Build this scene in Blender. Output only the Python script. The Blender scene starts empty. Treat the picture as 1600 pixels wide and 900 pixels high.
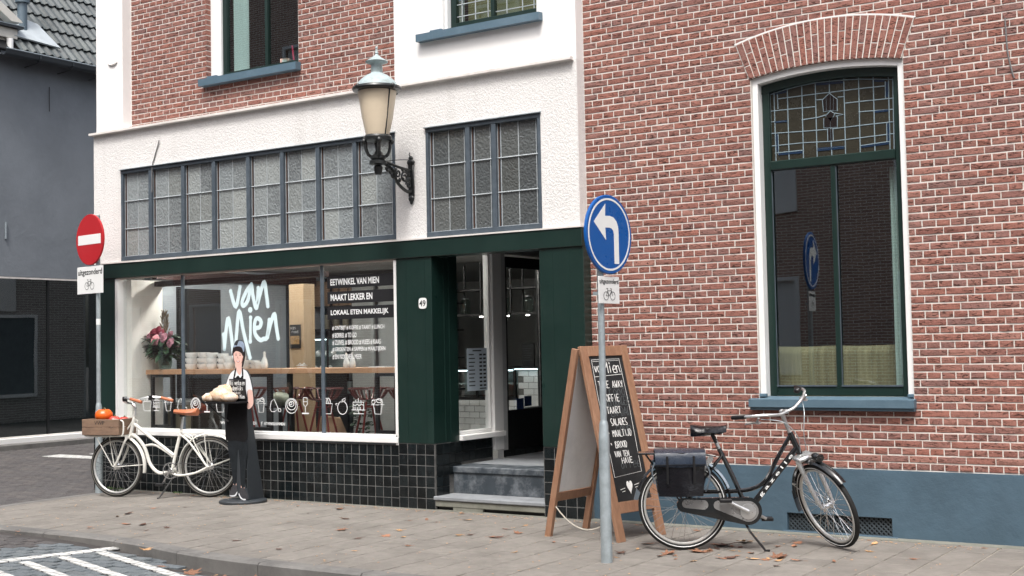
import bpy, math, random
from math import pi, sin, cos, radians, sqrt, atan2
from mathutils import Vector, Matrix
random.seed(7)
S = bpy.context.scene
COL = S.collection

# ------------------------------------------------------------------ camera, sky, sun, exposure
cam_d = bpy.data.cameras.new('camera'); cam = bpy.data.objects.new('camera', cam_d); COL.objects.link(cam)
cam_d.sensor_width = 36; cam_d.lens = 44.879; cam_d.clip_end = 500; cam_d.clip_start = .1
cam.matrix_world = (Matrix.Translation((5.8598, -10.2263, 1.58)) @ Matrix.Rotation(radians(33.2477), 4, 'Z')
                    @ Matrix.Rotation(radians(90 + 2.6468), 4, 'X') @ Matrix.Rotation(radians(-1.1268), 4, 'Z'))
S.camera = cam
W = bpy.data.worlds.new('World'); S.world = W; W.use_nodes = True
wn = W.node_tree.nodes; wl = W.node_tree.links; wn.clear()
sky = wn.new('ShaderNodeTexSky'); sky.sky_type = 'NISHITA'; sky.sun_disc = False
SUN_EL, SUN_AZ = 60, 158     # azimuth measured from +Y clockwise: high behind the camera
sky.sun_elevation = radians(SUN_EL); sky.sun_rotation = radians(SUN_AZ); sky.dust_density = 6; sky.air_density = 1.0; sky.ozone_density = .6
hs = wn.new('ShaderNodeHueSaturation'); hs.inputs['Saturation'].default_value = .48   # overcast: a grey sky
bg = wn.new('ShaderNodeBackground'); bg.inputs[1].default_value = .15
wo = wn.new('ShaderNodeOutputWorld')
wl.new(sky.outputs[0], hs.inputs['Color']); wl.new(hs.outputs[0], bg.inputs[0]); wl.new(bg.outputs[0], wo.inputs[0])
sd = bpy.data.lights.new('sun', 'SUN'); sd.energy = 1.3; sd.angle = radians(11); sd.color = (1, .985, .96)
sun = bpy.data.objects.new('sun', sd); COL.objects.link(sun)
_d = Vector((sin(radians(SUN_AZ)) * cos(radians(SUN_EL)), cos(radians(SUN_AZ)) * cos(radians(SUN_EL)), sin(radians(SUN_EL))))
sun.rotation_euler = _d.to_track_quat('Z', 'Y').to_euler(); sun.location = (0, -8, 12)
S.view_settings.view_transform = 'Standard'; S.view_settings.look = 'None'; S.view_settings.gamma = 1
S.view_settings.exposure = 0.90
S.render.engine = 'CYCLES'
S.cycles.max_bounces = 10; S.cycles.transparent_max_bounces = 16

# ------------------------------------------------------------------ materials
def nodes(name):
    m = bpy.data.materials.new(name); m.use_nodes = True
    return m, m.node_tree.nodes, m.node_tree.links
def mixc(n, l, fac, a, b, mode='MIX'):
    x = n.new('ShaderNodeMix'); x.data_type = 'RGBA'; x.blend_type = mode
    for k, v in ((0, fac), (6, a), (7, b)):
        if hasattr(v, 'links'): l.new(v, x.inputs[k])
        elif isinstance(v, (tuple, list)): x.inputs[k].default_value = (*v[:3], 1)
        else: x.inputs[k].default_value = v
    return x.outputs[2]
def mth(n, l, op, a, b=0.0):
    x = n.new('ShaderNodeMath'); x.operation = op
    for k, v in ((0, a), (1, b)):
        if hasattr(v, 'links'): l.new(v, x.inputs[k])
        else: x.inputs[k].default_value = v
    return x.outputs[0]
def ramp(n, l, src, stops):
    r = n.new('ShaderNodeValToRGB'); e = r.color_ramp.elements
    while len(e) < len(stops): e.new(.5)
    for q, (p, c) in zip(e, stops): q.position = p; q.color = (*c, 1) if isinstance(c, tuple) else (c, c, c, 1)
    l.new(src, r.inputs[0]); return r.outputs[0]
def coords(n, l, world=False):
    """object space, shifted per object so that copies differ"""
    if world: return n.new('ShaderNodeNewGeometry').outputs['Position']
    tc = n.new('ShaderNodeTexCoord'); oi = n.new('ShaderNodeObjectInfo')
    a = n.new('ShaderNodeVectorMath'); a.operation = 'ADD'; m = mth(n, l, 'MULTIPLY', oi.outputs['Random'], 37.0)
    l.new(tc.outputs['Object'], a.inputs[0]); l.new(m, a.inputs[1]); return a.outputs[0]
def noise(n, l, vec, sc, det=4, rough=.6, scale3=None):
    t = n.new('ShaderNodeTexNoise'); t.inputs['Scale'].default_value = sc; t.inputs['Detail'].default_value = det; t.inputs['Roughness'].default_value = rough
    if scale3:
        mp = n.new('ShaderNodeMapping'); mp.inputs['Scale'].default_value = scale3; l.new(vec, mp.inputs[0]); vec = mp.outputs[0]
    l.new(vec, t.inputs['Vector']); return t.outputs[0]
def bump(n, l, h, strength, dist, normal=None):
    b = n.new('ShaderNodeBump'); b.inputs['Strength'].default_value = strength; b.inputs['Distance'].default_value = dist
    l.new(h, b.inputs['Height'])
    if normal: l.new(normal, b.inputs['Normal'])
    return b.outputs[0]
def rnd(n, l):
    oi = n.new('ShaderNodeObjectInfo'); g = n.new('ShaderNodeNewGeometry')
    return mth(n, l, 'FRACT', mth(n, l, 'ADD', oi.outputs['Random'], g.outputs['Random Per Island']))
def M(name, base, rough=.6, metal=0, var=0.12, vs=6, bmp=.15, bs=60, bd=.002, dirt=None, dirt_amt=.4, ds=2.5, spec=.5, coat=0, per=0, world=False, s3=None):
    m, n, l = nodes(name); p = n['Principled BSDF']; v = coords(n, l, world)
    a = noise(n, l, v, vs, 5, .62, s3)
    f = mth(n, l, 'MULTIPLY', mth(n, l, 'SUBTRACT', a, .5), 2 * var * 1.6)
    k = mth(n, l, 'ADD', f, 1.0)
    if per: k = mth(n, l, 'MULTIPLY', k, mth(n, l, 'ADD', mth(n, l, 'MULTIPLY', rnd(n, l), 2 * per), 1 - per))
    vm = n.new('ShaderNodeVectorMath'); vm.operation = 'SCALE'; vm.inputs[0].default_value = base; l.new(k, vm.inputs['Scale'])
    c = vm.outputs[0]
    if dirt:
        d = ramp(n, l, noise(n, l, v, ds, 8, .7), [(.45, 0.0), (.72, dirt_amt)]); c = mixc(n, l, d, c, dirt)
    l.new(c, p.inputs['Base Color']); p.inputs['Roughness'].default_value = rough; p.inputs['Metallic'].default_value = metal
    p.inputs['Specular IOR Level'].default_value = spec; p.inputs['Coat Weight'].default_value = coat
    r = mth(n, l, 'ADD', mth(n, l, 'MULTIPLY', mth(n, l, 'SUBTRACT', noise(n, l, v, vs * 3, 3), .5), .25), rough); l.new(r, p.inputs['Roughness'])
    if bmp: l.new(bump(n, l, noise(n, l, v, bs, 6, .65), bmp, bd), p.inputs['Normal'])
    return m
def brick_mat(name, cols, smear=(.60, .46, .42), smear_amt=.45, crease=.9):
    m, n, l = nodes(name); p = n['Principled BSDF']; v = coords(n, l); r = rnd(n, l)
    sh = n.new('ShaderNodeVectorMath'); sh.operation = 'ADD'; l.new(v, sh.inputs[0]); l.new(mth(n, l, 'MULTIPLY', r, 53.0), sh.inputs[1]); v = sh.outputs[0]
    base = ramp(n, l, r, [(i / (len(cols) - 1), c) for i, c in enumerate(cols)])
    ns = noise(n, l, v, 16, 6, .7)
    c = mixc(n, l, ramp(n, l, ns, [(.3, 0.0), (.7, .55)]), base, tuple(x * 1.35 for x in cols[0]), 'MIX')
    mp = n.new('ShaderNodeMapping'); mp.inputs['Rotation'].default_value = (0, .5, 0); mp.inputs['Scale'].default_value = (19, 26, 60); l.new(v, mp.inputs[0])
    w = n.new('ShaderNodeTexNoise'); w.inputs['Scale'].default_value = 1; w.inputs['Detail'].default_value = 3; w.inputs['Distortion'].default_value = 1.4; l.new(mp.outputs[0], w.inputs[0])
    cr = ramp(n, l, w.outputs[0], [(.34, crease), (.46, 0.0)])           # folds of hand-moulded clay, their shade painted dark into the colour
    c = mixc(n, l, cr, c, tuple(x * .28 for x in cols[1]))
    hf = noise(n, l, v, 95, 4, .7); hv = n.new('ShaderNodeVectorMath'); hv.operation = 'SCALE'; l.new(c, hv.inputs[0]); l.new(mth(n, l, 'ADD', mth(n, l, 'MULTIPLY', hf, 1.5), .28), hv.inputs['Scale']); c = hv.outputs[0]
    sm = ramp(n, l, noise(n, l, v, 34, 5, .75), [(.64, 0.0), (.72, smear_amt)]); c = mixc(n, l, sm, c, smear)
    l.new(c, p.inputs['Base Color']); p.inputs['Roughness'].default_value = .88; p.inputs['Specular IOR Level'].default_value = .25
    hh = mth(n, l, 'SUBTRACT', ns, mth(n, l, 'MULTIPLY', cr, .9))
    l.new(bump(n, l, hh, .8, .006), p.inputs['Normal']); return m
def glass_mat(name, tint=(.9, .95, .94), rough=0.0, wav=.02, ws=1.6, ior=1.52):
    m, n, l = nodes(name); n.remove(n['Principled BSDF']); o = n['Material Output']
    t = n.new('ShaderNodeBsdfTransparent'); t.inputs[0].default_value = (*tint, 1)
    g = n.new('ShaderNodeBsdfGlossy'); g.inputs['Roughness'].default_value = rough; g.inputs['Color'].default_value = (.95, .97, 1, 1)
    lw = n.new('ShaderNodeLayerWeight'); lw.inputs[0].default_value = .5; f0 = ((ior - 1) / (ior + 1)) ** 2   # Schlick, the same from both sides of the thin pane
    f = mth(n, l, 'ADD', mth(n, l, 'MULTIPLY', mth(n, l, 'POWER', lw.outputs['Facing'], 5.0), 1 - f0), f0)
    if wav:
        b = bump(n, l, noise(n, l, coords(n, l), ws, 2), wav, .05); l.new(b, g.inputs['Normal'])
    x = n.new('ShaderNodeMixShader'); l.new(f, x.inputs[0]); l.new(t.outputs[0], x.inputs[1]); l.new(g.outputs[0], x.inputs[2]); l.new(x.outputs[0], o.inputs[0])
    return m
def emit(name, col, st):
    m, n, l = nodes(name); p = n['Principled BSDF']; p.inputs['Base Color'].default_value = (*col, 1)
    p.inputs['Emission Color'].default_value = (*col, 1); p.inputs['Emission Strength'].default_value = st; return m
def obscured(name, k=1.0):
    """cathedral glass: deep wavy relief, a different cast in each pane"""
    m, n, l = nodes(name); p = n['Principled BSDF']; v = coords(n, l); r = rnd(n, l)
    c = ramp(n, l, r, [(q, tuple(w * k for w in c)) for q, c in ((0, (.15, .17, .18)), (.2, (.24, .265, .27)), (.4, (.17, .18, .17)), (.6, (.30, .32, .31)), (.8, (.18, .20, .205)), (1, (.11, .12, .125)))])
    vo = n.new('ShaderNodeTexVoronoi'); vo.inputs['Scale'].default_value = 50; vo.feature = 'SMOOTH_F1'
    mp = n.new('ShaderNodeMapping'); mp.inputs['Scale'].default_value = (1, 1, .8)
    wv = n.new('ShaderNodeVectorMath'); wv.operation = 'ADD'; l.new(v, mp.inputs[0]); l.new(mp.outputs[0], wv.inputs[0])
    nz = n.new('ShaderNodeTexNoise'); nz.inputs['Scale'].default_value = 12; l.new(v, nz.inputs[0])
    sc = n.new('ShaderNodeVectorMath'); sc.operation = 'SCALE'; sc.inputs['Scale'].default_value = .05; l.new(nz.outputs[1], sc.inputs[0]); l.new(sc.outputs[0], wv.inputs[1])
    l.new(wv.outputs[0], vo.inputs['Vector'])
    c = mixc(n, l, ramp(n, l, vo.outputs[0], [(.15, .0), (.6, .30)]), c, tuple(k * w for w in (.36, .40, .40)))  # paler cells: sparkle of the relief painted into the colour
    l.new(c, p.inputs['Base Color']); p.inputs['Roughness'].default_value = .12; p.inputs['Specular IOR Level'].default_value = .9
    l.new(bump(n, l, vo.outputs[0], .75, .010), p.inputs['Normal']); return m
def stucco_mat(name, base, amp=.75):
    m, n, l = nodes(name); p = n['Principled BSDF']; v = coords(n, l, True)
    a = noise(n, l, v, 44, 7, .72); b = noise(n, l, v, 120, 4, .6)
    h = mth(n, l, 'ADD', a, mth(n, l, 'MULTIPLY', b, .4))
    c = mixc(n, l, ramp(n, l, noise(n, l, v, 1.3, 6, .7), [(.4, 0.0), (.75, .35)]), base, tuple(x * .86 for x in base))
    c = mixc(n, l, ramp(n, l, noise(n, l, v, 52, 5, .8), [(.33, .55), (.42, 0.0)]), c, (.30, .29, .28)); c = mixc(n, l, ramp(n, l, noise(n, l, v, 1.0, 5, .6, (5, 5, .35)), [(.56, 0.0), (.75, .30)]), c, (.52, .50, .47))    # dark specks and drip streaks, placed at random
    l.new(c, p.inputs['Base Color']); p.inputs['Roughness'].default_value = .9; p.inputs['Specular IOR Level'].default_value = .2
    l.new(bump(n, l, h, amp, .017), p.inputs['Normal']); return m

MT = dict(
 brick=brick_mat('red_brick', [(.245, .112, .089), (.215, .092, .072), (.27, .137, .110), (.165, .070, .058), (.232, .102, .081), (.30, .155, .124), (.155, .094, .088), (.228, .112, .092), (.262, .108, .080), (.185, .080, .064), (.20, .114, .103), (.248, .118, .094)]),
 mortar=M('white_pointing', (.68, .645, .60), .9, var=.08, vs=14, bmp=.4, bs=120, dirt=(.55, .50, .45), dirt_amt=.35, ds=5, world=True),
 pave_brick=brick_mat('dark_street_brick', [(.082, .077, .076), (.062, .059, .06), (.096, .086, .083), (.074, .071, .073), (.115, .104, .098)], (.2, .19, .18), .35, .35),
 blue_brick=brick_mat('blue_grey_paver', [(.12, .135, .145), (.095, .11, .12), (.14, .155, .16), (.11, .12, .125)], (.25, .25, .25), .35, .3),
 slab=M('concrete_slab', (.196, .181, .162), .85, var=.18, vs=14, bmp=.45, bs=150, bd=.003, dirt=(.105, .096, .085), dirt_amt=.7, ds=1.8, per=.06, world=True),
 slab_bed=M('sandy_joint', (.30, .275, .23), .95, var=.3, vs=20, dirt=(.12, .12, .08), dirt_amt=.6, ds=1.3, world=True),
 kerb=M('kerb_concrete', (.155, .150, .142), .85, var=.22, vs=7, bmp=.4, bs=90, dirt=(.06, .06, .06), dirt_amt=.75, ds=2, per=.06, world=True),  # dirt mottling, made stronger to stand in for shade on the kerb face
 road_bed=M('joint_soil', (.045, .04, .038), .95, var=.3, vs=20, world=True),
 paint_mark=M('worn_road_paint', (.66, .66, .64), .8, var=.1, vs=12, bmp=.4, bs=70, dirt=(.2, .2, .2), dirt_amt=.75, ds=9, world=True),
 stucco=stucco_mat('roughcast_stucco', (.80, .785, .765)),
 plaster=M('smooth_white_plaster', (.84, .835, .82), .75, var=.03, vs=2, bmp=.12, bs=40, bd=.004, dirt=(.70, .685, .66), dirt_amt=.5, ds=.7, world=True),
 trim=M('weathered_white_moulding', (.72, .69, .66), .7, var=.08, vs=9, bmp=.3, bs=50, dirt=(.42, .37, .33), dirt_amt=.55, ds=3, world=True),
 white_paint=M('white_gloss_paint', (.80, .80, .79), .4, var=.03, vs=3, bmp=.05, bs=30, dirt=(.6, .6, .58), dirt_amt=.3, ds=3),
 green=M('dark_green_paint', (.0065, .0215, .0175), .33, var=.18, vs=2, bmp=.10, bs=18, bd=.003, dirt=(.02, .040, .034), dirt_amt=.4, ds=1.6, world=True, s3=(3, 3, .5)),
 green_dk=M('deep_green_paint', (.008, .024, .02), .35, var=.15, vs=3, bmp=.05, world=True),
 black=M('black_paint', (.010, .011, .012), .4, var=.2, vs=4, bmp=.05),
 tile=M('black_glazed_tile', (.0045, .007, .008), .22, var=.35, vs=5, bmp=.10, bs=9, bd=.004, dirt=(.035, .04, .042), dirt_amt=.35, ds=6, per=.45, spec=.35),
 grout=M('grey_grout', (.15, .15, .145), .9, var=.35, vs=9, dirt=(.03, .03, .03), dirt_amt=.9, ds=5, world=True),
 bluesill=M('grey_blue_paint', (.080, .135, .178), .5, var=.08, vs=4, bmp=.25, bs=45, dirt=(.16, .235, .29), dirt_amt=.5, ds=2.5, world=True),
 plinth=M('grey_blue_rendered_plinth', (.060, .104, .142), .62, var=.20, vs=3, bmp=.5, bs=11, bd=.012, dirt=(.045, .080, .108), dirt_amt=.6, ds=2.1, world=True),
 slate=M('slate_grey_frame_paint', (.064, .083, .102), .45, var=.10, vs=4, bmp=.15, bs=40, dirt=(.13, .16, .19), dirt_amt=.4, ds=8),
 lead=M('pale_lead_came', (.46, .50, .52), .5, var=.2, vs=20, metal=.2),
 lead2=M('blue_grey_lead_came', (.20, .27, .31), .5, var=.2, vs=20),
 pane=glass_mat('window_glass', (.95, .965, .96), wav=.008, ior=1.6), pane2=glass_mat('old_window_glass', (.80, .86, .84), wav=.012, ws=1.2, ior=2.05),
 pane_dark=M('olive_leadlight_glass', (.030, .028, .020), .25, var=.4, vs=5, bmp=.3, bs=25, bd=.004),
 pane_blue=M('blue_leadlight_glass', (.012, .028, .06), .15), pane_deep=M('deep_brown_leadlight_glass', (.015, .012, .012), .12),
 obsc_sky=obscured('cathedral_glass_sky', 1.0), obsc_dk=obscured('cathedral_glass_no_sky', .38),  # one glass twice: the pale copy carries the sky's reflection in its colour
 stone=M('blue_stone_step', (.036, .046, .056), .5, var=.35, vs=6, bmp=.35, bs=60, dirt=(.24, .26, .28), dirt_amt=.85, ds=5, world=True),
 stone_lt=M('worn_pale_stone', (.24, .255, .27), .75, var=.2, vs=6, bmp=.35, bs=60, dirt=(.13, .14, .15), dirt_amt=.6, ds=4, world=True),
 concrete=M('mossy_concrete', (.20, .20, .17), .9, var=.25, vs=8, bmp=.5, bs=50, dirt=(.09, .095, .07), dirt_amt=.7, ds=3, world=True),
 grey_wall=M('grey_painted_render', (.175, .195, .218), .75, var=.10, vs=1.2, bmp=.45, bs=5, bd=.02, dirt=(.13, .148, .168), dirt_amt=.8, ds=.8, world=True),
 rooftile=M('dark_concrete_roof_tile', (.062, .072, .076), .6, var=.3, vs=6, bmp=.3, bs=40, dirt=(.13, .15, .14), dirt_amt=.5, ds=2, per=.35, s3=(1, 4, 1)),
 zinc=M('grey_zinc', (.30, .35, .38), .45, .5, var=.15, vs=5, dirt=(.4, .42, .42), dirt_amt=.5),
 zinc_dk=M('dark_gutter_metal', (.03, .036, .042), .4, var=.2, vs=5),
 pipe=M('blue_grey_vent_pipe', (.085, .12, .15), .5, var=.1), dormer=M('cream_dormer_paint', (.60, .58, .53), .6, var=.08),
 granite=M('brown_granite_plinth', (.16, .115, .095), .45, var=.3, vs=25, dirt=(.08, .06, .055), dirt_amt=.6, ds=3),
 galv=M('galvanised_steel', (.40, .455, .48), .5, .45, var=.22, vs=9, bmp=.15, bs=35, dirt=(.22, .26, .28), dirt_amt=.6, ds=7),
 blue_sign=M('blue_sign_face', (.002, .088, .34), .3, var=.05, vs=2, bmp=0, dirt=(.004, .11, .38), dirt_amt=.4, ds=3),
 red_sign=M('red_sign_face', (.44, .014, .02), .35, var=.08, vs=2, bmp=0, dirt=(.42, .03, .035), dirt_amt=.5, ds=2),
 white_sign=M('white_sign_film', (.80, .81, .80), .35, var=.03, vs=3, bmp=0), ink=M('black_print', (.012, .012, .014), .5, var=0, bmp=0),
 lettering=M('pale_window_lettering', (.66, .80, .83), .5, var=.02, bmp=0), lettering_w=M('white_window_lettering', (.82, .83, .83), .5, var=.02, bmp=0),
 cedar=M('red_brown_timber', (.30, .165, .100), .55, var=.28, vs=7, bmp=.3, bs=30, s3=(6, 6, .7), dirt=(.20, .085, .045), dirt_amt=.6, ds=4),
 cedar_dk=M('dark_brown_timber', (.09, .04, .025), .6, var=.25, vs=7, s3=(6, 6, .7)),  # second timber is an even dark brown, used for the sofa legs
 chalkboard=M('blackboard_face', (.008, .009, .010), .7, var=.2, vs=4, dirt=(.035, .038, .04), dirt_amt=.5, ds=5), chalk=M('white_chalk', (.78, .78, .76), .9, var=.1, vs=30, bmp=0),
 chalk_old=M('wiped_chalk', (.085, .095, .10), .9, var=.2, vs=30, bmp=0),
 boardback=M('white_board_back', (.84, .84, .83), .6, var=.05, vs=2, dirt=(.48, .48, .47), dirt_amt=.4),
 oak=M('pale_oak', (.44, .25, .145), .5, var=.16, vs=6, bmp=.1, s3=(.8, 6, 6), dirt=(.38, .22, .12), dirt_amt=.4, ds=4),
 plywood=M('pale_wood_post', (.48, .35, .22), .6, var=.14, vs=6, s3=(6, 6, .7), dirt=(.36, .24, .14), dirt_amt=.4, ds=3),
 lampblack=M('black_cast_iron', (.012, .014, .014), .35, var=.2, vs=12, bmp=.3, bs=40, spec=.6),
 lampgrey=M('grey_green_lamp_hood', (.36, .44, .46), .5, var=.14, vs=10, dirt=(.16, .17, .13), dirt_amt=.7, ds=11),
 white_frame=M('cream_white_bike_paint', (.74, .73, .68), .28, var=.03, bmp=0, coat=.4), black_frame=M('black_bike_paint', (.005, .006, .007), .18, var=.1, bmp=0, coat=.6),
 rubber=M('tyre_rubber', (.010, .010, .010), .8, var=.25, vs=30), rubber_g=M('grey_tyre_wall', (.20, .185, .16), .75, var=.1, vs=20),
 alu=M('brushed_aluminium', (.62, .63, .63), .3, .85, var=.1, vs=10, bmp=0), chrome=M('chrome', (.75, .76, .77), .12, 1, var=.05, bmp=0), rimm=M('rim_metal', (.60, .60, .58), .35, .6, var=.1, bmp=0),
 tan=M('tan_leather', (.42, .135, .058), .5, var=.12, vs=20, bmp=.15), blk_plastic=M('black_plastic', (.008, .008, .009), .38, var=.2, bmp=.1, bs=80),
 vinyl=M('black_glossy_vinyl', (.006, .006, .008), .18, var=.3, vs=6, bmp=.5, bs=8, bd=.02), vinyl_sheen=M('black_vinyl_flap_sheen', (.022, .032, .05), .28, var=.25, vs=5, bmp=.4, bs=10, bd=.01),
 crate=M('weathered_crate_board', (.21, .135, .09), .75, var=.3, vs=8, bmp=.3, s3=(1, 1, 6), dirt=(.10, .065, .05), dirt_amt=.6, ds=6),
 orange=M('orange_pumpkin_skin', (.72, .12, .012), .35, var=.1, vs=4, bmp=.1), redfruit=M('red_fruit_skin', (.50, .05, .035), .4, var=.25), stem=M('dry_stem', (.12, .10, .05), .8),
 leaf=M('dry_brown_leaf', (.27, .130, .075), .7, var=.35, vs=14, per=.45, bmp=.4, bs=60), leaf2=M('pale_tan_leaf', (.46, .27, .13), .7, var=.3, vs=14, per=.3, bmp=.4, bs=60), leaf3=M('dark_curled_leaf', (.10, .05, .035), .7, var=.3, vs=14, per=.4),
 moss=M('weed_green', (.07, .12, .035), .8, var=.4, vs=30),
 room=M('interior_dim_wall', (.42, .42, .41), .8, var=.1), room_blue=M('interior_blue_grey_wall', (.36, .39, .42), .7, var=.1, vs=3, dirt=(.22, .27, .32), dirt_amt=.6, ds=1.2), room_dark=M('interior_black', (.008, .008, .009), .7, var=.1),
 cream=M('cream_inner_wall', (.86, .83, .78), .6, var=.05), floor_in=M('interior_floor', (.25, .25, .24), .5, var=.2), redbrown=M('dark_red_ceiling_board', (.04, .014, .012), .6, var=.3),
 metro=M('white_metro_tile', (.72, .74, .74), .12, var=.04, bmp=0, per=.04), blacksteel=M('black_steel', (.010, .010, .011), .4, var=.2), stool=M('oxblood_metal', (.23, .035, .03), .32, var=.15, bmp=0, coat=.3), stoolseat=M('dark_oxblood_metal', (.10, .022, .02), .32, var=.15, bmp=0, coat=.3),
 china=M('white_china', (.88, .88, .87), .25, var=.03, bmp=0), kraft=M('brown_kraft_paper', (.30, .19, .12), .8, var=.12, bmp=.3, bs=15, bd=.01), olive=M('olive_grey_bin', (.22, .20, .15), .5, var=.1),
 petal_p=M('pink_petal', (.85, .38, .43), .6, var=.12), petal_d=M('deep_crimson_petal', (.36, .03, .07), .6, var=.25), petal_m=M('mauve_dried_flower', (.48, .22, .28), .7, var=.3, per=.4), leafg=M('dark_bouquet_leaf', (.018, .048, .022), .5, var=.3), grass_t=M('dry_plume', (.28, .21, .13), .8, var=.3), hyd=M('pale_green_hydrangea', (.30, .34, .16), .7, var=.3),
 vaseglass=glass_mat('vase_glass', (.72, .80, .76), wav=.4, ws=20, ior=1.7), screenblue=emit('cool_led_strip', (.75, .95, 1), 3.0), deliglow=M('pale_deli_shelf', (.35, .42, .42), .3, var=.3, vs=9), bulb=emit('warm_filament_bulb', (1, .8, .45), 4.0), spot=emit('added_fill_disc', (1, .96, .9), 150), spot2=emit('small_spot', (1, .96, .9), 9),  # the strongest emitter is added fill for the shop interior
 sofa=M('striped_beige_upholstery', (.42, .335, .215), .95, var=.5, vs=34, s3=(1, .05, .05), spec=.1, bmp=.4, per=0), curtain=M('thin_white_curtain', (.80, .86, .86), .8, var=.15, vs=14, s3=(1, 1, .03)), curtain_b=M('pale_blue_curtain', (.74, .80, .82), .8, var=.15, vs=14, s3=(1, 1, .03)),
 skin=M('printed_skin', (.74, .48, .41), .55, var=.08, vs=14, bmp=0), skin_d=M('printed_skin_shade', (.44, .20, .17), .55, var=.05, bmp=0), shirt=M('printed_white_shirt', (.74, .76, .78), .6, var=.06, vs=12, bmp=0), apron=M('printed_black_apron', (.009, .009, .010), .8, var=.3, vs=8, bmp=0, spec=.15), trousers=M('printed_charcoal_jeans', (.014, .017, .020), .8, var=.4, vs=14, bmp=0, spec=.15), hair=M('printed_dark_hair', (.014, .009, .010), .5, var=.3, vs=30, bmp=0), scarf=M('printed_blue_headscarf', (.28, .35, .46), .6, var=.45, vs=40, bmp=0), sneaker=M('printed_grey_sneaker', (.045, .045, .05), .6, var=.5, vs=40, bmp=0), boardg=M('dark_grey_display_board', (.030, .036, .042), .5, var=.1), lips=M('printed_lips', (.42, .05, .06), .5, var=0, bmp=0),
 bread=M('crusty_bread', (.60, .40, .25), .8, var=.35, vs=12, bmp=.7, bs=22, bd=.01, dirt=(.86, .80, .72), dirt_amt=1.0, ds=14, spec=.2), paper=M('white_paper', (.74, .75, .76), .7, var=.05),
 poster=M('dark_poster', (.02, .018, .018), .5, var=.2), posterimg=M('poster_food_print', (.35, .22, .10), .5, var=.6, vs=30), rope=M('pale_rope', (.45, .42, .36), .9, var=.2), navy=M('navy_sticker', (.015, .04, .12), .4, var=.1),
 silver_case=M('silver_chaincase', (.34, .34, .34), .3, .6, var=.08, bmp=0), flap=M('grey_mudflap', (.09, .11, .13), .5), wire=M('grey_cable', (.16, .16, .16), .6), foliage=M('indoor_plant_leaf', (.02, .05, .025), .6, var=.4), squash=M('pale_green_squash', (.38, .42, .34), .5, var=.2),
 opp_brick=None, grille=M('dark_grey_iron_grille', (.055, .07, .08), .5, var=.2), lampglass=M('frosted_cream_lantern_glass', (.66, .56, .42), .35, var=.05, vs=3, bmp=0, dirt=(.50, .42, .31), dirt_amt=.4, ds=4),
)
def brickwall_mat(name, a, b, mort, sc=1.0, off=0.0, yz=False):
    m, n, l = nodes(name); p = n['Principled BSDF']; g = n.new('ShaderNodeNewGeometry')
    sp = n.new('ShaderNodeSeparateXYZ'); l.new(g.outputs['Position'], sp.inputs[0]); cb = n.new('ShaderNodeCombineXYZ')
    l.new(sp.outputs[1 if yz else 0], cb.inputs[0]); l.new(sp.outputs[2], cb.inputs[1])
    t = n.new('ShaderNodeTexBrick'); l.new(cb.outputs[0], t.inputs[0])
    t.inputs['Color1'].default_value = (*a, 1); t.inputs['Color2'].default_value = (*b, 1); t.inputs['Mortar'].default_value = (*mort, 1)
    t.inputs['Scale'].default_value = 1; t.inputs['Brick Width'].default_value = .22; t.inputs['Row Height'].default_value = .06; t.inputs['Mortar Size'].default_value = .006
    l.new(t.outputs[0], p.inputs['Base Color']); p.inputs['Roughness'].default_value = .9
    l.new(bump(n, l, t.outputs['Fac'], -.5, .006), p.inputs['Normal']); return m
def marking_mat():
    m, n, l = nodes('worn_road_marking'); p = n['Principled BSDF']; g = n.new('ShaderNodeNewGeometry'); mp = n.new('ShaderNodeMapping'); mp.inputs['Location'].default_value = (13.5, .05, 0); l.new(g.outputs['Position'], mp.inputs[0])
    t = n.new('ShaderNodeTexBrick'); l.new(mp.outputs[0], t.inputs[0]); t.inputs['Scale'].default_value = 1; t.inputs['Brick Width'].default_value = .2; t.inputs['Row Height'].default_value = .1; t.inputs['Mortar Size'].default_value = .006
    t.inputs['Color1'].default_value = (.62, .62, .60, 1); t.inputs['Color2'].default_value = (.52, .52, .50, 1); t.inputs['Mortar'].default_value = (.10, .10, .10, 1)
    w = ramp(n, l, noise(n, l, g.outputs['Position'], 11, 8, .75), [(.50, 0.0), (.66, .8)]); l.new(mixc(n, l, w, t.outputs[0], (.17, .18, .18)), p.inputs['Base Color']); p.inputs['Roughness'].default_value = .85
    l.new(bump(n, l, t.outputs['Fac'], -.6, .006), p.inputs['Normal']); return m
MT['marking'] = marking_mat()
MT['opp_brick'] = brickwall_mat('facing_brick_across_street', (.46, .30, .24), (.34, .21, .17), (.80, .77, .70))
MT['side_brick'] = brickwall_mat('side_street_brick', (.34, .29, .27), (.26, .22, .20), (.62, .60, .57), yz=True)

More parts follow.
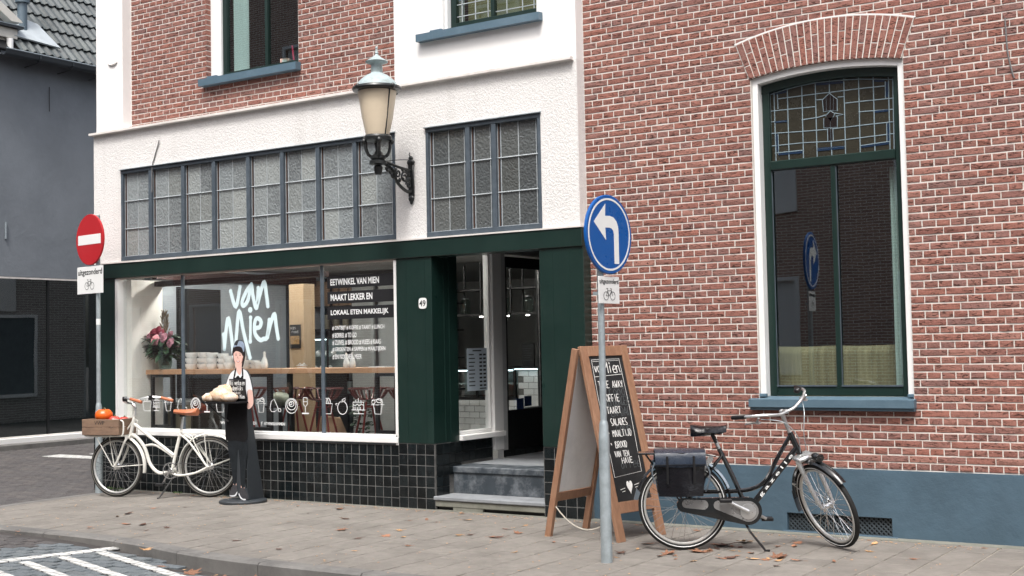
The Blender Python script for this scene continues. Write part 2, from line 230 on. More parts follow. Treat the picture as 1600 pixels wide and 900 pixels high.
# ------------------------------------------------------------------ mesh builder
class MB:
    def __init__(s): s.v = []; s.f = []
    def add(s, vs, fs, mat=None):
        o = len(s.v); s.v += [tuple(mat @ Vector(p)) for p in vs] if mat else [tuple(p) for p in vs]; s.f += [tuple(i + o for i in q) for q in fs]; return s
    def box(s, x0, x1, y0, y1, z0, z1, mat=None):
        if x0 > x1: x0, x1 = x1, x0
        if y0 > y1: y0, y1 = y1, y0
        if z0 > z1: z0, z1 = z1, z0
        return s.add([(x0, y0, z0), (x1, y0, z0), (x1, y1, z0), (x0, y1, z0), (x0, y0, z1), (x1, y0, z1), (x1, y1, z1), (x0, y1, z1)],
                     [(0, 3, 2, 1), (4, 5, 6, 7), (0, 1, 5, 4), (1, 2, 6, 5), (2, 3, 7, 6), (3, 0, 4, 7)], mat)
    def bbox(s, x0, x1, y0, y1, z0, z1, c=.004, mat=None):
        """box with chamfered edges"""
        if x0 > x1: x0, x1 = x1, x0
        if y0 > y1: y0, y1 = y1, y0
        if z0 > z1: z0, z1 = z1, z0
        c = min(c, (x1 - x0) / 3, (y1 - y0) / 3, (z1 - z0) / 3); vs = []; idx = {}
        for i, (X, sx) in enumerate(((x0, 1), (x1, -1))):
            for j, (Y, sy) in enumerate(((y0, 1), (y1, -1))):
                for k, (Z, sz) in enumerate(((z0, 1), (z1, -1))):
                    for a in range(3):
                        p = [X + sx * c, Y + sy * c, Z + sz * c]; p[a] = (X, Y, Z)[a]; idx[i, j, k, a] = len(vs); vs.append(tuple(p))
        F = []
        for a in range(3):
            b, d = [q for q in range(3) if q != a]
            for e in (0, 1):
                def key(p, q, a=a, b=b, d=d, e=e): t = [0, 0, 0]; t[a] = e; t[b] = p; t[d] = q; return idx[t[0], t[1], t[2], a]
                F.append((key(0, 0), key(1, 0), key(1, 1), key(0, 1)))
        for a in range(3):
            b, d = [q for q in range(3) if q != a]
            for p in (0, 1):
                for q in (0, 1):
                    t0 = [0, 0, 0]; t0[b] = p; t0[d] = q; t1 = list(t0); t1[a] = 1
                    F.append((idx[(*t0, b)], idx[(*t1, b)], idx[(*t1, d)], idx[(*t0, d)]))
        for i in (0, 1):
            for j in (0, 1):
                for k in (0, 1): F.append((idx[i, j, k, 0], idx[i, j, k, 1], idx[i, j, k, 2]))
        return s.add(vs, F, mat)
    def prism(s, poly, y0, y1, mat=None, plane='xz'):
        n = len(poly)
        P = (lambda a, b, c: (a, c, b)) if plane == 'xz' else ((lambda a, b, c: (a, b, c)) if plane == 'xy' else (lambda a, b, c: (c, a, b)))
        return s.add([P(a, b, y0) for a, b in poly] + [P(a, b, y1) for a, b in poly],
                     [tuple(range(n - 1, -1, -1)), tuple(range(n, 2 * n))] + [(i, (i + 1) % n, n + (i + 1) % n, n + i) for i in range(n)], mat)
    def tube(s, pts, r, n=8, closed=False, sq=None, cap=True, mat=None):
        """swept tube; r a number or list; sq = (axis, factor) flattens it"""
        P = [Vector(p) for p in pts]; m = len(P); R = r if isinstance(r, (list, tuple)) else [r] * m
        vs = []; T = []
        for i in range(m):
            a = P[(i - 1) % m] if closed else P[max(i - 1, 0)]; b = P[(i + 1) % m] if closed else P[min(i + 1, m - 1)]
            t = (b - a); T.append(t.normalized() if t.length > 1e-9 else Vector((0, 0, 1)))
        up = Vector((0, 0, 1)) if abs(T[0].z) < .9 else Vector((0, 1, 0))
        N = (up - T[0] * up.dot(T[0])).normalized()
        for i in range(m):
            N = (N - T[i] * N.dot(T[i]));
            N = N.normalized() if N.length > 1e-6 else T[i].orthogonal().normalized()
            B = T[i].cross(N)
            for k in range(n):
                a = 2 * pi * (k + .5) / n; q = (N * cos(a) + B * sin(a)) * R[i]
                if sq: q[sq[0]] *= sq[1]
                vs.append(tuple(P[i] + q))
        F = []
        for i in range(m if closed else m - 1):
            j = (i + 1) % m
            for k in range(n): F.append((i * n + k, i * n + (k + 1) % n, j * n + (k + 1) % n, j * n + k))
        if cap and not closed: F += [tuple(range(n - 1, -1, -1)), tuple(range((m - 1) * n, m * n))]
        return s.add(vs, F, mat)
    def lathe(s, prof, n=20, mat=None, ax='z', c=(0, 0, 0), cap=True):
        """prof = [(r, h)...]"""
        vs = []; m = len(prof)
        for r, h in prof:
            for k in range(n):
                a = 2 * pi * k / n; x, y = r * cos(a), r * sin(a)
                p = (x, y, h) if ax == 'z' else ((x, h, y) if ax == 'y' else (h, x, y)); vs.append((p[0] + c[0], p[1] + c[1], p[2] + c[2]))
        F = [(i * n + k, i * n + (k + 1) % n, (i + 1) * n + (k + 1) % n, (i + 1) * n + k) for i in range(m - 1) for k in range(n)]
        if cap: F += [tuple(range(n - 1, -1, -1)), tuple(range((m - 1) * n, m * n))]
        return s.add(vs, F, mat)
    def ell(s, c, r, n=12, m=8, mat=None, f=None):
        vs = []; F = []
        for i in range(m + 1):
            t = pi * i / m
            for k in range(n):
                a = 2 * pi * k / n; q = Vector((sin(t) * cos(a), sin(t) * sin(a), cos(t))); w = f(q) if f else 1
                vs.append((c[0] + r[0] * q.x * w, c[1] + r[1] * q.y * w, c[2] + r[2] * q.z * w))
        for i in range(m):
            for k in range(n): F.append((i * n + k, (i + 1) * n + k, (i + 1) * n + (k + 1) % n, i * n + (k + 1) % n))
        return s.add(vs, F, mat)
    def mesh(s, name, mat=None, smooth=False):
        me = bpy.data.meshes.new(name); me.from_pydata(s.v, [], s.f); me.validate(); me.update()
        import bmesh
        b = bmesh.new(); b.from_mesh(me); bmesh.ops.recalc_face_normals(b, faces=b.faces); b.to_mesh(me); b.free()
        if mat: me.materials.append(MT[mat] if isinstance(mat, str) else mat)
        if smooth:
            me.polygons.foreach_set('use_smooth', [True] * len(me.polygons))
            try: me.set_sharp_from_angle(angle=radians(38))
            except Exception: pass
        return me
    def build(s, name, mat, parent=None, smooth=False, loc=(0, 0, 0), rot=(0, 0, 0), world=False, label=None):
        """world=True: vertices are in world metres, moved into the parent's frame"""
        if world and parent is not None:
            inv = wmat(parent).inverted(); s.v = [tuple(inv @ Vector(p)) for p in s.v]
        o = bpy.data.objects.new(name, s.mesh(name, mat, smooth)); COL.objects.link(o); o.location = loc; o.rotation_euler = rot
        if parent is not None: o.parent = parent
        if label: o['label'] = label
        return o
def wmat(o):
    m = Matrix.LocRotScale(o.location, o.rotation_euler, o.scale)
    return (wmat(o.parent) @ m) if o.parent else m
def tag(o, label, cat, group=None, kind=None):
    if label: o['label'] = label
    if cat: o['category'] = cat
    if group: o['group'] = group
    if kind: o['kind'] = kind
    return o
def thing(name, label, cat, loc=(0, 0, 0), rz=0, group=None):
    o = bpy.data.objects.new(name, None); COL.objects.link(o); o.location = loc; o.rotation_euler = (0, 0, rz); o.empty_display_size = .1
    return tag(o, label, cat, group)
def part(name, parent, loc=(0, 0, 0), rot=(0, 0, 0)):
    o = bpy.data.objects.new(name, None); COL.objects.link(o); o.parent = parent; o.location = loc; o.rotation_euler = rot; o.empty_display_size = .05; return o
def kids(o): return [c for c in bpy.data.objects if c.parent == o]
def dup(o, parent=None, loc=None, rz=None, label=None):
    """copy a thing with copies of its parts and sub-parts, sharing meshes"""
    c = o.copy(); COL.objects.link(c); c.parent = parent
    if loc is not None: c.location = loc
    if rz is not None: c.rotation_euler = (0, 0, rz)
    if label: c['label'] = label
    for k in list(o.children): dup(k, c)
    return c
def inst(name, me, parent, loc, rot=(0, 0, 0)):
    o = bpy.data.objects.new(name, me); COL.objects.link(o); o.parent = parent; o.location = loc; o.rotation_euler = rot; return o
def crom(P, k=6, closed=False):
    """Catmull-Rom through the points"""
    P = [Vector(p) for p in P]; out = []; m = len(P)
    for i in range(m if closed else m - 1):
        a, b, c, d = (P[(i - 1) % m], P[i], P[(i + 1) % m], P[(i + 2) % m]) if closed else (P[max(i - 1, 0)], P[i], P[i + 1], P[min(i + 2, m - 1)])
        for j in range(k):
            t = j / k; out.append(.5 * ((2 * b) + (c - a) * t + (2 * a - 5 * b + 4 * c - d) * t * t + (3 * b - a - 3 * c + d) * t ** 3))
    if not closed: out.append(P[-1])
    return out
def wallholes(mb, x0, x1, z0, z1, holes, y0, y1):
    xs = sorted({x0, x1, *[h[0] for h in holes], *[h[1] for h in holes]}); xs = [x for x in xs if x0 <= x <= x1]
    for a, b in zip(xs, xs[1:]):
        cuts = sorted([(h[2], h[3]) for h in holes if h[0] < (a + b) / 2 < h[1]]); z = z0
        for c0, c1 in cuts:
            if c0 > z: mb.box(a, b, y0, y1, z, c0)
            z = max(z, c1)
        if z < z1: mb.box(a, b, y0, y1, z, z1)
    return mb
def text_mesh(txt, w, h, offset=0.0, shear=0.0, depth=.0008):
    """flat lettering mesh fitted to w x h, lower left at the origin, in the xz plane, facing -y"""
    c = bpy.data.curves.new('lettering', 'FONT'); c.body = txt; c.size = 1; c.offset = offset; c.shear = shear; c.extrude = .01; c.resolution_u = 3
    o = bpy.data.objects.new('lettering', c); COL.objects.link(o); dg = bpy.context.evaluated_depsgraph_get(); dg.update()
    me = bpy.data.meshes.new_from_object(o.evaluated_get(dg)); bpy.data.objects.remove(o)
    xs = [v.co.x for v in me.vertices]; ys = [v.co.y for v in me.vertices]; x0, x1, y0, y1 = min(xs), max(xs), min(ys), max(ys)
    for v in me.vertices: v.co = ((v.co.x - x0) / (x1 - x0) * w, -v.co.z / .01 * depth / 2, (v.co.y - y0) / (y1 - y0) * h)
    return me
def text(name, txt, parent, mat, x, y, z, w, h, rot=(0, 0, 0), **k):
    me = text_mesh(txt, w, h, **k); me.materials.clear(); me.materials.append(MT[mat]); o = bpy.data.objects.new(name, me); COL.objects.link(o)
    if parent is not None: o.parent = parent
    o.location = (x, y, z); o.rotation_euler = rot; return o
GL = {'A': ['00 51', '0.5 1'],}
# single-stroke hand lettering on a 0..4 x 0..6 grid; strokes split by space, points are two digits each
HAND = {'A': '0026 2640 1232', 'B': '0006 0636350403 0333423010 1000', 'C': '46261503142040'[:14], 'D': '0006 0626442000', 'E': '4606 0600 0333 0040', 'F': '4606 0600 0333', 'G': '4626040210304232', 'H': '0600 4640 0343', 'I': '2620', 'J': '3631200001', 'K': '0600 4603 0340', 'L': '0600 0040', 'M': '0006 0623 2346 4640', 'N': '0006 0640 4046', 'O': '2604022042443626'[:16], 'P': '0006 0636453303', 'R': '0006 0636453303 1340', 'S': '4616041322413010', 'T': '0646 2620', 'U': '06011020314146'[:14], 'V': '0620 2046', 'W': '0610 1023 2330 3046', 'Y': '0623 4620', 'Z': '06460040', '*': '1434 2523 1533'[:14], '#': '1016 3036 0242 0444', 'Q': '26040220424426 2240',
        'a': '44240210304044 4440', 'e': '02424424021040', 'n': '0004 03243440', 'v': '0420 2044', 'i': '2420 2526', 'w': '0410 1023 2330 3044', 'j': '243000 3536'[:11], 'r': '0004 032434', 'k': '0006 0234 0240', 'o': '240210304224', 'p': '04000002 0424420202'[:8], 'd': '4640 4424021040', 'g': '44240232 444010', 'l': '1610', 's': '4424034240', 'y': '0422 4400', 'f': '3615100 0434'[:6], 'h': '0006 03243440', 't': '2610 0434', 'u': '04011041 4440'}
def hand(mb, txt, x, z, w, h, r, y=0, jit=.25, seed=1, mat=None):
    g = random.Random(seed); cw = w / max(len(txt), 1)
    for i, ch in enumerate(txt):
        for st in HAND.get(ch, '').split():
            ps = [(int(st[k]), int(st[k + 1])) for k in range(0, len(st) - 1, 2)]
            if len(ps) < 2: continue
            P = [(x + (i + .12 + .19 * a) * cw + g.uniform(-jit, jit) * cw * .08, y, z + b / 6 * h + g.uniform(-jit, jit) * h * .08) for a, b in ps]
            mb.tube(P, r, 4, sq=(1, .25), mat=mat)
    return mb

# ================================================================== THE SETTING   (x along the facades, -y towards the street, metres)
def hs(x, y):
    """street level: flush with the pavement at the corner, a kerb's height lower further right"""
    t = min(max((x + 4.6) / 3.2, 0), 1); return -.022 - .085 * t * t * (3 - 2 * t)
def struct(o): o['kind'] = 'structure'; return o
gx = [-120, -60, -30, -16, -13.4, -12, -10, -8, -7] + [-6.5 + .5 * i for i in range(16)] + [2, 4, 6, 9, 14, 30, 60, 120]; gy = [-40, -20, -12, -8, -6, -5, -4, -3.2, -2.5, -1.5, 0, 2, 5, 10, 20, 60, 120]
mb = MB(); mb.v = [(x, y, hs(x, y) - .012) for y in gy for x in gx]; n = len(gx)
mb.f = [(j * n + i, j * n + i + 1, (j + 1) * n + i + 1, (j + 1) * n + i) for j in range(len(gy) - 1) for i in range(n - 1)]
street = struct(mb.build('street', 'road_bed'))
# kerb line
KP = [(-6.30, .4), (-6.30, -.6), (-6.28, -1.5), (-6.18, -2.1), (-5.95, -2.5), (-5.55, -2.78), (-5.0, -2.90), (-4.3, -2.90), (-3.4, -2.90), (-2.7, -2.98), (-1.9, -3.15), (-1.1, -3.22), (0, -3.22), (1, -3.22), (9, -3.22)]
kc = [Vector((p.x, p.y)) for p in crom([(x, y, 0) for x, y in KP], 8)]
def resample(P, step):
    out = [P[0]]; acc = 0
    for a, b in zip(P, P[1:]):
        L = (b - a).length
        while acc + L >= step:
            t = (step - acc) / L; a = a.lerp(b, t); out.append(a); L = (b - a).length; acc = 0
        acc += L
    return out
kr = resample(kc, .25)
def inward(P, i, w):
    t = (P[min(i + 1, len(P) - 1)] - P[max(i - 1, 0)]).normalized(); return P[i] + Vector((-t.y, t.x)) * w
inner = [inward(kr, i, .15) for i in range(len(kr))]
mb = MB(); poly = [(p.x, p.y) for p in inner] + [(9, .3), (-6.15, .3)]
mb.prism(poly, -.2, -.006, plane='xy'); pavement = struct(mb.build('pavement', 'slab_bed'))
for i0 in range(0, len(kr) - 1, 4):                       # kerb stones, one metre each
    seg = list(range(i0, min(i0 + 5, len(kr)))); 
    if len(seg) < 2: continue
    mb = MB(); m = len(seg); V = []
    for j, q in enumerate(seg):
        sh = .004 if j == 0 else (-.004 if j == m - 1 else 0); t = (kr[min(q + 1, len(kr) - 1)] - kr[max(q - 1, 0)]).normalized()
        o_, n_ = kr[q] + t * sh, inner[q] + t * sh; c_ = o_.lerp(n_, .13)
        V += [(o_.x, o_.y, -.3), (o_.x, o_.y, -.014), (c_.x, c_.y, .002), (n_.x, n_.y, .002), (n_.x, n_.y, -.3)]
    F = [(j * 5 + k, j * 5 + k + 1, j * 5 + k + 6, j * 5 + k + 5) for j in range(m - 1) for k in range(4)] + [(4, 3, 2, 1, 0), tuple(range((m - 1) * 5, m * 5))]
    mb.add(V, F); mb.build('kerb_stone', 'kerb', pavement)
def inside(x, y, P):
    c = False; j = len(P) - 1
    for i in range(len(P)):
        if (P[i][1] > y) != (P[j][1] > y) and x < (P[j][0] - P[i][0]) * (y - P[i][1]) / (P[j][1] - P[i][1]) + P[i][0]: c = not c
        j = i
    return c
def slab_geo(rng, w=.299, t=.05, g=.0042):
    a = w / 2 - g; j = lambda k: rng.uniform(-k, k); c = .004; h = [j(.0012) for _ in range(4)]
    cs = [(-a, -a), (a, -a), (a, a), (-a, a)]; b = MB()
    V = [(x, y, -t) for x, y in cs] + [(x + j(.001), y + j(.001), -.005 + h[i]) for i, (x, y) in enumerate(cs)] + [(x * (1 - c / a), y * (1 - c / a), h[i]) for i, (x, y) in enumerate(cs)]
    return b.add(V, [(0, 1, 5, 4), (1, 2, 6, 5), (2, 3, 7, 6), (3, 0, 4, 7), (4, 5, 9, 8), (5, 6, 10, 9), (6, 7, 11, 10), (7, 4, 8, 11), (8, 9, 10, 11)])
rng = random.Random(3); slabs = []; cutslabs = []
row = 0; y = -.15
while y > -3.4:
    x = -6.45; y_ = y
    while x < 9:
        y = y_ - (.15 if round((x + 6.45) / .3) % 2 else 0)
        ins = sum(inside(x + a, y + c, poly) for a in (-.14, .14) for c in (-.14, .14))
        if ins == 4: slabs.append((x, y))
        elif ins or inside(x, y, poly): cutslabs.append((x, y))
        x += .3
    y = y_ - .3; row += 1
FW = Vector((-sin(radians(33.2477)), cos(radians(33.2477))))
def rank(x, y, z=0):
    """how large a piece shows: nearer the camera first, those outside the picture last"""
    d = Vector((x - 5.8598, y + 10.2263)); dep = d.dot(FW); lat = d.dot(Vector((FW.y, -FW.x))); 
    a = lat / max(dep, .1); e = (z - 1.58) / max(dep, .1)
    return dep + (1000 if abs(a + .0) > .42 or e > .29 or e < -.20 or dep < 0 else 0)
slabs.sort(key=lambda p: rank(*p)); variants = [slab_geo(rng).mesh('slab', 'slab') for _ in range(6)]
for i, (x, y) in enumerate(slabs[:300]): inst('paving_slab', variants[i % 6], pavement, (x, y, rng.uniform(-.0015, .0015)), (rng.uniform(-.003, .003), rng.uniform(-.003, .003), (i % 4) * pi / 2 + rng.uniform(-.004, .004)))
mb = MB()
for x, y in slabs[300:]:
    g = slab_geo(rng); mb.add([(a + x, b + y, c + rng.uniform(-.001, .001)) for a, b, c in g.v], g.f)
for x, y in cutslabs:                                # slabs sawn along the kerb
    c0 = Vector((x, y)); q = min(range(1, len(inner) - 1), key=lambda i: (inner[i] - c0).length); t = (inner[q + 1] - inner[q - 1]).normalized(); n_ = Vector((-t.y, t.x)); P = [Vector((x + a, y + c)) for a, c in ((-.1455, -.1455), (.1455, -.1455), (.1455, .1455), (-.1455, .1455))]; out = []
    for i in range(4):
        A_, B_ = P[i], P[(i + 1) % 4]; da, db = (A_ - inner[q]).dot(n_) - .004, (B_ - inner[q]).dot(n_) - .004
        if da >= 0: out.append(A_)
        if da * db < 0: out.append(A_.lerp(B_, da / (da - db)))
    out = [p for p in out if p.x > -6.5 and p.y < -.0]
    if len(out) > 2 and y < -.16: g = MB(); g.prism([(p.x, p.y) for p in out], -.04, rng.uniform(-.001, .001), plane='xy'); g.build('cut_slab', 'slab', pavement)
o = mb.build('paving_slabs_beyond', 'slab', pavement); o['kind'] = 'stuff'
# narrow cement fillet along the foot of the facades
MB().box(-6.2, 9, -.155, -.02, -.05, .003).build('cement_edge', 'concrete', pavement)
# street bricks
def cobble(rng, w, l, t=.03, g=.003):
    a, b_ = w / 2 - g, l / 2 - g; j = lambda k: rng.uniform(-k, k); h = [j(.002) for _ in range(4)]; cs = [(-a, -b_), (a, -b_), (a, b_), (-a, b_)]
    V = [(x, y, -t) for x, y in cs] + [(x, y, -.005) for x, y in cs] + [(x - .005 * (1 if x > 0 else -1), y - .005 * (1 if y > 0 else -1), h[i]) for i, (x, y) in enumerate(cs)]
    return V, [(0, 1, 5, 4), (1, 2, 6, 5), (2, 3, 7, 6), (3, 0, 4, 7), (4, 5, 9, 8), (5, 6, 10, 9), (6, 7, 11, 10), (7, 4, 8, 11), (8, 9, 10, 11)]
kpoly = [(p.x - .0, p.y) for p in kr] + [(9, 3), (-6.3, 3)]
bl = []; r_ = 0; y = 8.0
while y > -8.0:                                     # running bond courses
    x = -13.4 + (.1 if r_ % 2 else 0)
    while x < 5:
        if not inside(x, y, kpoly) and not inside(x + .1, y, kpoly) and not inside(x - .1, y, kpoly) and not (x > -6.85 and y > -.1) and not (x > -2 and y > -3.3) and (y < -3 or x < -5.9):
            if not (y < -7 or (x < -9 and y < -6)): bl.append((x, y))
        x += .2
    y -= .1; r_ += 1
blue = [p for p in bl if p[1] < -2.9 and p[0] > -3.6 - (p[1] + 3.0) * -.25 - 0 and p[0] > -4.4]; bs_ = set(blue)
dark = [p for p in bl if p not in bs_]
for lst, nm, mat in ((blue, 'blue_grey_paver', 'blue_brick'), (dark, 'street_brick', 'pave_brick')):
    lst.sort(key=lambda p: rank(*p)); vs_ = []
    for _ in range(5):
        b = MB(); b.add(*cobble(rng, .2, .1)); vs_.append(b.mesh(nm, mat))
    for i, (x, y) in enumerate(lst[:150]): inst(nm, vs_[i % 5], street, (x, y, hs(x, y) + rng.uniform(-.002, .002)), (rng.uniform(-.01, .01), rng.uniform(-.01, .01), (i % 2) * pi))
    b = MB()
    for x, y in lst[150:]:
        V, F = cobble(rng, .2, .1); z = hs(x, y) + rng.uniform(-.003, .003); b.add([(p + x, q + y, r + z) for p, q, r in V], F)
    o = b.build(nm + 's_beyond', mat, street); o['kind'] = 'stuff'
# painted hatching of the loading bay
def strip(P, name='road_marking'):
    b = MB(); b.add([(x, y, hs(x, y) + .006) for x, y in P] + [(x, y, hs(x, y) - .002) for x, y in P], [(0, 1, 2, 3), (7, 6, 5, 4), (0, 4, 5, 1), (1, 5, 6, 2), (2, 6, 7, 3), (3, 7, 4, 0)]); return struct(b.build(name, 'marking'))
def bar(a, b, w):
    a, b = Vector(a), Vector(b); t = (b - a).normalized(); n_ = Vector((-t.y, t.x)) * w / 2; return strip([tuple(a + n_), tuple(b + n_), tuple(b - n_), tuple(a - n_)])
bar((-3.36, -4.30), (-2.95, -2.76), .11)
for a, b in (((-2.95, -3.14), (-1.42, -3.55)), ((-3.02, -3.46), (-1.5, -3.87)), ((-3.08, -3.78), (-1.55, -4.2)), ((-3.15, -4.1), (-1.6, -4.5))): bar(a, b, .088)
for P in (((-11.7, 2.75), (-10.2, 2.80), (-10.25, 3.05), (-11.75, 3.15)), ((-11.3, 3.35), (-10.3, 3.4), (-10.35, 3.6), (-11.4, 3.6)), ((-11.0, 3.9), (-10.3, 3.95), (-10.4, 4.15), (-11.1, 4.1))): strip(P)
# far pavement
b = MB(); b.box(-13.9, -13.42, -6, 12, -.2, .06); far = struct(b.build('far_pavement', 'kerb'))

# ------------------------------------------------------------------ brick laying
def brick_geo(rng, w, h=.0488, p=.005, dep=.03):
    a, c = w / 2, h / 2; j = lambda k: rng.uniform(-k, k)
    outer = [(-a, -c), (0, -c), (a, -c), (a, 0), (a, c), (0, c), (-a, c), (-a, 0)]
    V = [(x, dep, z) for x, z in outer] + [(x + j(.0012), -p * .35, z + j(.0007)) for x, z in outer] + [(x * (1 - .0035 / a) + j(.0008), -p + j(.0018), z * (1 - .0035 / c) + j(.0007)) for x, z in outer] + [(j(a * .5), -p - abs(j(.003)), j(c * .4))]
    F = [(i, (i + 1) % 8, 8 + (i + 1) % 8, 8 + i) for i in range(8)] + [(8 + i, 8 + (i + 1) % 8, 16 + (i + 1) % 8, 16 + i) for i in range(8)] + [(16 + i, 16 + (i + 1) % 8, 24) for i in range(8)]
    return V, F
def course(segs, odd, k, phase, rng):
    """brick spans of one course: headers, or stretchers stepping half a brick (cross bond)"""
    out = []
    for s0, s1 in segs:
        if odd: js = [phase + .11 * q for q in range(-120, 120)]
        else: js = [phase + .055 + (.11 if k % 4 == 1 else 0) + .22 * q for q in range(-60, 60)]
        js = [s0] + [q for q in js if s0 + .045 < q < s1 - .045] + [s1]
        for a, b in zip(js, js[1:]): out.append((a, b))
    return out
def lay(parent, rows, z0, plane_y, segf, phase, rng, zf=None, limit=300, name='brick', mat='brick'):
    spans = []
    for k in range(rows):
        z = z0 + .06 * (k + .5)
        for a, b in course(segf(z), k % 2 == 0, k, phase, rng): spans.append(((a + b) / 2, z, b - a - .0090))
    spans.sort(key=lambda s: rank(s[0], plane_y, s[1]) - (2.0 if s[2] > .15 else 0)); cache = {}
    for i, (x, z, w) in enumerate(spans[:limit]):
        key = (round(w / .004) * .004, i % 5)
        if key not in cache:
            b = MB(); b.add(*brick_geo(rng, key[0])); cache[key] = b.mesh(name, mat)
        inst(name, cache[key], parent, (x, plane_y, z + rng.uniform(-.0008, .0008)), (0, rng.uniform(-.0025, .0025), rng.uniform(-.01, .01)))
    b = MB()
    for x, z, w in spans[limit:]:
        V, F = brick_geo(rng, w, p=rng.uniform(.003, .0065)); e = rng.uniform(-.0008, .0008); b.add([(p + x, q + plane_y, r + z + e) for p, q, r in V], F)
    o = b.build(name + 'work_beyond', mat, parent); o['kind'] = 'stuff'; return len(spans)
def piece_tiles(parent, tiles, geo, rot, rng, mat='tile', name='tile', limit=300):
    """square tiles: tiles = [(x, y, z, w, h)] in the plane set by rot (about z)"""
    tiles.sort(key=lambda t: rank(t[0], t[1], t[2])); cache = {}; b = MB()
    for i, (x, y, z, w, h) in enumerate(tiles):
        if i < limit:
            key = (round(w, 3), round(h, 3), i % 4)
            if key not in cache: q = MB(); geo(q, w, h, rng); cache[key] = q.mesh(name, mat)
            inst(name, cache[key], parent, (x, y, z), (rng.uniform(-.006, .006), 0, rot + rng.uniform(-.006, .006)))
        else:
            q = MB(); geo(q, w, h, rng); b.add(q.v, q.f, Matrix.Translation((x, y, z)) @ Matrix.Rotation(rot, 4, 'Z'))
    if b.v: o = b.build(name + 'work_beyond', mat, parent); o['kind'] = 'stuff'
def tile_geo(b, w, h, rng): b.bbox(-w / 2 + .0028, w / 2 - .0028, -.006, .004, -h / 2 + .0028, h / 2 - .0028, .002)

# ================================================================== BRICK HOUSE on the right
house = thing('brick_house', 'red brick house front with white pointing, arched window and grey-blue plinth, right of the shop', 'house', (0, 0, 0))
HOLE = (1.645, 2.945, 1.0, 3.90); VENT = (1.867, 2.745, .005, .158)
b = wallholes(MB(), .0, 7.0, .53, 6.6, [HOLE], .0, .30); wall = b.build('wall', 'mortar', house)
b = wallholes(MB(), .0, 7.0, -.3, .528, [VENT], -.022, .29); b.box(0, 7, -.018, .1, .528, .536); plinth = b.build('plinth', 'plinth', house)
UC = 2.285
def zin(t): return 3.893 - .060 * t * t
def zout(t): return 4.256 - .110 * t * t
def segs_right(z):
    if z < HOLE[2]: return [(.0, 7.0)]
    if z < 3.835: return [(.0, 1.645), (2.945, 7.0)]
    if z < 4.262:
        if z < 4.14: s = (z + .02 - 3.835) / .31; hw = .640 + .112 * s
        else: hw = .764 * sqrt(max(0.0001, (4.256 - z - .024) / .110)) if z < 4.23 else .01
        return [(.0, UC - hw - .004), (UC + hw + .004, 7.0)]
    return [(.0, 7.0)]
nb = lay(wall, 100, .540, 0.0, segs_right, 2.945, random.Random(11))
NV = 25
for i in range(NV):                                   # voussoirs, each column a long and a short brick
    t0, t1 = -1 + 2 * i / NV, -1 + 2 * (i + 1) / NV; gap = .0045
    def P(t, s): a = (UC + .650 * t, zin(t)); c = (UC + .764 * t, zout(t)); return Vector((a[0] + (c[0] - a[0]) * s, a[1] + (c[1] - a[1]) * s))
    cut = .66 if i % 2 else .35
    for s0, s1 in ((0, cut - .012), (cut + .012, .985)):
        q = [P(t0, s0), P(t1, s0), P(t1, s1), P(t0, s1)]; cen = sum(q, Vector((0, 0))) / 4
        q[0].x += gap; q[3].x += gap; q[1].x -= gap; q[2].x -= gap
        bb = MB(); V = [(p.x - cen.x, .10, p.y - cen.y) for p in q] + [(p.x - cen.x, -.0125, p.y - cen.y) for p in q] + [((p.x - cen.x) * .88, -.0155 + random.uniform(-.001, .001), (p.y - cen.y) * .97) for p in q]
        bb.add(V, [(3, 2, 1, 0), (0, 1, 5, 4), (1, 2, 6, 5), (2, 3, 7, 6), (3, 0, 4, 7), (4, 5, 9, 8), (5, 6, 10, 9), (6, 7, 11, 10), (7, 4, 8, 11), (8, 9, 10, 11)])
        bb.build('arch_brick', 'brick', wall, loc=(cen.x, 0, cen.y))
def arcstrip(b, fu, ztop, zbot, y0, y1, n=24, u0=-1, u1=1):
    V = []; 
    for i in range(n + 1):
        t = u0 + (u1 - u0) * i / n; x = fu(t); V += [(x, y0, zbot(t)), (x, y0, ztop(t)), (x, y1, ztop(t)), (x, y1, zbot(t))]
    F = [(4 * i + k, 4 * i + (k + 1) % 4, 4 * i + 4 + (k + 1) % 4, 4 * i + 4 + k) for i in range(n) for k in range(4)] + [(3, 2, 1, 0), (4 * n, 4 * n + 1, 4 * n + 2, 4 * n + 3)]
    b.add(V, F)
def arcstrip2(b, zl, y0, y1, n=24):
    V = []
    for i in range(n + 1):
        t = -1 + 2 * i / n; V += [(UC + .650 * t, y0, zin(t)), (UC + .766 * t, y0, zout(t)), (UC + .766 * t, y1, zout(t)), (UC + .650 * t, y1, zin(t))]
    b.add(V, [(4 * i + k, 4 * i + (k + 1) % 4, 4 * i + 4 + (k + 1) % 4, 4 * i + 4 + k) for i in range(n) for k in range(4)] + [(3, 2, 1, 0), (4 * n, 4 * n + 1, 4 * n + 2, 4 * n + 3)])
b = MB(); arcstrip2(b, lambda t: zin(t) + .0, -.0115, .012); b.build('arch_pointing', 'mortar', wall)
b = MB(); arcstrip(b, lambda t: UC + .775 * t, lambda t: zout(t) + .009, lambda t: zout(t) - .002, -.0125, .02); b.build('arch_edge_joint', 'white_paint', wall)
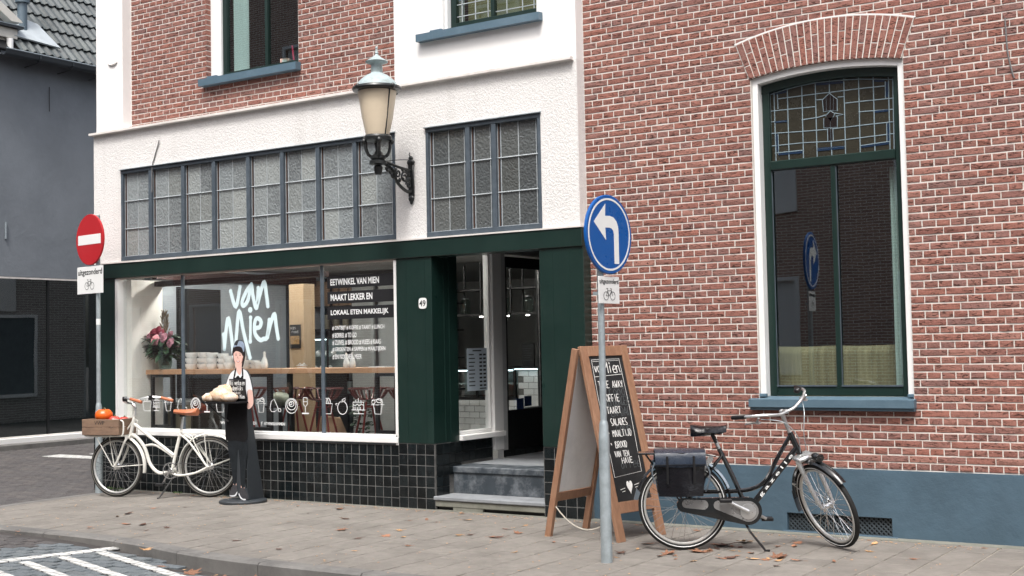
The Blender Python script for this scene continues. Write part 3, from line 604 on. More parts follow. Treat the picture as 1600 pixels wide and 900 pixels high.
# window
win = part('window', house)
b = MB(); arcstrip(b, lambda t: UC + .652 * t, lambda t: zin(t) - .001, lambda t: zin(t) - .055, .022, .145)
b.bbox(1.648, 1.698, .02, .145, 1.116, 3.80, .004); b.bbox(2.895, 2.942, .02, .145, 1.116, 3.80, .004)
b.build('outer_frame', 'white_paint', win)
b = MB(); arcstrip(b, lambda t: UC + .60 * t, lambda t: zin(t) - .056, lambda t: zin(t) - .125, .105, .165)
b.bbox(1.699, 1.762, .11, .17, 1.12, 3.775, .003); b.bbox(2.832, 2.894, .11, .17, 1.12, 3.775, .003); b.bbox(1.763, 2.831, .095, .165, 3.048, 3.125, .006)
b.bbox(2.283, 2.325, .11, .165, 1.20, 3.046, .004); b.bbox(1.763, 2.831, .11, .165, 1.122, 1.20, .004); b.build('green_frame', 'green', win)
b = MB()
for x0, x1 in ((1.763, 2.282), (2.326, 2.831)): b.box(x0, x1, .10, .118, 1.2005, 1.212); b.box(x0, x0 + .006, .118, .125, 1.213, 3.04)
b.build('putty_line', 'slate', win)
for x0, x1 in ((1.760, 2.286), (2.322, 2.834)): MB().box(x0, x1, .138, .143, 1.195, 3.052).build('pane', 'pane2', win)
b = MB(); arcstrip(b, lambda t: UC + .545 * t, lambda t: zin(t) - .115, lambda t: 3.12, .150, .153); b.build('leadlight_pane', 'pane_dark', win)
LEAD = {"lines": [[[1.76, 3.713], [1.757, 3.168]], [[1.795, 3.757], [1.796, 3.132]], [[1.916, 3.777], [1.913, 3.129]], [[2.045, 3.788], [2.041, 3.132]], [[2.164, 3.789], [2.161, 3.131]], [[2.288, 3.791], [2.284, 3.655]], [[2.284, 3.413], [2.288, 3.131]], [[2.411, 3.79], [2.406, 3.126]], [[2.536, 3.781], [2.53, 3.126]], [[2.658, 3.769], [2.653, 3.122]], [[2.783, 3.75], [2.777, 3.116]], [[2.818, 3.71], [2.811, 3.117]], [[1.757, 3.711], [1.915, 3.739], [2.044, 3.754], [2.163, 3.762], [2.287, 3.757], [2.409, 3.753], [2.535, 3.743], [2.656, 3.727], [2.82, 3.702]], [[1.829, 3.665], [2.041, 3.665], [2.16, 3.666], [2.284, 3.663], [2.407, 3.663], [2.532, 3.663], [2.749, 3.658]], [[1.753, 3.566], [1.91, 3.564], [2.157, 3.558]], [[2.17, 3.614], [2.226, 3.612]], [[2.354, 3.615], [2.405, 3.613]], [[2.416, 3.556], [2.528, 3.555], [2.821, 3.549]], [[1.753, 3.473], [1.903, 3.464]], [[2.035, 3.46], [2.178, 3.464]], [[2.526, 3.47], [2.818, 3.458]], [[1.753, 3.373], [2.048, 3.36], [2.282, 3.353], [2.414, 3.354], [2.538, 3.356], [2.818, 3.355]], [[1.755, 3.264], [2.045, 3.263], [2.271, 3.25], [2.411, 3.251], [2.534, 3.253], [2.818, 3.258]], [[1.787, 3.2], [2.035, 3.2]], [[2.165, 3.198], [2.409, 3.197]], [[2.532, 3.187], [2.775, 3.197]], [[1.825, 3.721], [1.827, 3.577]], [[1.82, 3.361], [1.821, 3.185]], [[2.756, 3.695], [2.755, 3.558]], [[2.757, 3.351], [2.755, 3.194]], [[2.223, 3.608], [2.284, 3.655], [2.349, 3.597], [2.346, 3.499], [2.287, 3.511], [2.228, 3.505], [2.223, 3.608]], [[2.254, 3.632], [2.254, 3.507]], [[2.292, 3.654], [2.287, 3.511]], [[2.318, 3.627], [2.314, 3.503]], [[2.287, 3.506], [2.326, 3.478], [2.287, 3.417], [2.246, 3.472], [2.287, 3.506]], [[2.178, 3.464], [2.246, 3.476]], [[2.326, 3.483], [2.397, 3.462], [2.333, 3.457]], [[2.229, 3.45], [2.227, 3.369], [2.343, 3.362], [2.346, 3.452]], [[2.259, 3.361], [2.258, 3.256]], [[2.303, 3.356], [2.303, 3.251]]], "blue": [[[2.171, 3.756], [2.404, 3.746], [2.404, 3.726], [2.171, 3.736]], [[1.803, 3.716], [1.906, 3.727], [1.906, 3.711], [1.802, 3.7]], [[2.665, 3.719], [2.751, 3.705], [2.75, 3.693], [2.665, 3.704]], [[2.761, 3.687], [2.779, 3.684], [2.775, 3.563], [2.757, 3.565]], [[2.662, 3.465], [2.776, 3.463], [2.775, 3.445], [2.661, 3.446]], [[1.795, 3.476], [1.904, 3.472], [1.903, 3.456], [1.795, 3.46]], [[1.803, 3.363], [1.82, 3.361], [1.822, 3.209], [1.805, 3.208]], [[2.76, 3.346], [2.778, 3.349], [2.776, 3.201], [2.758, 3.199]], [[1.82, 3.197], [2.035, 3.194], [2.034, 3.175], [1.819, 3.178]], [[2.165, 3.206], [2.399, 3.201], [2.399, 3.176], [2.164, 3.178]], [[2.54, 3.186], [2.77, 3.196], [2.77, 3.175], [2.539, 3.168]]], "dark": [[[2.226, 3.606], [2.284, 3.652], [2.346, 3.596], [2.343, 3.5], [2.287, 3.511], [2.231, 3.506]], [[2.287, 3.503], [2.323, 3.478], [2.288, 3.42], [2.249, 3.467]], [[2.232, 3.447], [2.343, 3.45], [2.34, 3.364], [2.23, 3.37]], [[2.262, 3.359], [2.303, 3.354], [2.303, 3.254], [2.262, 3.259]]], "vanmien": [[[-4.558, 2.262], [-4.48, 2.085], [-4.411, 2.304]], [[-4.236, 2.324], [-4.306, 2.262], [-4.365, 2.176], [-4.383, 2.12], [-4.357, 2.094], [-4.296, 2.148], [-4.247, 2.297]], [[-4.236, 2.324], [-4.214, 2.195], [-4.179, 2.075], [-4.153, 2.087], [-4.133, 2.28]], [[-4.153, 2.087], [-4.096, 2.241], [-4.043, 2.345], [-4.014, 2.213], [-3.993, 2.078]], [[-4.664, 1.621], [-4.676, 1.78]], [[-4.664, 1.621], [-4.635, 1.83], [-4.597, 1.966], [-4.555, 1.777], [-4.511, 1.517], [-4.47, 1.801], [-4.428, 2.039], [-4.362, 1.798], [-4.27, 1.521]], [[-4.259, 2.045], [-4.257, 2.039]], [[-4.255, 1.959], [-4.264, 1.698]], [[-4.191, 1.842], [-4.119, 1.852], [-4.097, 1.904], [-4.126, 1.942], [-4.169, 1.944], [-4.196, 1.882], [-4.193, 1.794], [-4.155, 1.737], [-4.104, 1.71], [-4.061, 1.723], [-4.01, 1.74], [-3.973, 1.926]], [[-4.004, 1.74], [-3.948, 1.9], [-3.896, 1.989], [-3.873, 1.861], [-3.846, 1.722]]]}
b = MB()
for l in LEAD['lines']: b.tube([(x, .148, z) for x, z in l], .0046, 5, sq=(1, .6))
b.build('lead_came', 'lead2', win)
for k, mt in (('blue', 'pane_blue'), ('dark', 'pane_deep')):
    for q in LEAD[k]: b = MB(); b.prism(q, .1455, .149); b.build('coloured_pane', mt, win)
b = MB(); b.add([(1.575, -.075, 1.035), (2.965, -.075, 1.035), (2.965, -.075, 1.098), (1.575, -.075, 1.098), (1.575, .11, 1.035), (2.965, .11, 1.035), (2.965, .11, 1.119), (1.575, .11, 1.119)], [(0, 1, 2, 3), (7, 6, 5, 4), (0, 4, 5, 1), (3, 2, 6, 7), (0, 3, 7, 4), (1, 5, 6, 2)])
b.bbox(1.64, 1.70, -.0, .05, 1.117, 1.145); b.bbox(2.893, 2.95, 0, .05, 1.117, 1.145); b.bbox(1.580, 2.96, -.055, .05, 1.008, 1.034, .003)
b.build('window_sill', 'bluesill', win)
# vent grille
g = part('vent', house); b = MB(); b.box(1.867, 2.745, .05, .06, -.02, .16); b.build('vent_recess', 'room_dark', g)
b = MB(); st = .038
for i in range(-6, 30):
    for s in (1, -1):
        x0 = 1.867 + i * st; P = []
        for q in range(2): P.append((x0 + (q if s == 1 else 1 - q) * .15, q * .15 + .008))
        (xa, za), (xb, zb) = P
        if xb < xa: xa, za, xb, zb = xb, zb, xa, za
        def cut(xv): return za + (zb - za) * (xv - xa) / (xb - xa)
        if xb < 1.870 or xa > 2.742: continue
        if xa < 1.87: za = cut(1.87); xa = 1.87
        if xb > 2.742: zb = cut(2.742); xb = 2.742
        b.tube([(xa, .012 + (.004 if s > 0 else 0), za), (xb, .012 + (.004 if s > 0 else 0), zb)], .0065, 4)
b.build('grille', 'grille', g); MB().bbox(1.83, 2.79, -.045, .02, -.02, .010).build('vent_ledge', 'plinth', g)
b = MB(); b.tube(crom([(3.741, -.012, 4.03), (3.743, -.014, 3.95), (3.75, -.012, 3.77), (3.775, -.012, 3.62), (3.79, -.008, 3.56)]), .006, 6); b.build('cable_end', 'wire', house)
# room behind the window
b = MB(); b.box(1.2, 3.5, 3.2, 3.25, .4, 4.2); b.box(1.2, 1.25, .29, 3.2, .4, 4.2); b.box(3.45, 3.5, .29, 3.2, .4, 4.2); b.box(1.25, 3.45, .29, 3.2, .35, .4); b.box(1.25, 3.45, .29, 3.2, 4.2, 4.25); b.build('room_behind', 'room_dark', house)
b = MB(); V = []
for i in range(25): x = 2.735 + .012 * i * .45; V += [(x, .25 + .014 * sin(i * 1.9), 1.15), (x, .25 + .014 * sin(i * 1.9), 3.0)]
b.add(V, [(2 * i, 2 * i + 2, 2 * i + 3, 2 * i + 1) for i in range(24)]); b.build('curtain', 'curtain', house, smooth=True)
sofa = thing('sofa', 'striped beige sofa back standing behind the arched window of the brick house', 'sofa', (2.27, .62, .4))
b = MB(); P = []
for i in range(13):
    a = pi * i / 12; P.append((.10 * cos(a), 1.06 + .075 * sin(a)))
prof = [(.10, .30)] + P + [(-.10, .30)]
V = []; 
for i in range(41):
    x = -.85 + 1.7 * i / 40; sag = .003 * sin(i * .5)
    V += [(x, y, z + sag) for y, z in prof]
m_ = len(prof); b.add(V, [(i * m_ + k, i * m_ + k + 1, (i + 1) * m_ + k + 1, (i + 1) * m_ + k) for i in range(40) for k in range(m_ - 1)] + [tuple(range(m_)), tuple(range(40 * m_, 41 * m_))])
b.build('backrest', 'sofa', sofa, smooth=True); MB().bbox(-.85, .85, .09, .75, .12, .52, .05).build('seat', 'sofa', sofa); MB().bbox(-.95, -.86, -.1, .75, .1, .7, .04).build('armrest', 'sofa', sofa); MB().bbox(.86, .95, -.1, .75, .1, .7, .04).build('armrest', 'sofa', sofa)
for sx in (-.9, .86):
    for sy in (-.06, .68): MB().box(sx, sx + .05, sy, sy + .05, 0, .12).build('leg', 'cedar_dk', sofa)
pl = thing('pendant_lamp', 'small lit filament bulb hanging behind the arched window, by the curtain', 'lamp', (2.625, .75, 2.56))
b = MB(); b.lathe([(.004, 0), (.018, .01), (.024, .04), (.02, .07), (.011, .1), (.01, .12)], 14); b.build('glowing_bulb', 'bulb', pl, smooth=True)
MB().lathe([(.013, .121), (.014, .17), (.004, .18), (.003, 1.7)], 10).build('cord', 'black', pl)

# ================================================================== CORNER SHOP
shop = thing('corner_shop', 'white roughcast corner shop with dark green front, black tiles and wide lettered window', 'shop', (-3.4, 0, 0))
GL1 = (-6.285, -2.14, 2.688, 3.765); GL2 = (-1.75, -.405, 2.680, 3.765)
b = wallholes(MB(), -6.78, -.0, 2.665, 4.222, [GL1, GL2], -.13, .25); b.build('roughcast_wall', 'stucco', shop, world=True)
b = MB(); b.box(-6.78, -6.72, .25, 11, 0, 7.5); b.build('side_wall', 'side_brick', shop, world=True)
b = MB(); b.box(-6.81, -6.785, 7.5, 9.0, 2.68, 6.0); b.build('side_render_panel', 'stucco', shop, world=True)
b = MB(); b.box(-6.70, -5.7, 12.0, 12.05, 0, 7.5); b.box(-6.72, 7, 11, 11.1, 0, 7.5); b.build('rear_wall', 'room', shop, world=True)
# window in the side wall (seen mirrored in the glass across the street)
sw = part('side_window', shop, (-3.4 + 3.4, 0, 0)); b = MB()
for y0, y1 in ((6.0, 7.2), (8.4, 9.6)):
    b.box(-6.83, -6.785, y0, y0 + .08, .6, 2.6); b.box(-6.83, -6.785, y1 - .08, y1, .6, 2.6); b.box(-6.83, -6.785, y0 + .08, y1 - .08, .6, .68); b.box(-6.83, -6.785, y0 + .08, y1 - .08, 2.52, 2.6)
b.build('window_frame', 'white_paint', sw, world=True); b = MB()
for y0, y1 in ((6.0, 7.2), (8.4, 9.6)): b.box(-6.80, -6.785, y0 + .08, y1 - .08, .68, 2.52)
b.build('window_glass', 'slate', sw, world=True)
# upper storey
b = MB(); b.bbox(-6.73, -6.255, -.13, .25, 4.262, 7.2, .004); b.build('corner_pilaster', 'plaster', shop, world=True)
b = MB(); V = [];
for i in range(9): a = pi * (1.08 + .84 * i / 8); V.append((-6.42 + .085 * cos(a), 5.07 + .03 + .045 * sin(a)))
b.tube([(x, -.14, z) for x, z in V], [.004, .009, .012, .014, .014, .014, .012, .009, .004], 6); b.build('plaster_scroll', 'trim', shop, world=True)
UWH = (-4.975, -3.556, 4.66, 6.8); UW2 = (-1.515, -.42, 4.70, 6.8)
b = wallholes(MB(), -6.255, -2.13, 4.24, 7.2, [UWH], .004, .25); uw = b.build('brick_wall', 'mortar', shop, world=True)
uwo = uw; uw.location = (3.4, 0, 0)      # frame in world metres so that bricks can be set in world metres
uw.data.transform(Matrix.Translation((-3.4, 0, 0)))
def segs_left(z): return [(-6.25, -4.975), (-3.556, -2.132)] if UWH[2] < z else [(-6.25, -2.132)]
lay(uw, 49, 4.262, .004, segs_left, -6.25, random.Random(5))
b = MB()                                     # brick reveal of that window, left side: toothed ends
for k in range(40):
    z = 4.69 + .06 * k; b.bbox(-5.06 if 0 else -4.985, -4.972, .0, .12, z, z + .05, .002)
o = b.build('reveal_bricks', 'brick', uw); o['kind'] = 'stuff'
b = wallholes(MB(), -2.13, -.0, 4.222, 7.2, [UW2], -.131, .25); b.build('plaster_bay', 'plaster', shop, world=True)
b = MB()
for x0, x1, z in ((-6.80, -2.131, 4.222), (-2.129, -.03, 4.208)):
    b.add([(x0, -.19, z + .008), (x1, -.19, z + .008), (x1, -.19, z + .034), (x0, -.19, z + .034), (x0, -.10, z), (x1, -.10, z), (x1, .01, z + .055), (x0, .01, z + .055)], [(0, 1, 2, 3), (3, 2, 6, 7), (0, 4, 5, 1), (7, 6, 5, 4), (0, 3, 7, 4), (1, 5, 6, 2)])
b.build('string_course', 'trim', shop, world=True)
def casement(x0, x1, z0, z1, yw, name, mull, jamb, curt=None):
    w = part(name, shop); b = MB(); g = .06
    if jamb: b.bbox(x0, x0 + jamb, yw - .03, yw + .1, z0, z1, .004); MB().bbox(x1 - .02, x1, yw - .03, yw + .1, z0, z1, .004).build('white_frame', 'white_paint', w, world=True)
    else: b.bbox(x0 - .0, x0 + .03, yw - .06, yw + .1, z0, z1, .003)
    b.build('white_frame', 'white_paint', w, world=True)
    a = x0 + (jamb or .03); c = x1 - (.02 if jamb else 0); b = MB()
    b.bbox(a, a + g, yw, yw + .06, z0 + .0, z1, .003); b.bbox(c - g, c, yw, yw + .06, z0, z1, .003); b.bbox(a + g, c - g, yw, yw + .06, z0, z0 + .075, .003); b.bbox(mull - .02, mull + .02, yw + .001, yw + .058, z0 + .076, z1, .003)
    b.build('green_frame', 'green', w, world=True)
    for p0, p1 in ((a + g, mull - .02), (mull + .02, c - g)): MB().box(p0 - .003, p1 + .003, yw + .03, yw + .034, z0 + .07, z1).build('pane', 'pane2', w, world=True)
    return w, a + g, c - g
w1, a1, c1 = casement(-4.972, -3.558, 4.70, 6.8, .10, 'upper_window', -4.13, .165)
b = MB(); b.add([(-5.02, -.085, 4.62), (-3.52, -.085, 4.62), (-3.52, -.085, 4.70), (-5.02, -.085, 4.70), (-5.02, .1, 4.62), (-3.52, .1, 4.62), (-3.52, .1, 4.715), (-5.02, .1, 4.715)], [(0, 1, 2, 3), (7, 6, 5, 4), (0, 4, 5, 1), (3, 2, 6, 7), (0, 3, 7, 4), (1, 5, 6, 2)])
b.bbox(-4.97, -4.82, .0, .07, 4.712, 4.742); b.build('window_sill', 'bluesill', w1, world=True)
w2, a2, c2 = casement(-1.512, -.422, 4.72, 6.8, -.04, 'bay_window', -.985, 0)
b = MB(); b.add([(-1.80, -.205, 4.632), (-.355, -.205, 4.632), (-.355, -.205, 4.705), (-1.80, -.205, 4.705), (-1.80, -.1, 4.632), (-.355, -.1, 4.632), (-.355, .0, 4.722), (-1.80, .0, 4.722)], [(0, 1, 2, 3), (7, 6, 5, 4), (0, 4, 5, 1), (3, 2, 6, 7), (0, 3, 7, 4), (1, 5, 6, 2)])
b.bbox(-1.66, -1.515, -.16, -.13, 4.70, 4.735); b.build('window_sill', 'bluesill', w2, world=True)
b = MB()
for x in (-1.36, -1.2, -1.05, -.83, -.65, -.52): b.tube([(x, -.013, 4.80), (x, -.013, 6.7)], .005, 4)
for z in (4.86, 4.98, 5.16): b.tube([(-1.42, -.013, z), (-1.0, -.013, z + .0)], .005, 4); b.tube([(-.96, -.013, z - .02), (-.48, -.013, z - .02)], .005, 4)
b.build('lead_came', 'lead', w2, world=True)
MB().box(-1.40, -1.28, -.012, -.009, 5.02, 5.06).build('coloured_pane', 'bluesill', w2, world=True)
MB().box(-1.45, -.45, .22, .23, 4.8, 6.8).build('yellow_blind', M('mustard_window_blind', (.30, .26, .13), .7, var=.3, vs=8), w2, world=True)
b = MB(); V = []
for i in range(22): x = -4.72 + .0115 * i; V += [(x, .19 + .012 * sin(i * 2.1), 4.76), (x, .19 + .012 * sin(i * 2.1), 6.8)]
b.add(V, [(2 * i, 2 * i + 2, 2 * i + 3, 2 * i + 1) for i in range(21)]); b.build('curtain', 'curtain_b', w1, world=True, smooth=True)
b = MB(); b.box(-5.3, -2.9, 2.4, 2.45, 4.3, 7.1); b.box(-5.35, -5.3, .26, 2.4, 4.3, 7.1); b.box(-2.9, -2.85, .26, 2.4, 4.3, 7.1); b.box(-5.3, -2.9, .26, 2.4, 4.25, 4.3); b.box(-5.3, -2.9, .26, 2.4, 7.1, 7.15)
b.box(-2.0, -.2, 1.4, 1.45, 4.3, 7.1); b.box(-2.05, -2.0, .26, 1.4, 4.3, 7.1); b.box(-.2, -.15, .26, 1.4, 4.3, 7.1); b.box(-2, -.2, .26, 1.4, 4.25, 4.3); b.build('upstairs_rooms', 'room_dark', shop, world=True)
b = MB(); b.box(-6.72, 7, .3, 11, 7.2, 7.3); b.build('flat_roof', 'zinc_dk', shop, world=True)
# transom windows of cathedral glass
def gallery(x0, x1, z0, z1, verts, name, hb):
    w = part(name, shop); y = -.105; b = MB(); f = .034
    b.bbox(x0, x1, y - .035, y + .04, z1 - .04, z1, .003); b.bbox(x0, x1, y - .035, y + .04, z0, z0 + .05, .003); b.bbox(x0, x0 + f, y - .033, y + .038, z0 + .05, z1 - .04, .003); b.bbox(x1 - f, x1, y - .033, y + .038, z0 + .05, z1 - .04, .003)
    for v in verts: b.bbox(v - .026, v + .026, y - .034, y + .038, z0 + .05, z1 - .04, .003)
    b.build('frame', 'slate', w, world=True)
    b = MB(); b.add([(x0 - .01, -.165, z1 + .002), (x1 + .01, -.165, z1 + .002), (x1 + .01, -.165, z1 + .008), (x0 - .01, -.165, z1 + .008), (x0 - .01, -.12, z1 + .002), (x1 + .01, -.12, z1 + .002), (x1 + .01, -.12, z1 + .022), (x0 - .01, -.12, z1 + .022)], [(0, 1, 2, 3), (7, 6, 5, 4), (0, 4, 5, 1), (3, 2, 6, 7), (0, 3, 7, 4), (1, 5, 6, 2)]); b.build('drip_flashing', 'zinc', w, world=True)
    ed = [x0 + f - .026] + verts + [x1 - f + .026]; c = MB(); s = MB(); br = MB()
    for a, e in zip(ed, ed[1:]):
        a += .026; e -= .026; ia, ie = a + .035, e - .035; mid = (ia + ie) / 2
        cols = [ia, mid, ie] if ie - ia > .26 else [ia, ie]
        br.box(a + .010, a + .018, y + .002, y + .012, z0 + .05, z1 - .04); br.box(e - .018, e - .010, y + .002, y + .012, z0 + .05, z1 - .04)
        c.box(a, a + .004, y, y + .010, z0 + .05, z1 - .04); c.box(e - .004, e, y, y + .010, z0 + .05, z1 - .04)
        for q in cols: c.tube([(q, y + .008, z0 + .05), (q, y + .008, z1 - .04)], .0042, 4)
        zs = [z0 + .05, z0 + .05 + (z1 - z0 - .09) / 3, z0 + .05 + 2 * (z1 - z0 - .09) / 3, z1 - .04]
        for z in zs[1:3]: c.tube([(a, y + .002, z), (e, y + .002, z)], .0065, 5)
        c.box(a, e, y - .005, y + .004, zs[0], zs[0] + .007)
        for k in range(3):
            for q0, q1 in zip([a] + cols, cols + [e]):
                if q1 - q0 < .05: s.box(q0, q1, y + .015, y + .019, zs[k], zs[k + 1]); continue
                g_ = MB(); g_.box(q0, q1, y + .012, y + .017, zs[k], zs[k + 1]); g_.build('pane', 'obsc_sky' if name == 'transom_window' else 'obsc_dk', w, world=True)
    c.build('glazing_bar', 'lead', w, world=True); s.build('edge_glass', 'slate', w, world=True); br.build('brown_glazing_strip', M('brown_strip_' + name, (.08, .04, .025), .6), w, world=True)
gallery(*GL1[:2], *GL1[2:], [-5.777, -5.229, -4.733, -4.197, -3.692, -3.180, -2.671], 'transom_window', 0)
gallery(*GL2[:2], *GL2[2:], [-1.243, -.936], 'door_transom_window', 0)
for x0, x1 in ((-1.235, -.944),): pass
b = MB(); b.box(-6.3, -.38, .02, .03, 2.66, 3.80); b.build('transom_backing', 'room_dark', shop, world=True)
# green timber front
b = MB(); b.bbox(-6.62, .03, -.155, .05, 2.490, 2.662, .004); b.build('fascia', 'green', shop, world=True)
b = MB(); b.box(-6.62, .03, -.165, .0, 2.664, 2.678); b.build('fascia_flashing', 'trim', shop, world=True)
b = MB(); b.box(-6.5, -2.15, -.12, .0, 2.478, 2.490); b.build('fascia_bead', M('pinkish_grey_bead', (.45, .38, .35), .6), shop, world=True)
b = MB(); b.bbox(-6.73, -6.405, -.128, .2, .62, 2.488, .004); b.build('corner_post', 'green_dk', shop, world=True)
p1 = MB(); p1.bbox(-2.148, -1.705, -.137, .05, .644, 2.489, .004)
for x in (-2.02, -1.79): p1.box(x, x + .003, -.1385, -.13, .66, 2.47)
p1.build('pilaster', 'green', shop, world=True)
p2 = MB(); p2.bbox(-.445, .030, -.137, .0, .650, 2.489, .004)
for x in (-.30, -.12): p2.box(x, x + .003, -.1385, -.13, .66, 2.47)
p2.build('pilaster', 'green', shop, world=True)
# porch: left cheek, inner doors, ceiling
b = MB(); b.box(-1.85, -1.706, -.10, .145, .644, 2.488); b.box(-1.80, -1.70, .145, .285, .644, 2.60); b.box(-1.72, -1.699, .06, .07, .66, 2.48); b.build('porch_cheek', 'green_dk', shop, world=True)
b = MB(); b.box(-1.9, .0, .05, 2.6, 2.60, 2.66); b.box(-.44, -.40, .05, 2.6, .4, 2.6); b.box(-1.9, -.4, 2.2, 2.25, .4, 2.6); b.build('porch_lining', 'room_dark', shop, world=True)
sd_ = part('side_window_of_porch', shop); sd_.name = 'porch_window'
b = MB(); b.bbox(-1.79, -1.70, .93, 1.10, .50, 2.60, .004); b.bbox(-1.80, -1.74, .285, .33, .70, 2.60, .002); b.bbox(-1.80, -1.735, .90, .929, .70, 2.60, .002); b.bbox(-1.80, -1.735, .33, .90, .700, .735, .002); b.bbox(-1.80, -1.735, .33, .90, 2.56, 2.60, .002); b.bbox(-1.80, -1.66, .285, 1.08, .645, .698, .005)
b.build('white_frame', 'white_paint', sd_, world=True); MB().box(-1.765, -1.760, .325, .905, .73, 2.57).build('pane', 'pane', sd_, world=True)
b = MB(); b.bbox(-1.79, -1.71, 1.10, 1.19, .40, 2.60, .003); b.build('post_side', M('post_white_in_shade', (.50, .51, .51), .5), sd_, world=True)  # darker side of the white post, its shade put into the colour
door = part('door', shop); b = MB(); b.bbox(-1.79, -1.745, 1.20, 2.05, .42, .90, .003); b.bbox(-1.79, -1.745, 1.20, 1.27, .90, 2.56, .003); b.bbox(-1.79, -1.745, 1.93, 2.05, .90, 2.56, .003); b.bbox(-1.79, -1.745, 1.27, 1.93, 2.44, 2.56, .003); b.build('door_leaf', 'black', door, world=True)
MB().box(-1.768, -1.763, 1.265, 1.935, .895, 2.445).build('pane', 'pane', door, world=True)
b = MB(); b.box(-1.744, -1.738, 1.905, 1.928, .90, 2.44); b.box(-1.744, -1.738, 1.56, 1.905, .90, .915); b.build('door_edge_trim', 'alu', door, world=True)
b = MB(); b.box(-1.745, -1.742, 1.42, 1.56, .90, 1.02); b.box(-1.745, -1.742, 1.575, 1.72, .93, 1.04); b.build('sticker', 'navy', door, world=True)
# opening hours sheet on the porch window
sh = MB(); sh.box(-1.757, -1.7555, .52, .88, 1.135, 1.575); hours = sh.build('opening_hours_sheet', M('pale_blue_sheet', (.46, .54, .60), .5, var=.03), sd_, world=True)
b = MB()
for k in range(9):
    z = 1.515 - .040 * k; b.box(-1.7551, -1.7546, .55, .55 + (.11 if k % 3 else .09), z - .011, z); b.box(-1.7551, -1.7546, .74, .79, z - .017, z + .002); b.box(-1.7551, -1.7546, .81, .86, z - .017, z + .002)
b.box(-1.7551, -1.7546, .62, .78, 1.543, 1.556); b.box(-1.7551, -1.7546, .74, .86, 1.15, 1.162); b.build('hours_print', 'ink', sd_, world=True)
# steps
b = MB(); b.bbox(-1.725, -.437, -.14, .20, .095, .135, .008); b.build('lower_step', 'stone_lt', shop, world=True)
b = MB(); b.bbox(-1.75, -.437, -.125, .1, .035, .094, .006); b.box(-1.50, -1.15, -.12, .1, -.01, .035); b.box(-.75, -.437, -.12, .1, -.01, .035) if 0 else b.box(-1.72, -1.70, -.1, .1, -.01, .035); b.build('step_support', 'concrete', shop, world=True)
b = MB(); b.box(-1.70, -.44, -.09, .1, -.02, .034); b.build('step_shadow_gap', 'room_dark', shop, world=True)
b = MB(); b.bbox(-1.700, -.447, .17, .5, .135, .338, .004); b.bbox(-1.712, -.446, .155, .5, .339, .402, .008); b.build('upper_step', 'stone', shop, world=True)
b = MB(); b.box(-1.80, -.42, .501, 2.3, .30, .401); b.build('porch_floor', 'stone_lt', shop, world=True)
# black tiles
tw = MB(); tw.box(-6.735, -2.150, -.1245, .25, -.1, .626); tw.box(-2.152, -1.706, -.1305, .1, -.1, .642); tw.box(-1.85, -1.7045, -.1, .285, .137, .642); tw.box(-1.85, -1.7345, .2855, .93, .38, .644); tw.box(-.444, .02, -.1305, .0, -.1, .648); tw.box(.0205, .022, -.12, 0, 0, .6)
tiled = tw.build('tiled_base', 'grout', shop, world=True); tiled.location = (3.4, 0, 0); tiled.data.transform(Matrix.Translation((-3.4, 0, 0)))
T = []; x = -2.152; 
while x > -6.72:
    z = .622
    while z > -.02: T.append((x - .052, -.120, z - .053, .1035, .1055)); z -= .1055
    x -= .1035
for i in range(4):
    for k in range(6): T.append((-2.150 + .111 * (i + .5), -.126, .640 - .1066 * (k + .5), .111, .1066))
for i in range(4):
    for k in range(7): T.append((-.442 + .1155 * (i + .5), -.126, .646 - .1075 * (k + .5), .1155, .1075))
T.append
piece_tiles(tiled, T, tile_geo, 0, random.Random(9))
T = []
for i in range(4):
    for k in range(6):
        if k < 3: T.append((-1.6985, -.06 + .105 * (i), .588 - .1066 * k, .104, .1066))
        elif i < 2: T.append((-1.6985, -.06 + .105 * i, .588 - .1066 * k, .104, .1066))
for i in range(6):
    for k in range(2): T.append((-1.7285, .335 + .1035 * i, .590 - .1066 * k, .1035, .1066))
for i in range(9): T.append((-1.712, 1.15 + .105 * i, .45, .104, .08))
piece_tiles(tiled, T, tile_geo, pi / 2, random.Random(10), name='porch_tile')
# big shop window
sv = part('shop_window', shop)
b = MB(); b.bbox(-6.404, -6.355, -.135, .0, .62, 2.478, .003); b.bbox(-2.185, -2.150, -.135, .0, .62, 2.478, .003); b.bbox(-6.40, -2.150, -.150, .02, .640, .700, .006); b.box(-6.39, -2.160, -.135, .0, .7005, .718); b.build('white_frame', 'white_paint', sv, world=True)
b = MB(); b.box(-6.40, -2.15, -.13, .0, .627, .639); b.build('frame_shadow_bead', 'slate', sv, world=True)
for x in (-5.317, -3.198): MB().tube([(x, -.065, .700), (x, -.065, 2.478)], .0225, 8).build('glazing_post', 'slate', sv, world=True, smooth=True)
for x0, x1 in ((-6.356, -5.335), (-5.30, -3.216), (-3.18, -2.183)): MB().box(x0, x1, -.052, -.047, .700, 2.479).build('pane', 'pane', sv, world=True)
# number 49
npl = part('house_number', shop); b = MB(); P = []
for i in range(24): a = 2 * pi * i / 24; P.append((-1.812 + .048 * (abs(cos(a)) ** .6) * (1 if cos(a) > 0 else -1), 2.030 + .054 * (abs(sin(a)) ** .5) * (1 if sin(a) > 0 else -1)))
b.prism(P, -.146, -.1385); b.build('enamel_plate', 'white_sign', npl, world=True)
text('number_print', '49', npl, 'ink', -1.851 + 3.4, -.148, 2.000, .078, .060, offset=.01)
b = MB(); b.tube(crom([(-5.60, -.15, 4.055), (-5.612, -.145, 4.04), (-5.63, -.142, 4.0), (-5.70, -.14, 3.85), (-5.727, -.145, 3.75), (-5.73, -.147, 3.46)]), .0065, 6); b.build('cable_end', 'wire', shop, world=True)

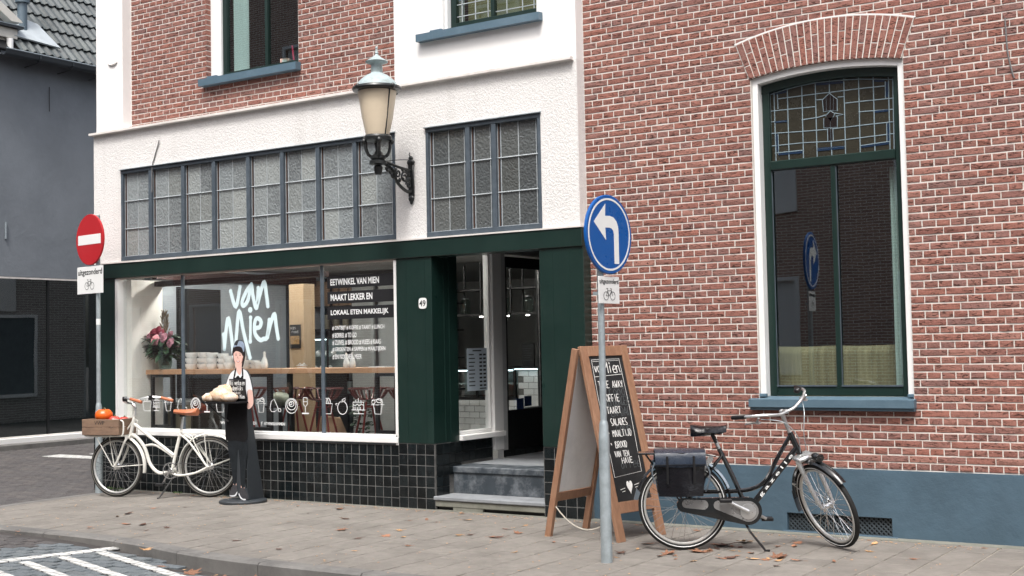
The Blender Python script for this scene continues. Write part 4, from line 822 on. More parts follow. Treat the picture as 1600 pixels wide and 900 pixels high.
# window lettering
let = part('window_lettering', shop)
b = MB()
for l in LEAD['vanmien']:
    if len(l) == 2 and abs(l[0][1] - l[1][1]) < .01: b.ell((l[0][0], -.0575, l[0][1]), (.034, .0012, .032), 14, 6); continue
    pts = crom([(x, -.0575, z) for x, z in l], 5) if len(l) > 2 else [(x, -.0575, z) for x, z in l]
    b.tube(pts, [.021] + [.0265] * (len(pts) - 2) + [.021], 8, sq=(1, .05)); 
    for e in (pts[0], pts[-1]): b.ell((e[0], -.0575, e[2]), (.0262, .0011, .0262), 12, 6)
b.build('painted_name', 'lettering', let, world=True)
for z0, z1, t, w in ((2.232, 2.360, 'EETWINKEL VAN MIEN', .655), (2.070, 2.196, 'MAAKT LEKKER EN', .565), (1.905, 2.036, 'LOKAAL ETEN MAKKELIJK', .775)):
    MB().box(-3.135, -2.19, -.0565, -.0535, z0, z1).build('black_band', 'ink', let, world=True)
    text('band_text', t, let, 'lettering_w', -3.088 + 3.4, -.0585, z0 + .030, w, .068, offset=.022)
for i, (t, w) in enumerate((('# ONTBIJT # KOFFIE # TAART # LUNCH', .70), ('# BORREL # TO GO', .33), ('# ZUIVEL # BROOD # VLEES # KAAS', .65), ('# GROENTEN # SAPPEN # MAALTIJDEN', .71), ('# EN NOG VEEL MEER', .395))):
    text('small_text', t, let, 'lettering_w', -3.075 + 3.4, -.0550, 1.782 - .0745 * i, w, .055, offset=.006)
text('address_text', 'WWW.EETWINKELVANMIEN', let, 'lettering_w', -4.735 + 3.4, -.0550, .785, .55, .034, offset=.012)
text('address_text', 'f', let, 'lettering_w', -4.115 + 3.4, -.0550, .780, .022, .044, offset=.02); text('address_text', 'EETWINKELVANMIEN/', let, 'lettering_w', -4.07 + 3.4, -.0550, .785, .31, .032, offset=.012)
def circ(cx, cz, rx, rz=None, n=14, a0=0, a1=2 * pi): rz = rz or rx; return [(cx + rx * cos(a0 + (a1 - a0) * i / n), cz + rz * sin(a0 + (a1 - a0) * i / n)) for i in range(n + 1)]
IC = {'cake': [[(.15, .05), (.85, .05)], [(.5, .05), (.5, .25)], [(.05, .28), (.95, .28)], [(.15, .28), (.15, .75), (.85, .75), (.85, .28)], [(.15, .62), (.3, .52), (.42, .64), (.55, .52), (.7, .64), (.85, .55)], [(.28, .3), (.28, .45)], [(.45, .3), (.45, .45)], [(.62, .3), (.62, .45)], [(.5, .75), (.5, 1.0)], [(.33, .75), (.33, .88)], [(.67, .75), (.67, .88)]],
      'cup': [[(.2, .6), (.3, .05), (.7, .05), (.8, .6)], [(.05, .6), (.95, .62)], circ(.45, .75, .38, .16), circ(.2, .78, .12), circ(.6, .85, .2, .12)],
      'bag': [[(.08, .65), (.2, .02), (.8, .02), (.92, .65), (.08, .65)], circ(.42, .66, .17, .32, 10, 0, pi), circ(.6, .66, .17, .32, 10, 0, pi)],
      'plate': [circ(.5, .48, .47), circ(.5, .55, .36, .33), circ(.5, .6, .2, .17), circ(.45, .62, .1, .08)],
      'glass': [[(.3, 1.0), (.28, .6), (.5, .42), (.72, .6), (.70, 1.0), (.3, 1.0)], [(.5, .42), (.5, .08)], [(.15, .04), (.85, .04), (.85, .0), (.15, .0), (.15, .04)], [(.3, .75), (.7, .75)]],
      'apple': [circ(.55, .4, .38, .4, 16, .6 * pi, 2.4 * pi), [(.5, .72), (.55, .9), (.8, 1.0), (.75, .82), (.55, .8)], [(.1, .55), (.0, .62), (.15, .68)]],
      'drop': [[(.15, .3), (.25, .75), (.45, .9), (.75, .3), (.5, .1), (.25, .1), (.15, .3)], circ(.85, .2, .1)],
      'pot': [[(.12, .6), (.22, .1), (.78, .1), (.88, .6)], circ(.5, .62, .38, .1), circ(.4, .8, .25, .12)]}
for nm, px0, px1 in (('bag', 225, 243), ('cake', 243, 257), ('cup', 262, 279), ('drop', 283, 303), ('plate', 308, 325), ('glass', 329, 342), ('bag', 349, 366), ('cake', 392, 407), ('cup', 415, 431), ('drop', 434, 455), ('plate', 461, 480), ('glass', 485, 499), ('bag', 516, 534), ('apple', 538, 556), ('cake', 561, 582), ('cup', 590, 610)):
    X0 = -6.03 + (px0 - 225) * .00945 * (1.0 + 0); X0 = -6.03 + 3.64 * ((px0 - 225) / 385.0) + .18 * ((px0 - 225) / 385.0) * (1 - (px0 - 225) / 385.0); w_ = (px1 - px0) * .0096
    z0 = .915; h_ = .17; b = MB()
    for st in IC[nm]: b.tube([(X0 + w_ * p, -.0555, z0 + h_ * q) for p, q in st], .0048, 4, sq=(1, .25))
    b.build(nm + '_drawing', 'lettering_w', let, world=True)

# ------------------------------------------------------------------ inside the shop
b = MB(); b.box(-6.62, -.3, .26, 7.0, .36, .40); b.build('shop_floor', 'floor_in', shop, world=True)
b = MB(); b.box(-6.60, -6.50, .48, 7, .40, 2.66); b.build('inner_side_wall', 'room_blue', shop, world=True)
b = MB(); b.box(-6.60, -6.27, .0, .475, .40, 2.47); b.build('window_cheek', 'cream', shop, world=True)
b = MB(); b.box(-6.6, -.3, 7.0, 7.05, .4, 2.66); b.box(-.35, -.3, 2.3, 7.0, .4, 2.66); b.box(-1.9, -.3, 2.3, 2.35, .4, 2.66); b.build('inner_wall', 'room', shop, world=True)
b = MB(); b.box(-6.6, -.3, .26, 7.0, 2.67, 2.72); b.build('shop_ceiling', 'room', shop, world=True)
b = MB(); b.box(-6.4, -3.6, .35, .5, 2.40, 2.46); b.box(-6.48, -6.40, .5, 3.4, 2.50, 2.62); b.build('ceiling_board', 'redbrown', shop, world=True)
b = MB(); b.box(-6.50, -6.46, .98, 1.62, .4, 2.40); b.box(-6.50, -6.44, .90, .97, .4, 2.42); b.build('black_inner_door', 'room_dark', shop, world=True)
b = MB(); b.box(-6.496, -6.47, 2.88, 2.97, .4, 2.5); b.build('dark_upright', 'room_dark', shop, world=True)
b = MB(); b.bbox(-4.865, -4.625, 1.2, 1.40, .4, 2.39, .006); b.build('timber_post', 'plywood', shop, world=True)
po = part('poster', shop); MB().box(-4.842, -4.672, 1.190, 1.198, 1.615, 1.90).build('poster_sheet', 'poster', po, world=True)
MB().box(-4.83, -4.69, 1.186, 1.1895, 1.665, 1.765).build('poster_picture', 'posterimg', po, world=True)
b = MB(); hand(b, 'van', -4.835, 1.845, .09, .04, .0025, y=1.187); hand(b, 'brood', -4.835, 1.80, .13, .035, .0025, y=1.187, seed=4); b.build('poster_text', 'white_sign', po, world=True)
b = MB(); b.box(-5.66, -5.28, 3.3, 3.34, .4, 2.62); b.box(-5.20, -4.86, 3.36, 3.40, .4, 2.62); b.box(-5.279, -5.201, 3.40, 3.44, .4, 2.62); b.build('pale_partition', M('pale_grey_partition', (.36, .37, .36), .7), shop, world=True)

bt = thing('bar_table', 'long oak bar table on black steel frames behind the lettered shop window', 'table', (-4.2, .42, .40))
b = MB(); b.bbox(-6.26, -2.35, .20, .62, 1.335, 1.392, .004); b.build('tabletop', 'oak', bt, world=True)
for x0 in (-6.22, -4.62, -2.75):
    b = MB(); w = .035
    b.box(x0, x0 + w, .24, .24 + w, .405, 1.334); b.box(x0, x0 + w, .56, .56 + w, .405, 1.334); b.box(x0, x0 + w, .24 + w, .56, 1.30, 1.333); b.box(x0, x0 + w, .24 + w, .56, .56, .595)
    x1 = x0 + .34
    b.box(x1, x1 + w, .24, .24 + w, .405, 1.334); b.box(x1, x1 + w, .56, .56 + w, .405, 1.334); b.box(x0 + w, x1, .24, .24 + w, .70, .735); b.box(x0 + w, x1, .24, .24 + w, 1.30, 1.333)
    b.build('leg_frame', 'blacksteel', bt, world=True)
# stools
def make_stool(label):
    t = thing('bar_stool', label, 'stool', (0, 0, .40), 0, 'oxblood metal bar stools at the bar table')
    b = MB(); R = .20
    for k in range(14):                                  # slatted shell seat
        a0 = radians(200 + 320 * k / 13) + .05; 
        P = [(.05 * cos(a0), .05 * sin(a0), .62), (.12 * cos(a0), .12 * sin(a0), .625), (.17 * cos(a0), .17 * sin(a0), .655), (.225 * cos(a0), .225 * sin(a0), .74)]
        b.tube(crom(P, 3), .013, 5, sq=(2, .6))
    b.tube([(.232 * cos(a), .232 * sin(a), .745) for a in [radians(200 + 320 * i / 24) for i in range(25)]], .011, 6)
    b.lathe([(.001, .612), (.06, .612), (.07, .622), (.001, .628)], 16)
    b.build('seat', 'stoolseat', t, smooth=True)
    for i in range(4):
        a = pi / 4 + i * pi / 2; b = MB(); b.tube([(.07 * cos(a), .07 * sin(a), .60), (.23 * cos(a), .23 * sin(a), .0)], [.013, .012], 7); b.build('leg', 'stool', t, smooth=True)
    b = MB(); b.tube([(.165 * cos(a), .165 * sin(a), .22) for a in [pi / 4 + i * pi / 2 for i in range(4)]], .009, 6, closed=True); b.tube([(.085 * cos(a), .085 * sin(a), .54) for a in [pi / 4 + i * pi / 2 for i in range(4)]], .009, 6, closed=True); b.build('footrest', 'stool', t); return t
st0 = make_stool('dark red stool leftmost at the bar table, behind the cardboard figure bread')
for i, (x, y, lab) in enumerate(((-5.32, .95, None), (-4.62, 1.0, 'dark red stool just right of the cardboard figure, by the timber post'), (-3.98, .80, 'dark red stool behind the glazing post, wine glass drawing in front'), (-3.45, .98, 'dark red stool behind the bag and apple drawings on the glass'), (-2.86, .95, 'rightmost dark red stool, behind the drawings next to the green pilaster'))):
    s_ = st0 if i == 0 else dup(st0, None, label=lab); s_.location = (x, y, .40); s_.rotation_euler = (0, 0, .5 + i * .7)
# bouquet
vs_ = thing('glass_vase', 'clear glass vase of flower stems standing at the left end of the oak table', 'vase', (-6.10, .36, 1.393))
b = MB(); b.lathe([(.055, 0), (.07, .01), (.085, .08), (.08, .14), (.062, .18), (.068, .20), (.064, .20), (.058, .18), (.075, .14), (.08, .08), (.062, .015), (.001, .012)], 20); b.build('vase', 'vaseglass', vs_, smooth=True)
bq = thing('flower_bouquet', 'large bouquet with pink rose, crimson blooms and dry plumes in the shop window vase', 'bouquet', (-6.10, .36, 1.44))
rb = random.Random(21); b = MB()
for i in range(26): a = rb.uniform(0, 6.28); r = rb.uniform(.02, .05); b.tube([(r * cos(a), r * sin(a), 0), (-r * .5 * cos(a), -r * .5 * sin(a), .17), (r * 2 * cos(a), r * 2 * sin(a), .30)], .004, 4)
b.build('stems', 'leafg', bq)
def leafblade(b, base, d, L, w, droop=.3):
    d = Vector(d).normalized(); s = d.cross(Vector((0, 0, 1))); s = s.normalized() if s.length > .01 else Vector((1, 0, 0)); base = Vector(base); n_ = s.cross(d); V = []; F = []
    for k, (t, q) in enumerate(((0, .1), (.3, .9), (.6, 1), (.85, .5), (1, .02))):
        c = base + d * L * t - Vector((0, 0, droop * L * t * t)); V += [tuple(c - s * w * q / 2 + n_ * .006), tuple(c), tuple(c + s * w * q / 2 + n_ * .006)]
    for k in range(4): F += [(3 * k, 3 * k + 1, 3 * k + 4, 3 * k + 3), (3 * k + 1, 3 * k + 2, 3 * k + 5, 3 * k + 4)]
    b.add(V, F)
b = MB()
for i in range(260):
    a = rb.uniform(0, 6.28); e = rb.uniform(-.45, .9); r = rb.uniform(.04, .20); z = rb.uniform(.10, .36)
    leafblade(b, (r * cos(a), r * sin(a) * .8, z), (cos(a), sin(a), e), rb.uniform(.10, .18), rb.uniform(.045, .075))
b.build('leaves', 'leafg', bq)
def flower(b, c, R, n, seed, up=(0, -1, .3)):
    g = random.Random(seed); U = Vector(up).normalized(); A = U.orthogonal().normalized(); B_ = U.cross(A)
    for k in range(n):
        t = k / n; a = k * 2.4; r = R * (.15 + .85 * t); d = A * cos(a) + B_ * sin(a); base = Vector(c) + d * r * .25 + U * R * .1
        tip = Vector(c) + d * r + U * R * (.75 - .75 * t); s = d.cross(U); w = R * (.35 + .45 * t)
        mid = base.lerp(tip, .6) + U * R * .18 - d * 0
        b.add([tuple(base - s * w * .2), tuple(base + s * w * .2), tuple(mid + s * w * .6), tuple(mid - s * w * .6), tuple(tip + s * w * .3), tuple(tip - s * w * .3)], [(0, 1, 2, 3), (3, 2, 4, 5)])
for nm, mt, lst in (('pink_rose', 'petal_p', [(.03, -.17, .30, .078)]), ('crimson_bloom', 'petal_d', [(-.06, -.12, .385, .07), (.0, -.10, .42, .06), (.05, -.09, .385, .055)]), ('mauve_bloom', 'petal_m', [(-.13, -.12, .35, .055), (-.15, -.03, .30, .04), (.14, -.14, .33, .07), (.21, -.10, .27, .065), (.10, 0, .37, .05), (.20, .02, .22, .04), (-.05, -.1, .27, .03), (.06, -.12, .38, .03)]), ('green_hydrangea', 'hyd', [(-.19, -.02, .27, .05), (.11, -.08, .22, .045)])):
    for k, (x, y, z, R) in enumerate(lst): b = MB(); flower(b, (x, y, z), R, 34 if nm != 'mauve_bloom' else 40, k + 3); b.build(nm, mt, bq)
b = MB()
for i in range(120):
    a = rb.uniform(-1, 1); h = rb.uniform(.36, .62); x = -.03 + .08 * a * (1 - (h - .36) / .4); leafblade(b, (x, .02, h), (a * .5, rb.uniform(-.3, .3), 1), .07, .006, .1)
b.build('dry_plumes', 'grass_t', bq)
# crockery on the table
rc = random.Random(31)
def cupstack(x, y, n, r, h, label):
    t = thing('cup_stack', label, 'cups', (x, y, 1.393), 0, 'white crockery stacks on the oak table')
    for k in range(n): b = MB(); z = k * h; b.lathe([(r * .72, z), (r * .95, z + h * .5), (r, z + h * .97), (r * .93, z + h * .97), (r * .85, z + h * .5), (.001, z + h * .2)], 18); b.build('cup', 'china', t, smooth=True)
stacks = [(-5.62, .34, 3, .080, .066, 'three-high white cup stack nearest the vase'), (-5.46, .38, 3, .078, .066, 'three-high cup stack, second from the vase'), (-5.26, .32, 3, .072, .064, 'three-high cup stack just right of the left glazing post'), (-5.12, .36, 3, .068, .060, 'white cup stack fourth from the vase'),
          (-4.98, .32, 2, .070, .076, 'tall two-high cup stack in the middle of the row'), (-4.84, .36, 2, .070, .070, 'two-high cup stack right of the tallest stacks'), (-4.71, .31, 2, .058, .050, 'low two-high cup stack, third from the cardboard figure'), (-4.59, .34, 2, .055, .048, 'low two-high cup stack, second from the cardboard figure'), (-4.50, .31, 1, .055, .080, 'single white cup ending the row beside the white bottle')]
for s_ in stacks: cupstack(*s_)
def bottle(x, y, z, s, label, name='ceramic_bottle', cat='bottle', grp=None):
    t = thing(name, label, cat, (x, y, z), 0, grp); b = MB(); b.lathe([(.030 * s, 0), (.040 * s, .015 * s), (.042 * s, .05 * s), (.03 * s, .10 * s), (.014 * s, .135 * s), (.013 * s, .16 * s), (.018 * s, .175 * s), (.012 * s, .18 * s)], 16); b.build('bottle_body', 'china', t, smooth=True)
    b = MB(); b.lathe([(.011 * s, .1802 * s), (.011 * s, .19 * s), (.001, .192 * s)], 10); b.build('stopper', 'china', t)
bottle(-4.40, .30, 1.393, 1.0, 'small white bottle on the table beside the cardboard head')
bottle(-3.175 - .0, .28, 1.393, .85, 'left white shaker of the pair right of the glazing post', 'salt_shaker', 'shaker', 'white shakers')
bottle(-3.09, .28, 1.393, .88, 'right white shaker of the pair, under the small text', 'salt_shaker', 'shaker', 'white shakers')
for k, (x, y, z, dx, mt2, lb) in enumerate(((-3.98, .16, 4.775, .03, 'petal_p', 'bright pink candle leaning behind the upstairs window'), )):
    t = thing('pink_candle', lb, 'candle', (-3.78, .17, 4.80)); b = MB(); b.tube([(0, 0, 0), (-.02, 0, .16)], .011, 8); b.build('candle', M('bright_pink_wax', (.75, .03, .12), .5), t, smooth=True); b = MB(); b.tube([(-.02, 0, .16), (-.021, 0, .175)], .002, 4); b.build('wick', 'black', t)
t = thing('small_box', 'small pink and white box on the ledge behind the upstairs window', 'box', (-3.90, .17, 4.775), .3); MB().bbox(-.055, .055, -.03, .03, 0, .05, .003).build('box_body', 'skin', t); MB().box(-.03, .03, -.0312, -.0302, .012, .035).build('box_label', 'white_sign', t)
MB().box(-4.75, -3.62, .135, .25, 4.755, 4.774).build('inner_ledge', 'white_paint', w1, world=True)
t = thing('menu_card', 'open white menu lying on the oak table under the black text bands', 'menu', (-2.75, .35, 1.393)); MB().box(-.12, .12, -.08, .08, 0, .006).build('cover', 'paper', t); MB().box(-.11, .10, -.07, .07, .0065, .010).build('page', 'china', t)
t = thing('plate_stack', 'small metal and glass holder on the table before the timber post', 'holder', (-3.88, .35, 1.393)); b = MB(); b.tube([(.06 * cos(a), .06 * sin(a), .03) for a in [i * pi / 8 for i in range(16)]], .004, 5, closed=True); b.tube([(-.06, 0, .03), (-.03, 0, .055), (0, 0, .03), (.03, 0, .055), (.06, 0, .03)], .004, 5); b.build('wire_ring', 'alu', t); MB().lathe([(.05, 0), (.055, .012), (.001, .012)], 14).build('dish', 'china', t); t.name = 'wire_holder'
t = thing('waste_bin', 'olive grey pedal bin with domed lid behind the left table leg', 'bin', (-6.31, .80, .40)); b = MB(); b.lathe([(.16, 0), (.165, .02), (.165, .55), (.001, .55)], 24); b.build('bin_body', 'olive', t, smooth=True); b = MB(); b.lathe([(.17, .551), (.17, .585), (.14, .61), (.05, .625), (.001, .625)], 24); b.build('lid', 'alu', t, smooth=True)
def plant(x, y, z, h, label):
    t = thing('potted_plant', label, 'plant', (x, y, z)); g = random.Random(int(h * 100)); b = MB(); b.lathe([(.08, 0), (.11, .16), (.10, .16), (.001, .14)], 16); b.build('pot', 'kraft', t); b = MB()
    for i in range(110): a = g.uniform(0, 6.28); r = g.uniform(.02, .16); leafblade(b, (r * cos(a), r * sin(a), g.uniform(.16, h)), (cos(a), sin(a), g.uniform(-.2, .8)), .10, .055)
    b.build('foliage', 'foliage', t)
plant(-4.05, 1.6, .40, .62, 'bushy dark plant standing behind the stools right of the timber post')
plant(-4.62, .40, .60, .3, 'x') if 0 else None
t = thing('paper_bag', 'brown paper bag standing on the floor behind the stools by the post', 'bag', (-4.35, 1.35, .40)); b = MB()
V = [(-.16, -.1, 0), (.16, -.1, 0), (.16, .1, 0), (-.16, .1, 0), (-.18, -.09, .2), (.17, -.11, .2), (.17, .09, .2), (-.17, .1, .2), (-.12, -.04, .40), (.13, -.03, .38), (.12, .04, .38), (-.13, .03, .41)]
b.add(V, [(3, 2, 1, 0), (0, 1, 5, 4), (1, 2, 6, 5), (2, 3, 7, 6), (3, 0, 4, 7), (4, 5, 9, 8), (5, 6, 10, 9), (6, 7, 11, 10), (7, 4, 8, 11), (8, 9, 10, 11)]); b.build('bag_body', 'kraft', t); MB().box(-.1, .1, -.115, -.108, .12, .22).build('bag_label', 'paper', t)
for k, (x, y, R, lb) in enumerate(((-4.62, .78, .11, 'pale green squash behind the glass beside the timber post'),)):
    t = thing('squash', lb, 'squash', (x, y, .95)); b = MB(); b.ell((0, 0, R * .7), (R * 1.3, R, R * .75), 20, 12, f=lambda q: 1 + .06 * cos(8 * atan2(q.y, q.x))); b.build('squash_body', 'squash', t, smooth=True); MB().tube([(0, 0, R * 1.35), (.01, 0, R * 1.6)], .01, 5).build('stalk', 'stem', t)
    t2 = thing('squash_stand', 'black low stand carrying the pale green squash behind the glass', 'stand', (x, y, .40)); MB().box(-.13, .13, -.12, .12, .53, .55).build('top', 'blacksteel', t2)
    for sx in (-.12, .10):
        for sy in (-.11, .09): MB().box(sx, sx + .02, sy, sy + .02, 0, .53).build('leg', 'blacksteel', t2)
# shelving and counters deeper in the shop
sh_ = thing('wall_shelf', 'black steel shelf with brown paper bags high up behind the shop window', 'shelf', (-5.9, 3.4, .40))
b = MB()
for z in (.95, 1.28, 1.86, 2.18): b.box(-6.47, -5.70, 3.35, 3.70, z, z + .025)
for x in (-6.48, -6.1, -5.71): b.box(x, x + .025, 3.35, 3.375, .4, 2.62); b.box(x, x + .025, 3.68, 3.705, .4, 2.62)
b.build('rack', 'blacksteel', sh_, world=True)
gb = random.Random(8)
for k in range(5):
    x = -6.42 + k * .165; t = thing('coffee_bag', 'brown paper bag %s on the top shelf behind the glass' % ['leftmost', 'second from the left', 'in the middle', 'second from the right', 'rightmost'][k], 'bag', (x, 3.48, 2.206), gb.uniform(-.1, .1), 'paper bags on the top shelf')
    b = MB(); w, d, h = .068, .05, gb.uniform(.25, .31); b.add([(-w, -d, 0), (w, -d, 0), (w, d, 0), (-w, d, 0), (-w, -d, h), (w, -d, h), (w, d, h), (-w, d, h), (-w, 0, h + .06), (w, 0, h + .06)], [(3, 2, 1, 0), (0, 1, 5, 4), (1, 2, 6, 5), (2, 3, 7, 6), (3, 0, 4, 7), (4, 5, 9, 8), (7, 6, 9, 8), (5, 6, 9), (4, 7, 8)]); b.build('paper_body', 'kraft', t); MB().box(-.025, .025, -.0425, -.041, .08, .15).build('bag_print', 'ink', t)
for k in range(12):
    x = -6.42 + .060 * k; z = (.976, 1.306, 1.886)[k % 3]; h = .12 + .03 * (k % 4)
    t = thing('jar', 'glass jar on the %s shelf behind the window, number %s from the left end' % (('lowest', 'middle', 'upper')[k % 3], ('one', 'one', 'one', 'two', 'two', 'two', 'three', 'three', 'three', 'four', 'four', 'four')[k]), 'jar', (x, 3.50, z), 0, 'jars on the shelves'); b = MB(); b.lathe([(.045, 0), (.05, .01), (.05, h), (.035, h + .02), (.001, h + .02)], 12); b.build('jar_body', ('deliglow', 'kraft', 'olive')[k % 3], t, smooth=True); b = MB(); b.lathe([(.038, h + .021), (.038, h + .04), (.001, h + .04)], 12); b.build('lid', 'blacksteel', t)
gc = thing('cooled_display', 'pale lit display cabinet between the timber post and glazing post, deep in the shop', 'display', (-6.05, 3.0, .40))
b = MB(); b.box(-6.40, -5.72, 2.85, 3.25, .40, 1.28); b.build('cabinet_base', 'blacksteel', gc, world=True); b = MB(); b.box(-6.38, -5.74, 2.90, 3.25, 1.281, 1.31); b.box(-6.38, -5.74, 2.95, 3.25, 1.50, 1.515); b.box(-6.38, -5.74, 3.22, 3.25, 1.311, 1.74); b.build('display_shelf', 'deliglow', gc, world=True); b = MB(); b.box(-6.40, -5.72, 2.85, 3.25, 1.741, 1.77); b.box(-6.40, -6.385, 2.85, 2.88, 1.281, 1.74); b.box(-5.735, -5.72, 2.85, 2.88, 1.281, 1.74); b.build('cabinet_frame', 'blacksteel', gc, world=True); MB().box(-6.38, -5.74, 2.88, 2.89, 1.725, 1.738).build('led_strip', 'screenblue', gc, world=True)
gq = random.Random(55); b = MB()
for k in range(9): x = -6.33 + .068 * k; b.ell((x, 3.05, 1.345 if k % 2 else 1.55), (.03, .05, .035), 10, 6)
b.build('wrapped_food', 'china', gc, world=True, smooth=True)['kind'] = 'stuff'
dc = thing('deli_counter', 'lit glass deli counter with white metro tiled base seen through the porch window', 'counter', (-3.4, 3.5, .40))
b = MB(); b.box(-4.25, -2.4, 3.43, 4.0, .4, .90); b.build('counter_base', 'grout', dc, world=True)
mt_ = [MB() for _ in range(1)]; V = []
metro = MB().bbox(-.0755, .0755, -.005, .004, -.0370, .0370, .002).mesh('metro_tile', 'metro')
for r in range(6):
    for k in range(12):
        x = -4.17 + .155 * k + (.077 if r % 2 else 0)
        if x < -2.47: inst('metro_tile', metro, dc, (x + 3.4, 3.424 - 3.5, .865 - .0785 * r - .40))
for r in range(5):
    for k in range(3):
        x = -2.94 + .155 * k + (.077 if r % 2 else 0); inst('metro_tile', metro, dc, (x + 3.4, 3.424 - 3.5, 1.245 - .0785 * r - .40))
b = MB(); b.box(-3.03, -2.4, 3.43, 4.0, .901, 1.29); b.build('raised_base', 'grout', dc, world=True); MB().box(-3.06, -2.4, 3.38, 4.0, 1.291, 1.325).build('counter_top', 'blacksteel', dc, world=True)
b = MB(); b.box(-4.25, -3.065, 3.42, 4.0, .901, .94); b.box(-4.25, -3.065, 3.42, 4.0, 1.30, 1.33); b.box(-4.25, -4.22, 3.42, 3.45, .94, 1.30); b.box(-3.095, -3.065, 3.42, 3.45, .94, 1.30); b.box(-3.68, -3.655, 3.42, 3.45, .94, 1.30); b.build('case_frame', 'blacksteel', dc, world=True)
b = MB(); b.box(-4.2, -3.1, 3.55, 3.95, 1.10, 1.115); b.box(-4.2, -3.1, 3.9, 3.95, .95, 1.29); b.build('case_shelf', 'deliglow', dc, world=True)
MB().box(-4.21, -3.10, 3.44, 3.455, 1.275, 1.288).build('led_strip', 'screenblue', dc, world=True); MB().box(-3.04, -2.45, 3.36, 3.378, 1.292, 1.302).build('led_strip', 'screenblue', dc, world=True)
MB().box(-4.22, -3.095, 3.425, 3.43, .942, 1.272).build('case_glass', 'pane', dc, world=True)
for x, y in ((-6.0, .72), (-5.3, .72), (-4.5, .72), (-3.7, .72), (-2.9, .72), (-2.3, .72), (-5.6, 1.9), (-4.4, 1.9), (-3.2, 1.9)): b = MB(); b.lathe([(.055, 2.655), (.055, 2.668), (.001, 2.668)], 14, c=(x, y, 0)); b.build('added_fill_disc', 'spot', shop, world=True)  # glowing discs added out of view to brighten the shop interior
hr = thing('hanging_rack', 'black hanging rack with glasses and small spotlights above the deli counter', 'rack', (-3.3, 3.2, 2.1))
b = MB(); b.box(-4.2, -2.3, 3.0, 3.3, 1.98, 2.01); b.box(-4.2, -2.3, 3.0, 3.3, 2.30, 2.32)
for x in (-4.2, -3.75, -3.3, -2.85, -2.4): b.box(x, x + .02, 3.0, 3.02, 1.98, 2.65); b.box(x, x + .02, 3.28, 3.30, 1.98, 2.65)
b.build('rack_frame', 'blacksteel', hr, world=True)
for x in (-3.9, -3.35, -2.95, -2.65): b = MB(); b.lathe([(.022, 0), (.022, .01), (.001, .012)], 10, c=(x, 3.1, 1.965)); b.build('spot_light', 'spot2', hr, world=True)
for k in range(5):
    t = thing('storage_jar', 'glass jar on the hanging rack above the deli counter, %s' % ('far left', 'left of centre', 'centre', 'right of centre', 'far right')[k], 'jar', (-3.95 + .32 * k, 3.15, 2.011), 0, 'jars on the hanging rack'); b = MB(); b.lathe([(.06, 0), (.065, .01), (.065, .17), (.04, .19), (.001, .19)], 14); b.build('jar_body', 'vaseglass', t, smooth=True); b = MB(); b.lathe([(.043, .1905), (.043, .205), (.001, .205)], 12); b.build('lid', 'alu', t)
lb_ = thing('letter_board', 'small black board on the deli counter under a glass dome', 'board', (-2.98, 3.6, 1.326)); MB().box(-.09, .09, 0, .02, 0, .30).build('board', 'chalkboard', lb_); MB().box(-.06, .06, -.03, .05, -.0, .004).build('foot', 'blacksteel', lb_)
b = MB(); [b.box(-.07, .07 - .02 * (k % 3), -.002, -.0005, .26 - .03 * k, .265 - .03 * k) for k in range(7)]; b.build('board_writing', 'chalk_old', lb_)
cs_ = thing('coffee_shelf', 'dark shelf unit with brown coffee bags and jars seen through the porch window', 'shelf', (-3.7, 2.9, .40))
b = MB(); b.box(-4.0, -2.75, 2.75, 2.95, 2.10, 2.13) if 0 else None
for z in (1.05, 1.45, 1.80, 2.14): b.box(-4.02, -3.62, 2.85, 3.1, z, z + .02)
b.box(-4.03, -4.0, 2.85, 2.88, .4, 2.6); b.box(-3.63, -3.60, 2.85, 2.88, .4, 2.6); b.build('shelf_frame', 'blacksteel', cs_, world=True)
for k in range(3):
    t = thing('coffee_bag', 'brown coffee bag with dark emblem, %s on the shelf seen through the porch window' % ('left', 'middle', 'right')[k], 'bag', (-3.95 + .12 * k, 2.93, 2.161), 0, 'coffee bags on the porch side shelf'); b = MB(); w, d, h = .052, .04, .25; b.add([(-w, -d, 0), (w, -d, 0), (w, d, 0), (-w, d, 0), (-w, -d, h), (w, -d, h), (w, d, h), (-w, d, h)], [(3, 2, 1, 0), (0, 1, 5, 4), (1, 2, 6, 5), (2, 3, 7, 6), (3, 0, 4, 7), (4, 5, 6, 7)]); b.build('paper_body', 'kraft', t); MB().lathe([(.001, 0), (.022, 0), (.022, .002), (.001, .002)], 12, ax='y', c=(0, -.0435, .13)).build('emblem', 'ink', t)

# ================================================================== GREY HOUSE across the side street
gh = thing('grey_house', 'grey rendered house with dark tiled roof and wide dark shop window, across the side street', 'house', (-14.0, 1.5, 0))
Y0, Y1 = -6.0, 12.0; X = -13.9
b = MB(); WY = (-3.0, 10.0)
b.box(X - .3, X, Y0, Y1, 3.0, 6.95); b.box(X - .3, X, Y0, WY[0], .1, 3.0); b.box(X - .3, X, WY[1], Y1, .1, 3.0); b.box(-20, X - .3, Y0, Y0 + .3, 0, 7); b.box(-20, X - .3, Y1 - .3, Y1, 0, 7)
wallg = b.build('wall', 'grey_wall', gh, world=True)
b = MB(); b.box(X - .30, X + .045, Y0, Y1, -.15, .045); b.build('plinth', 'granite', gh, world=True)
wg = part('shop_window', gh); b = MB(); b.bbox(X - .12, X + .07, WY[0], WY[1], .048, .148, .006); b.build('white_sill', 'white_paint', wg, world=True)
b = MB(); b.box(X - .08, X + .0 - .004, WY[0], WY[1], 2.965, 2.998); b.box(X - .08, X - .03, WY[0], WY[1], .15, .17)
b.build('frame', 'trim', wg, world=True)
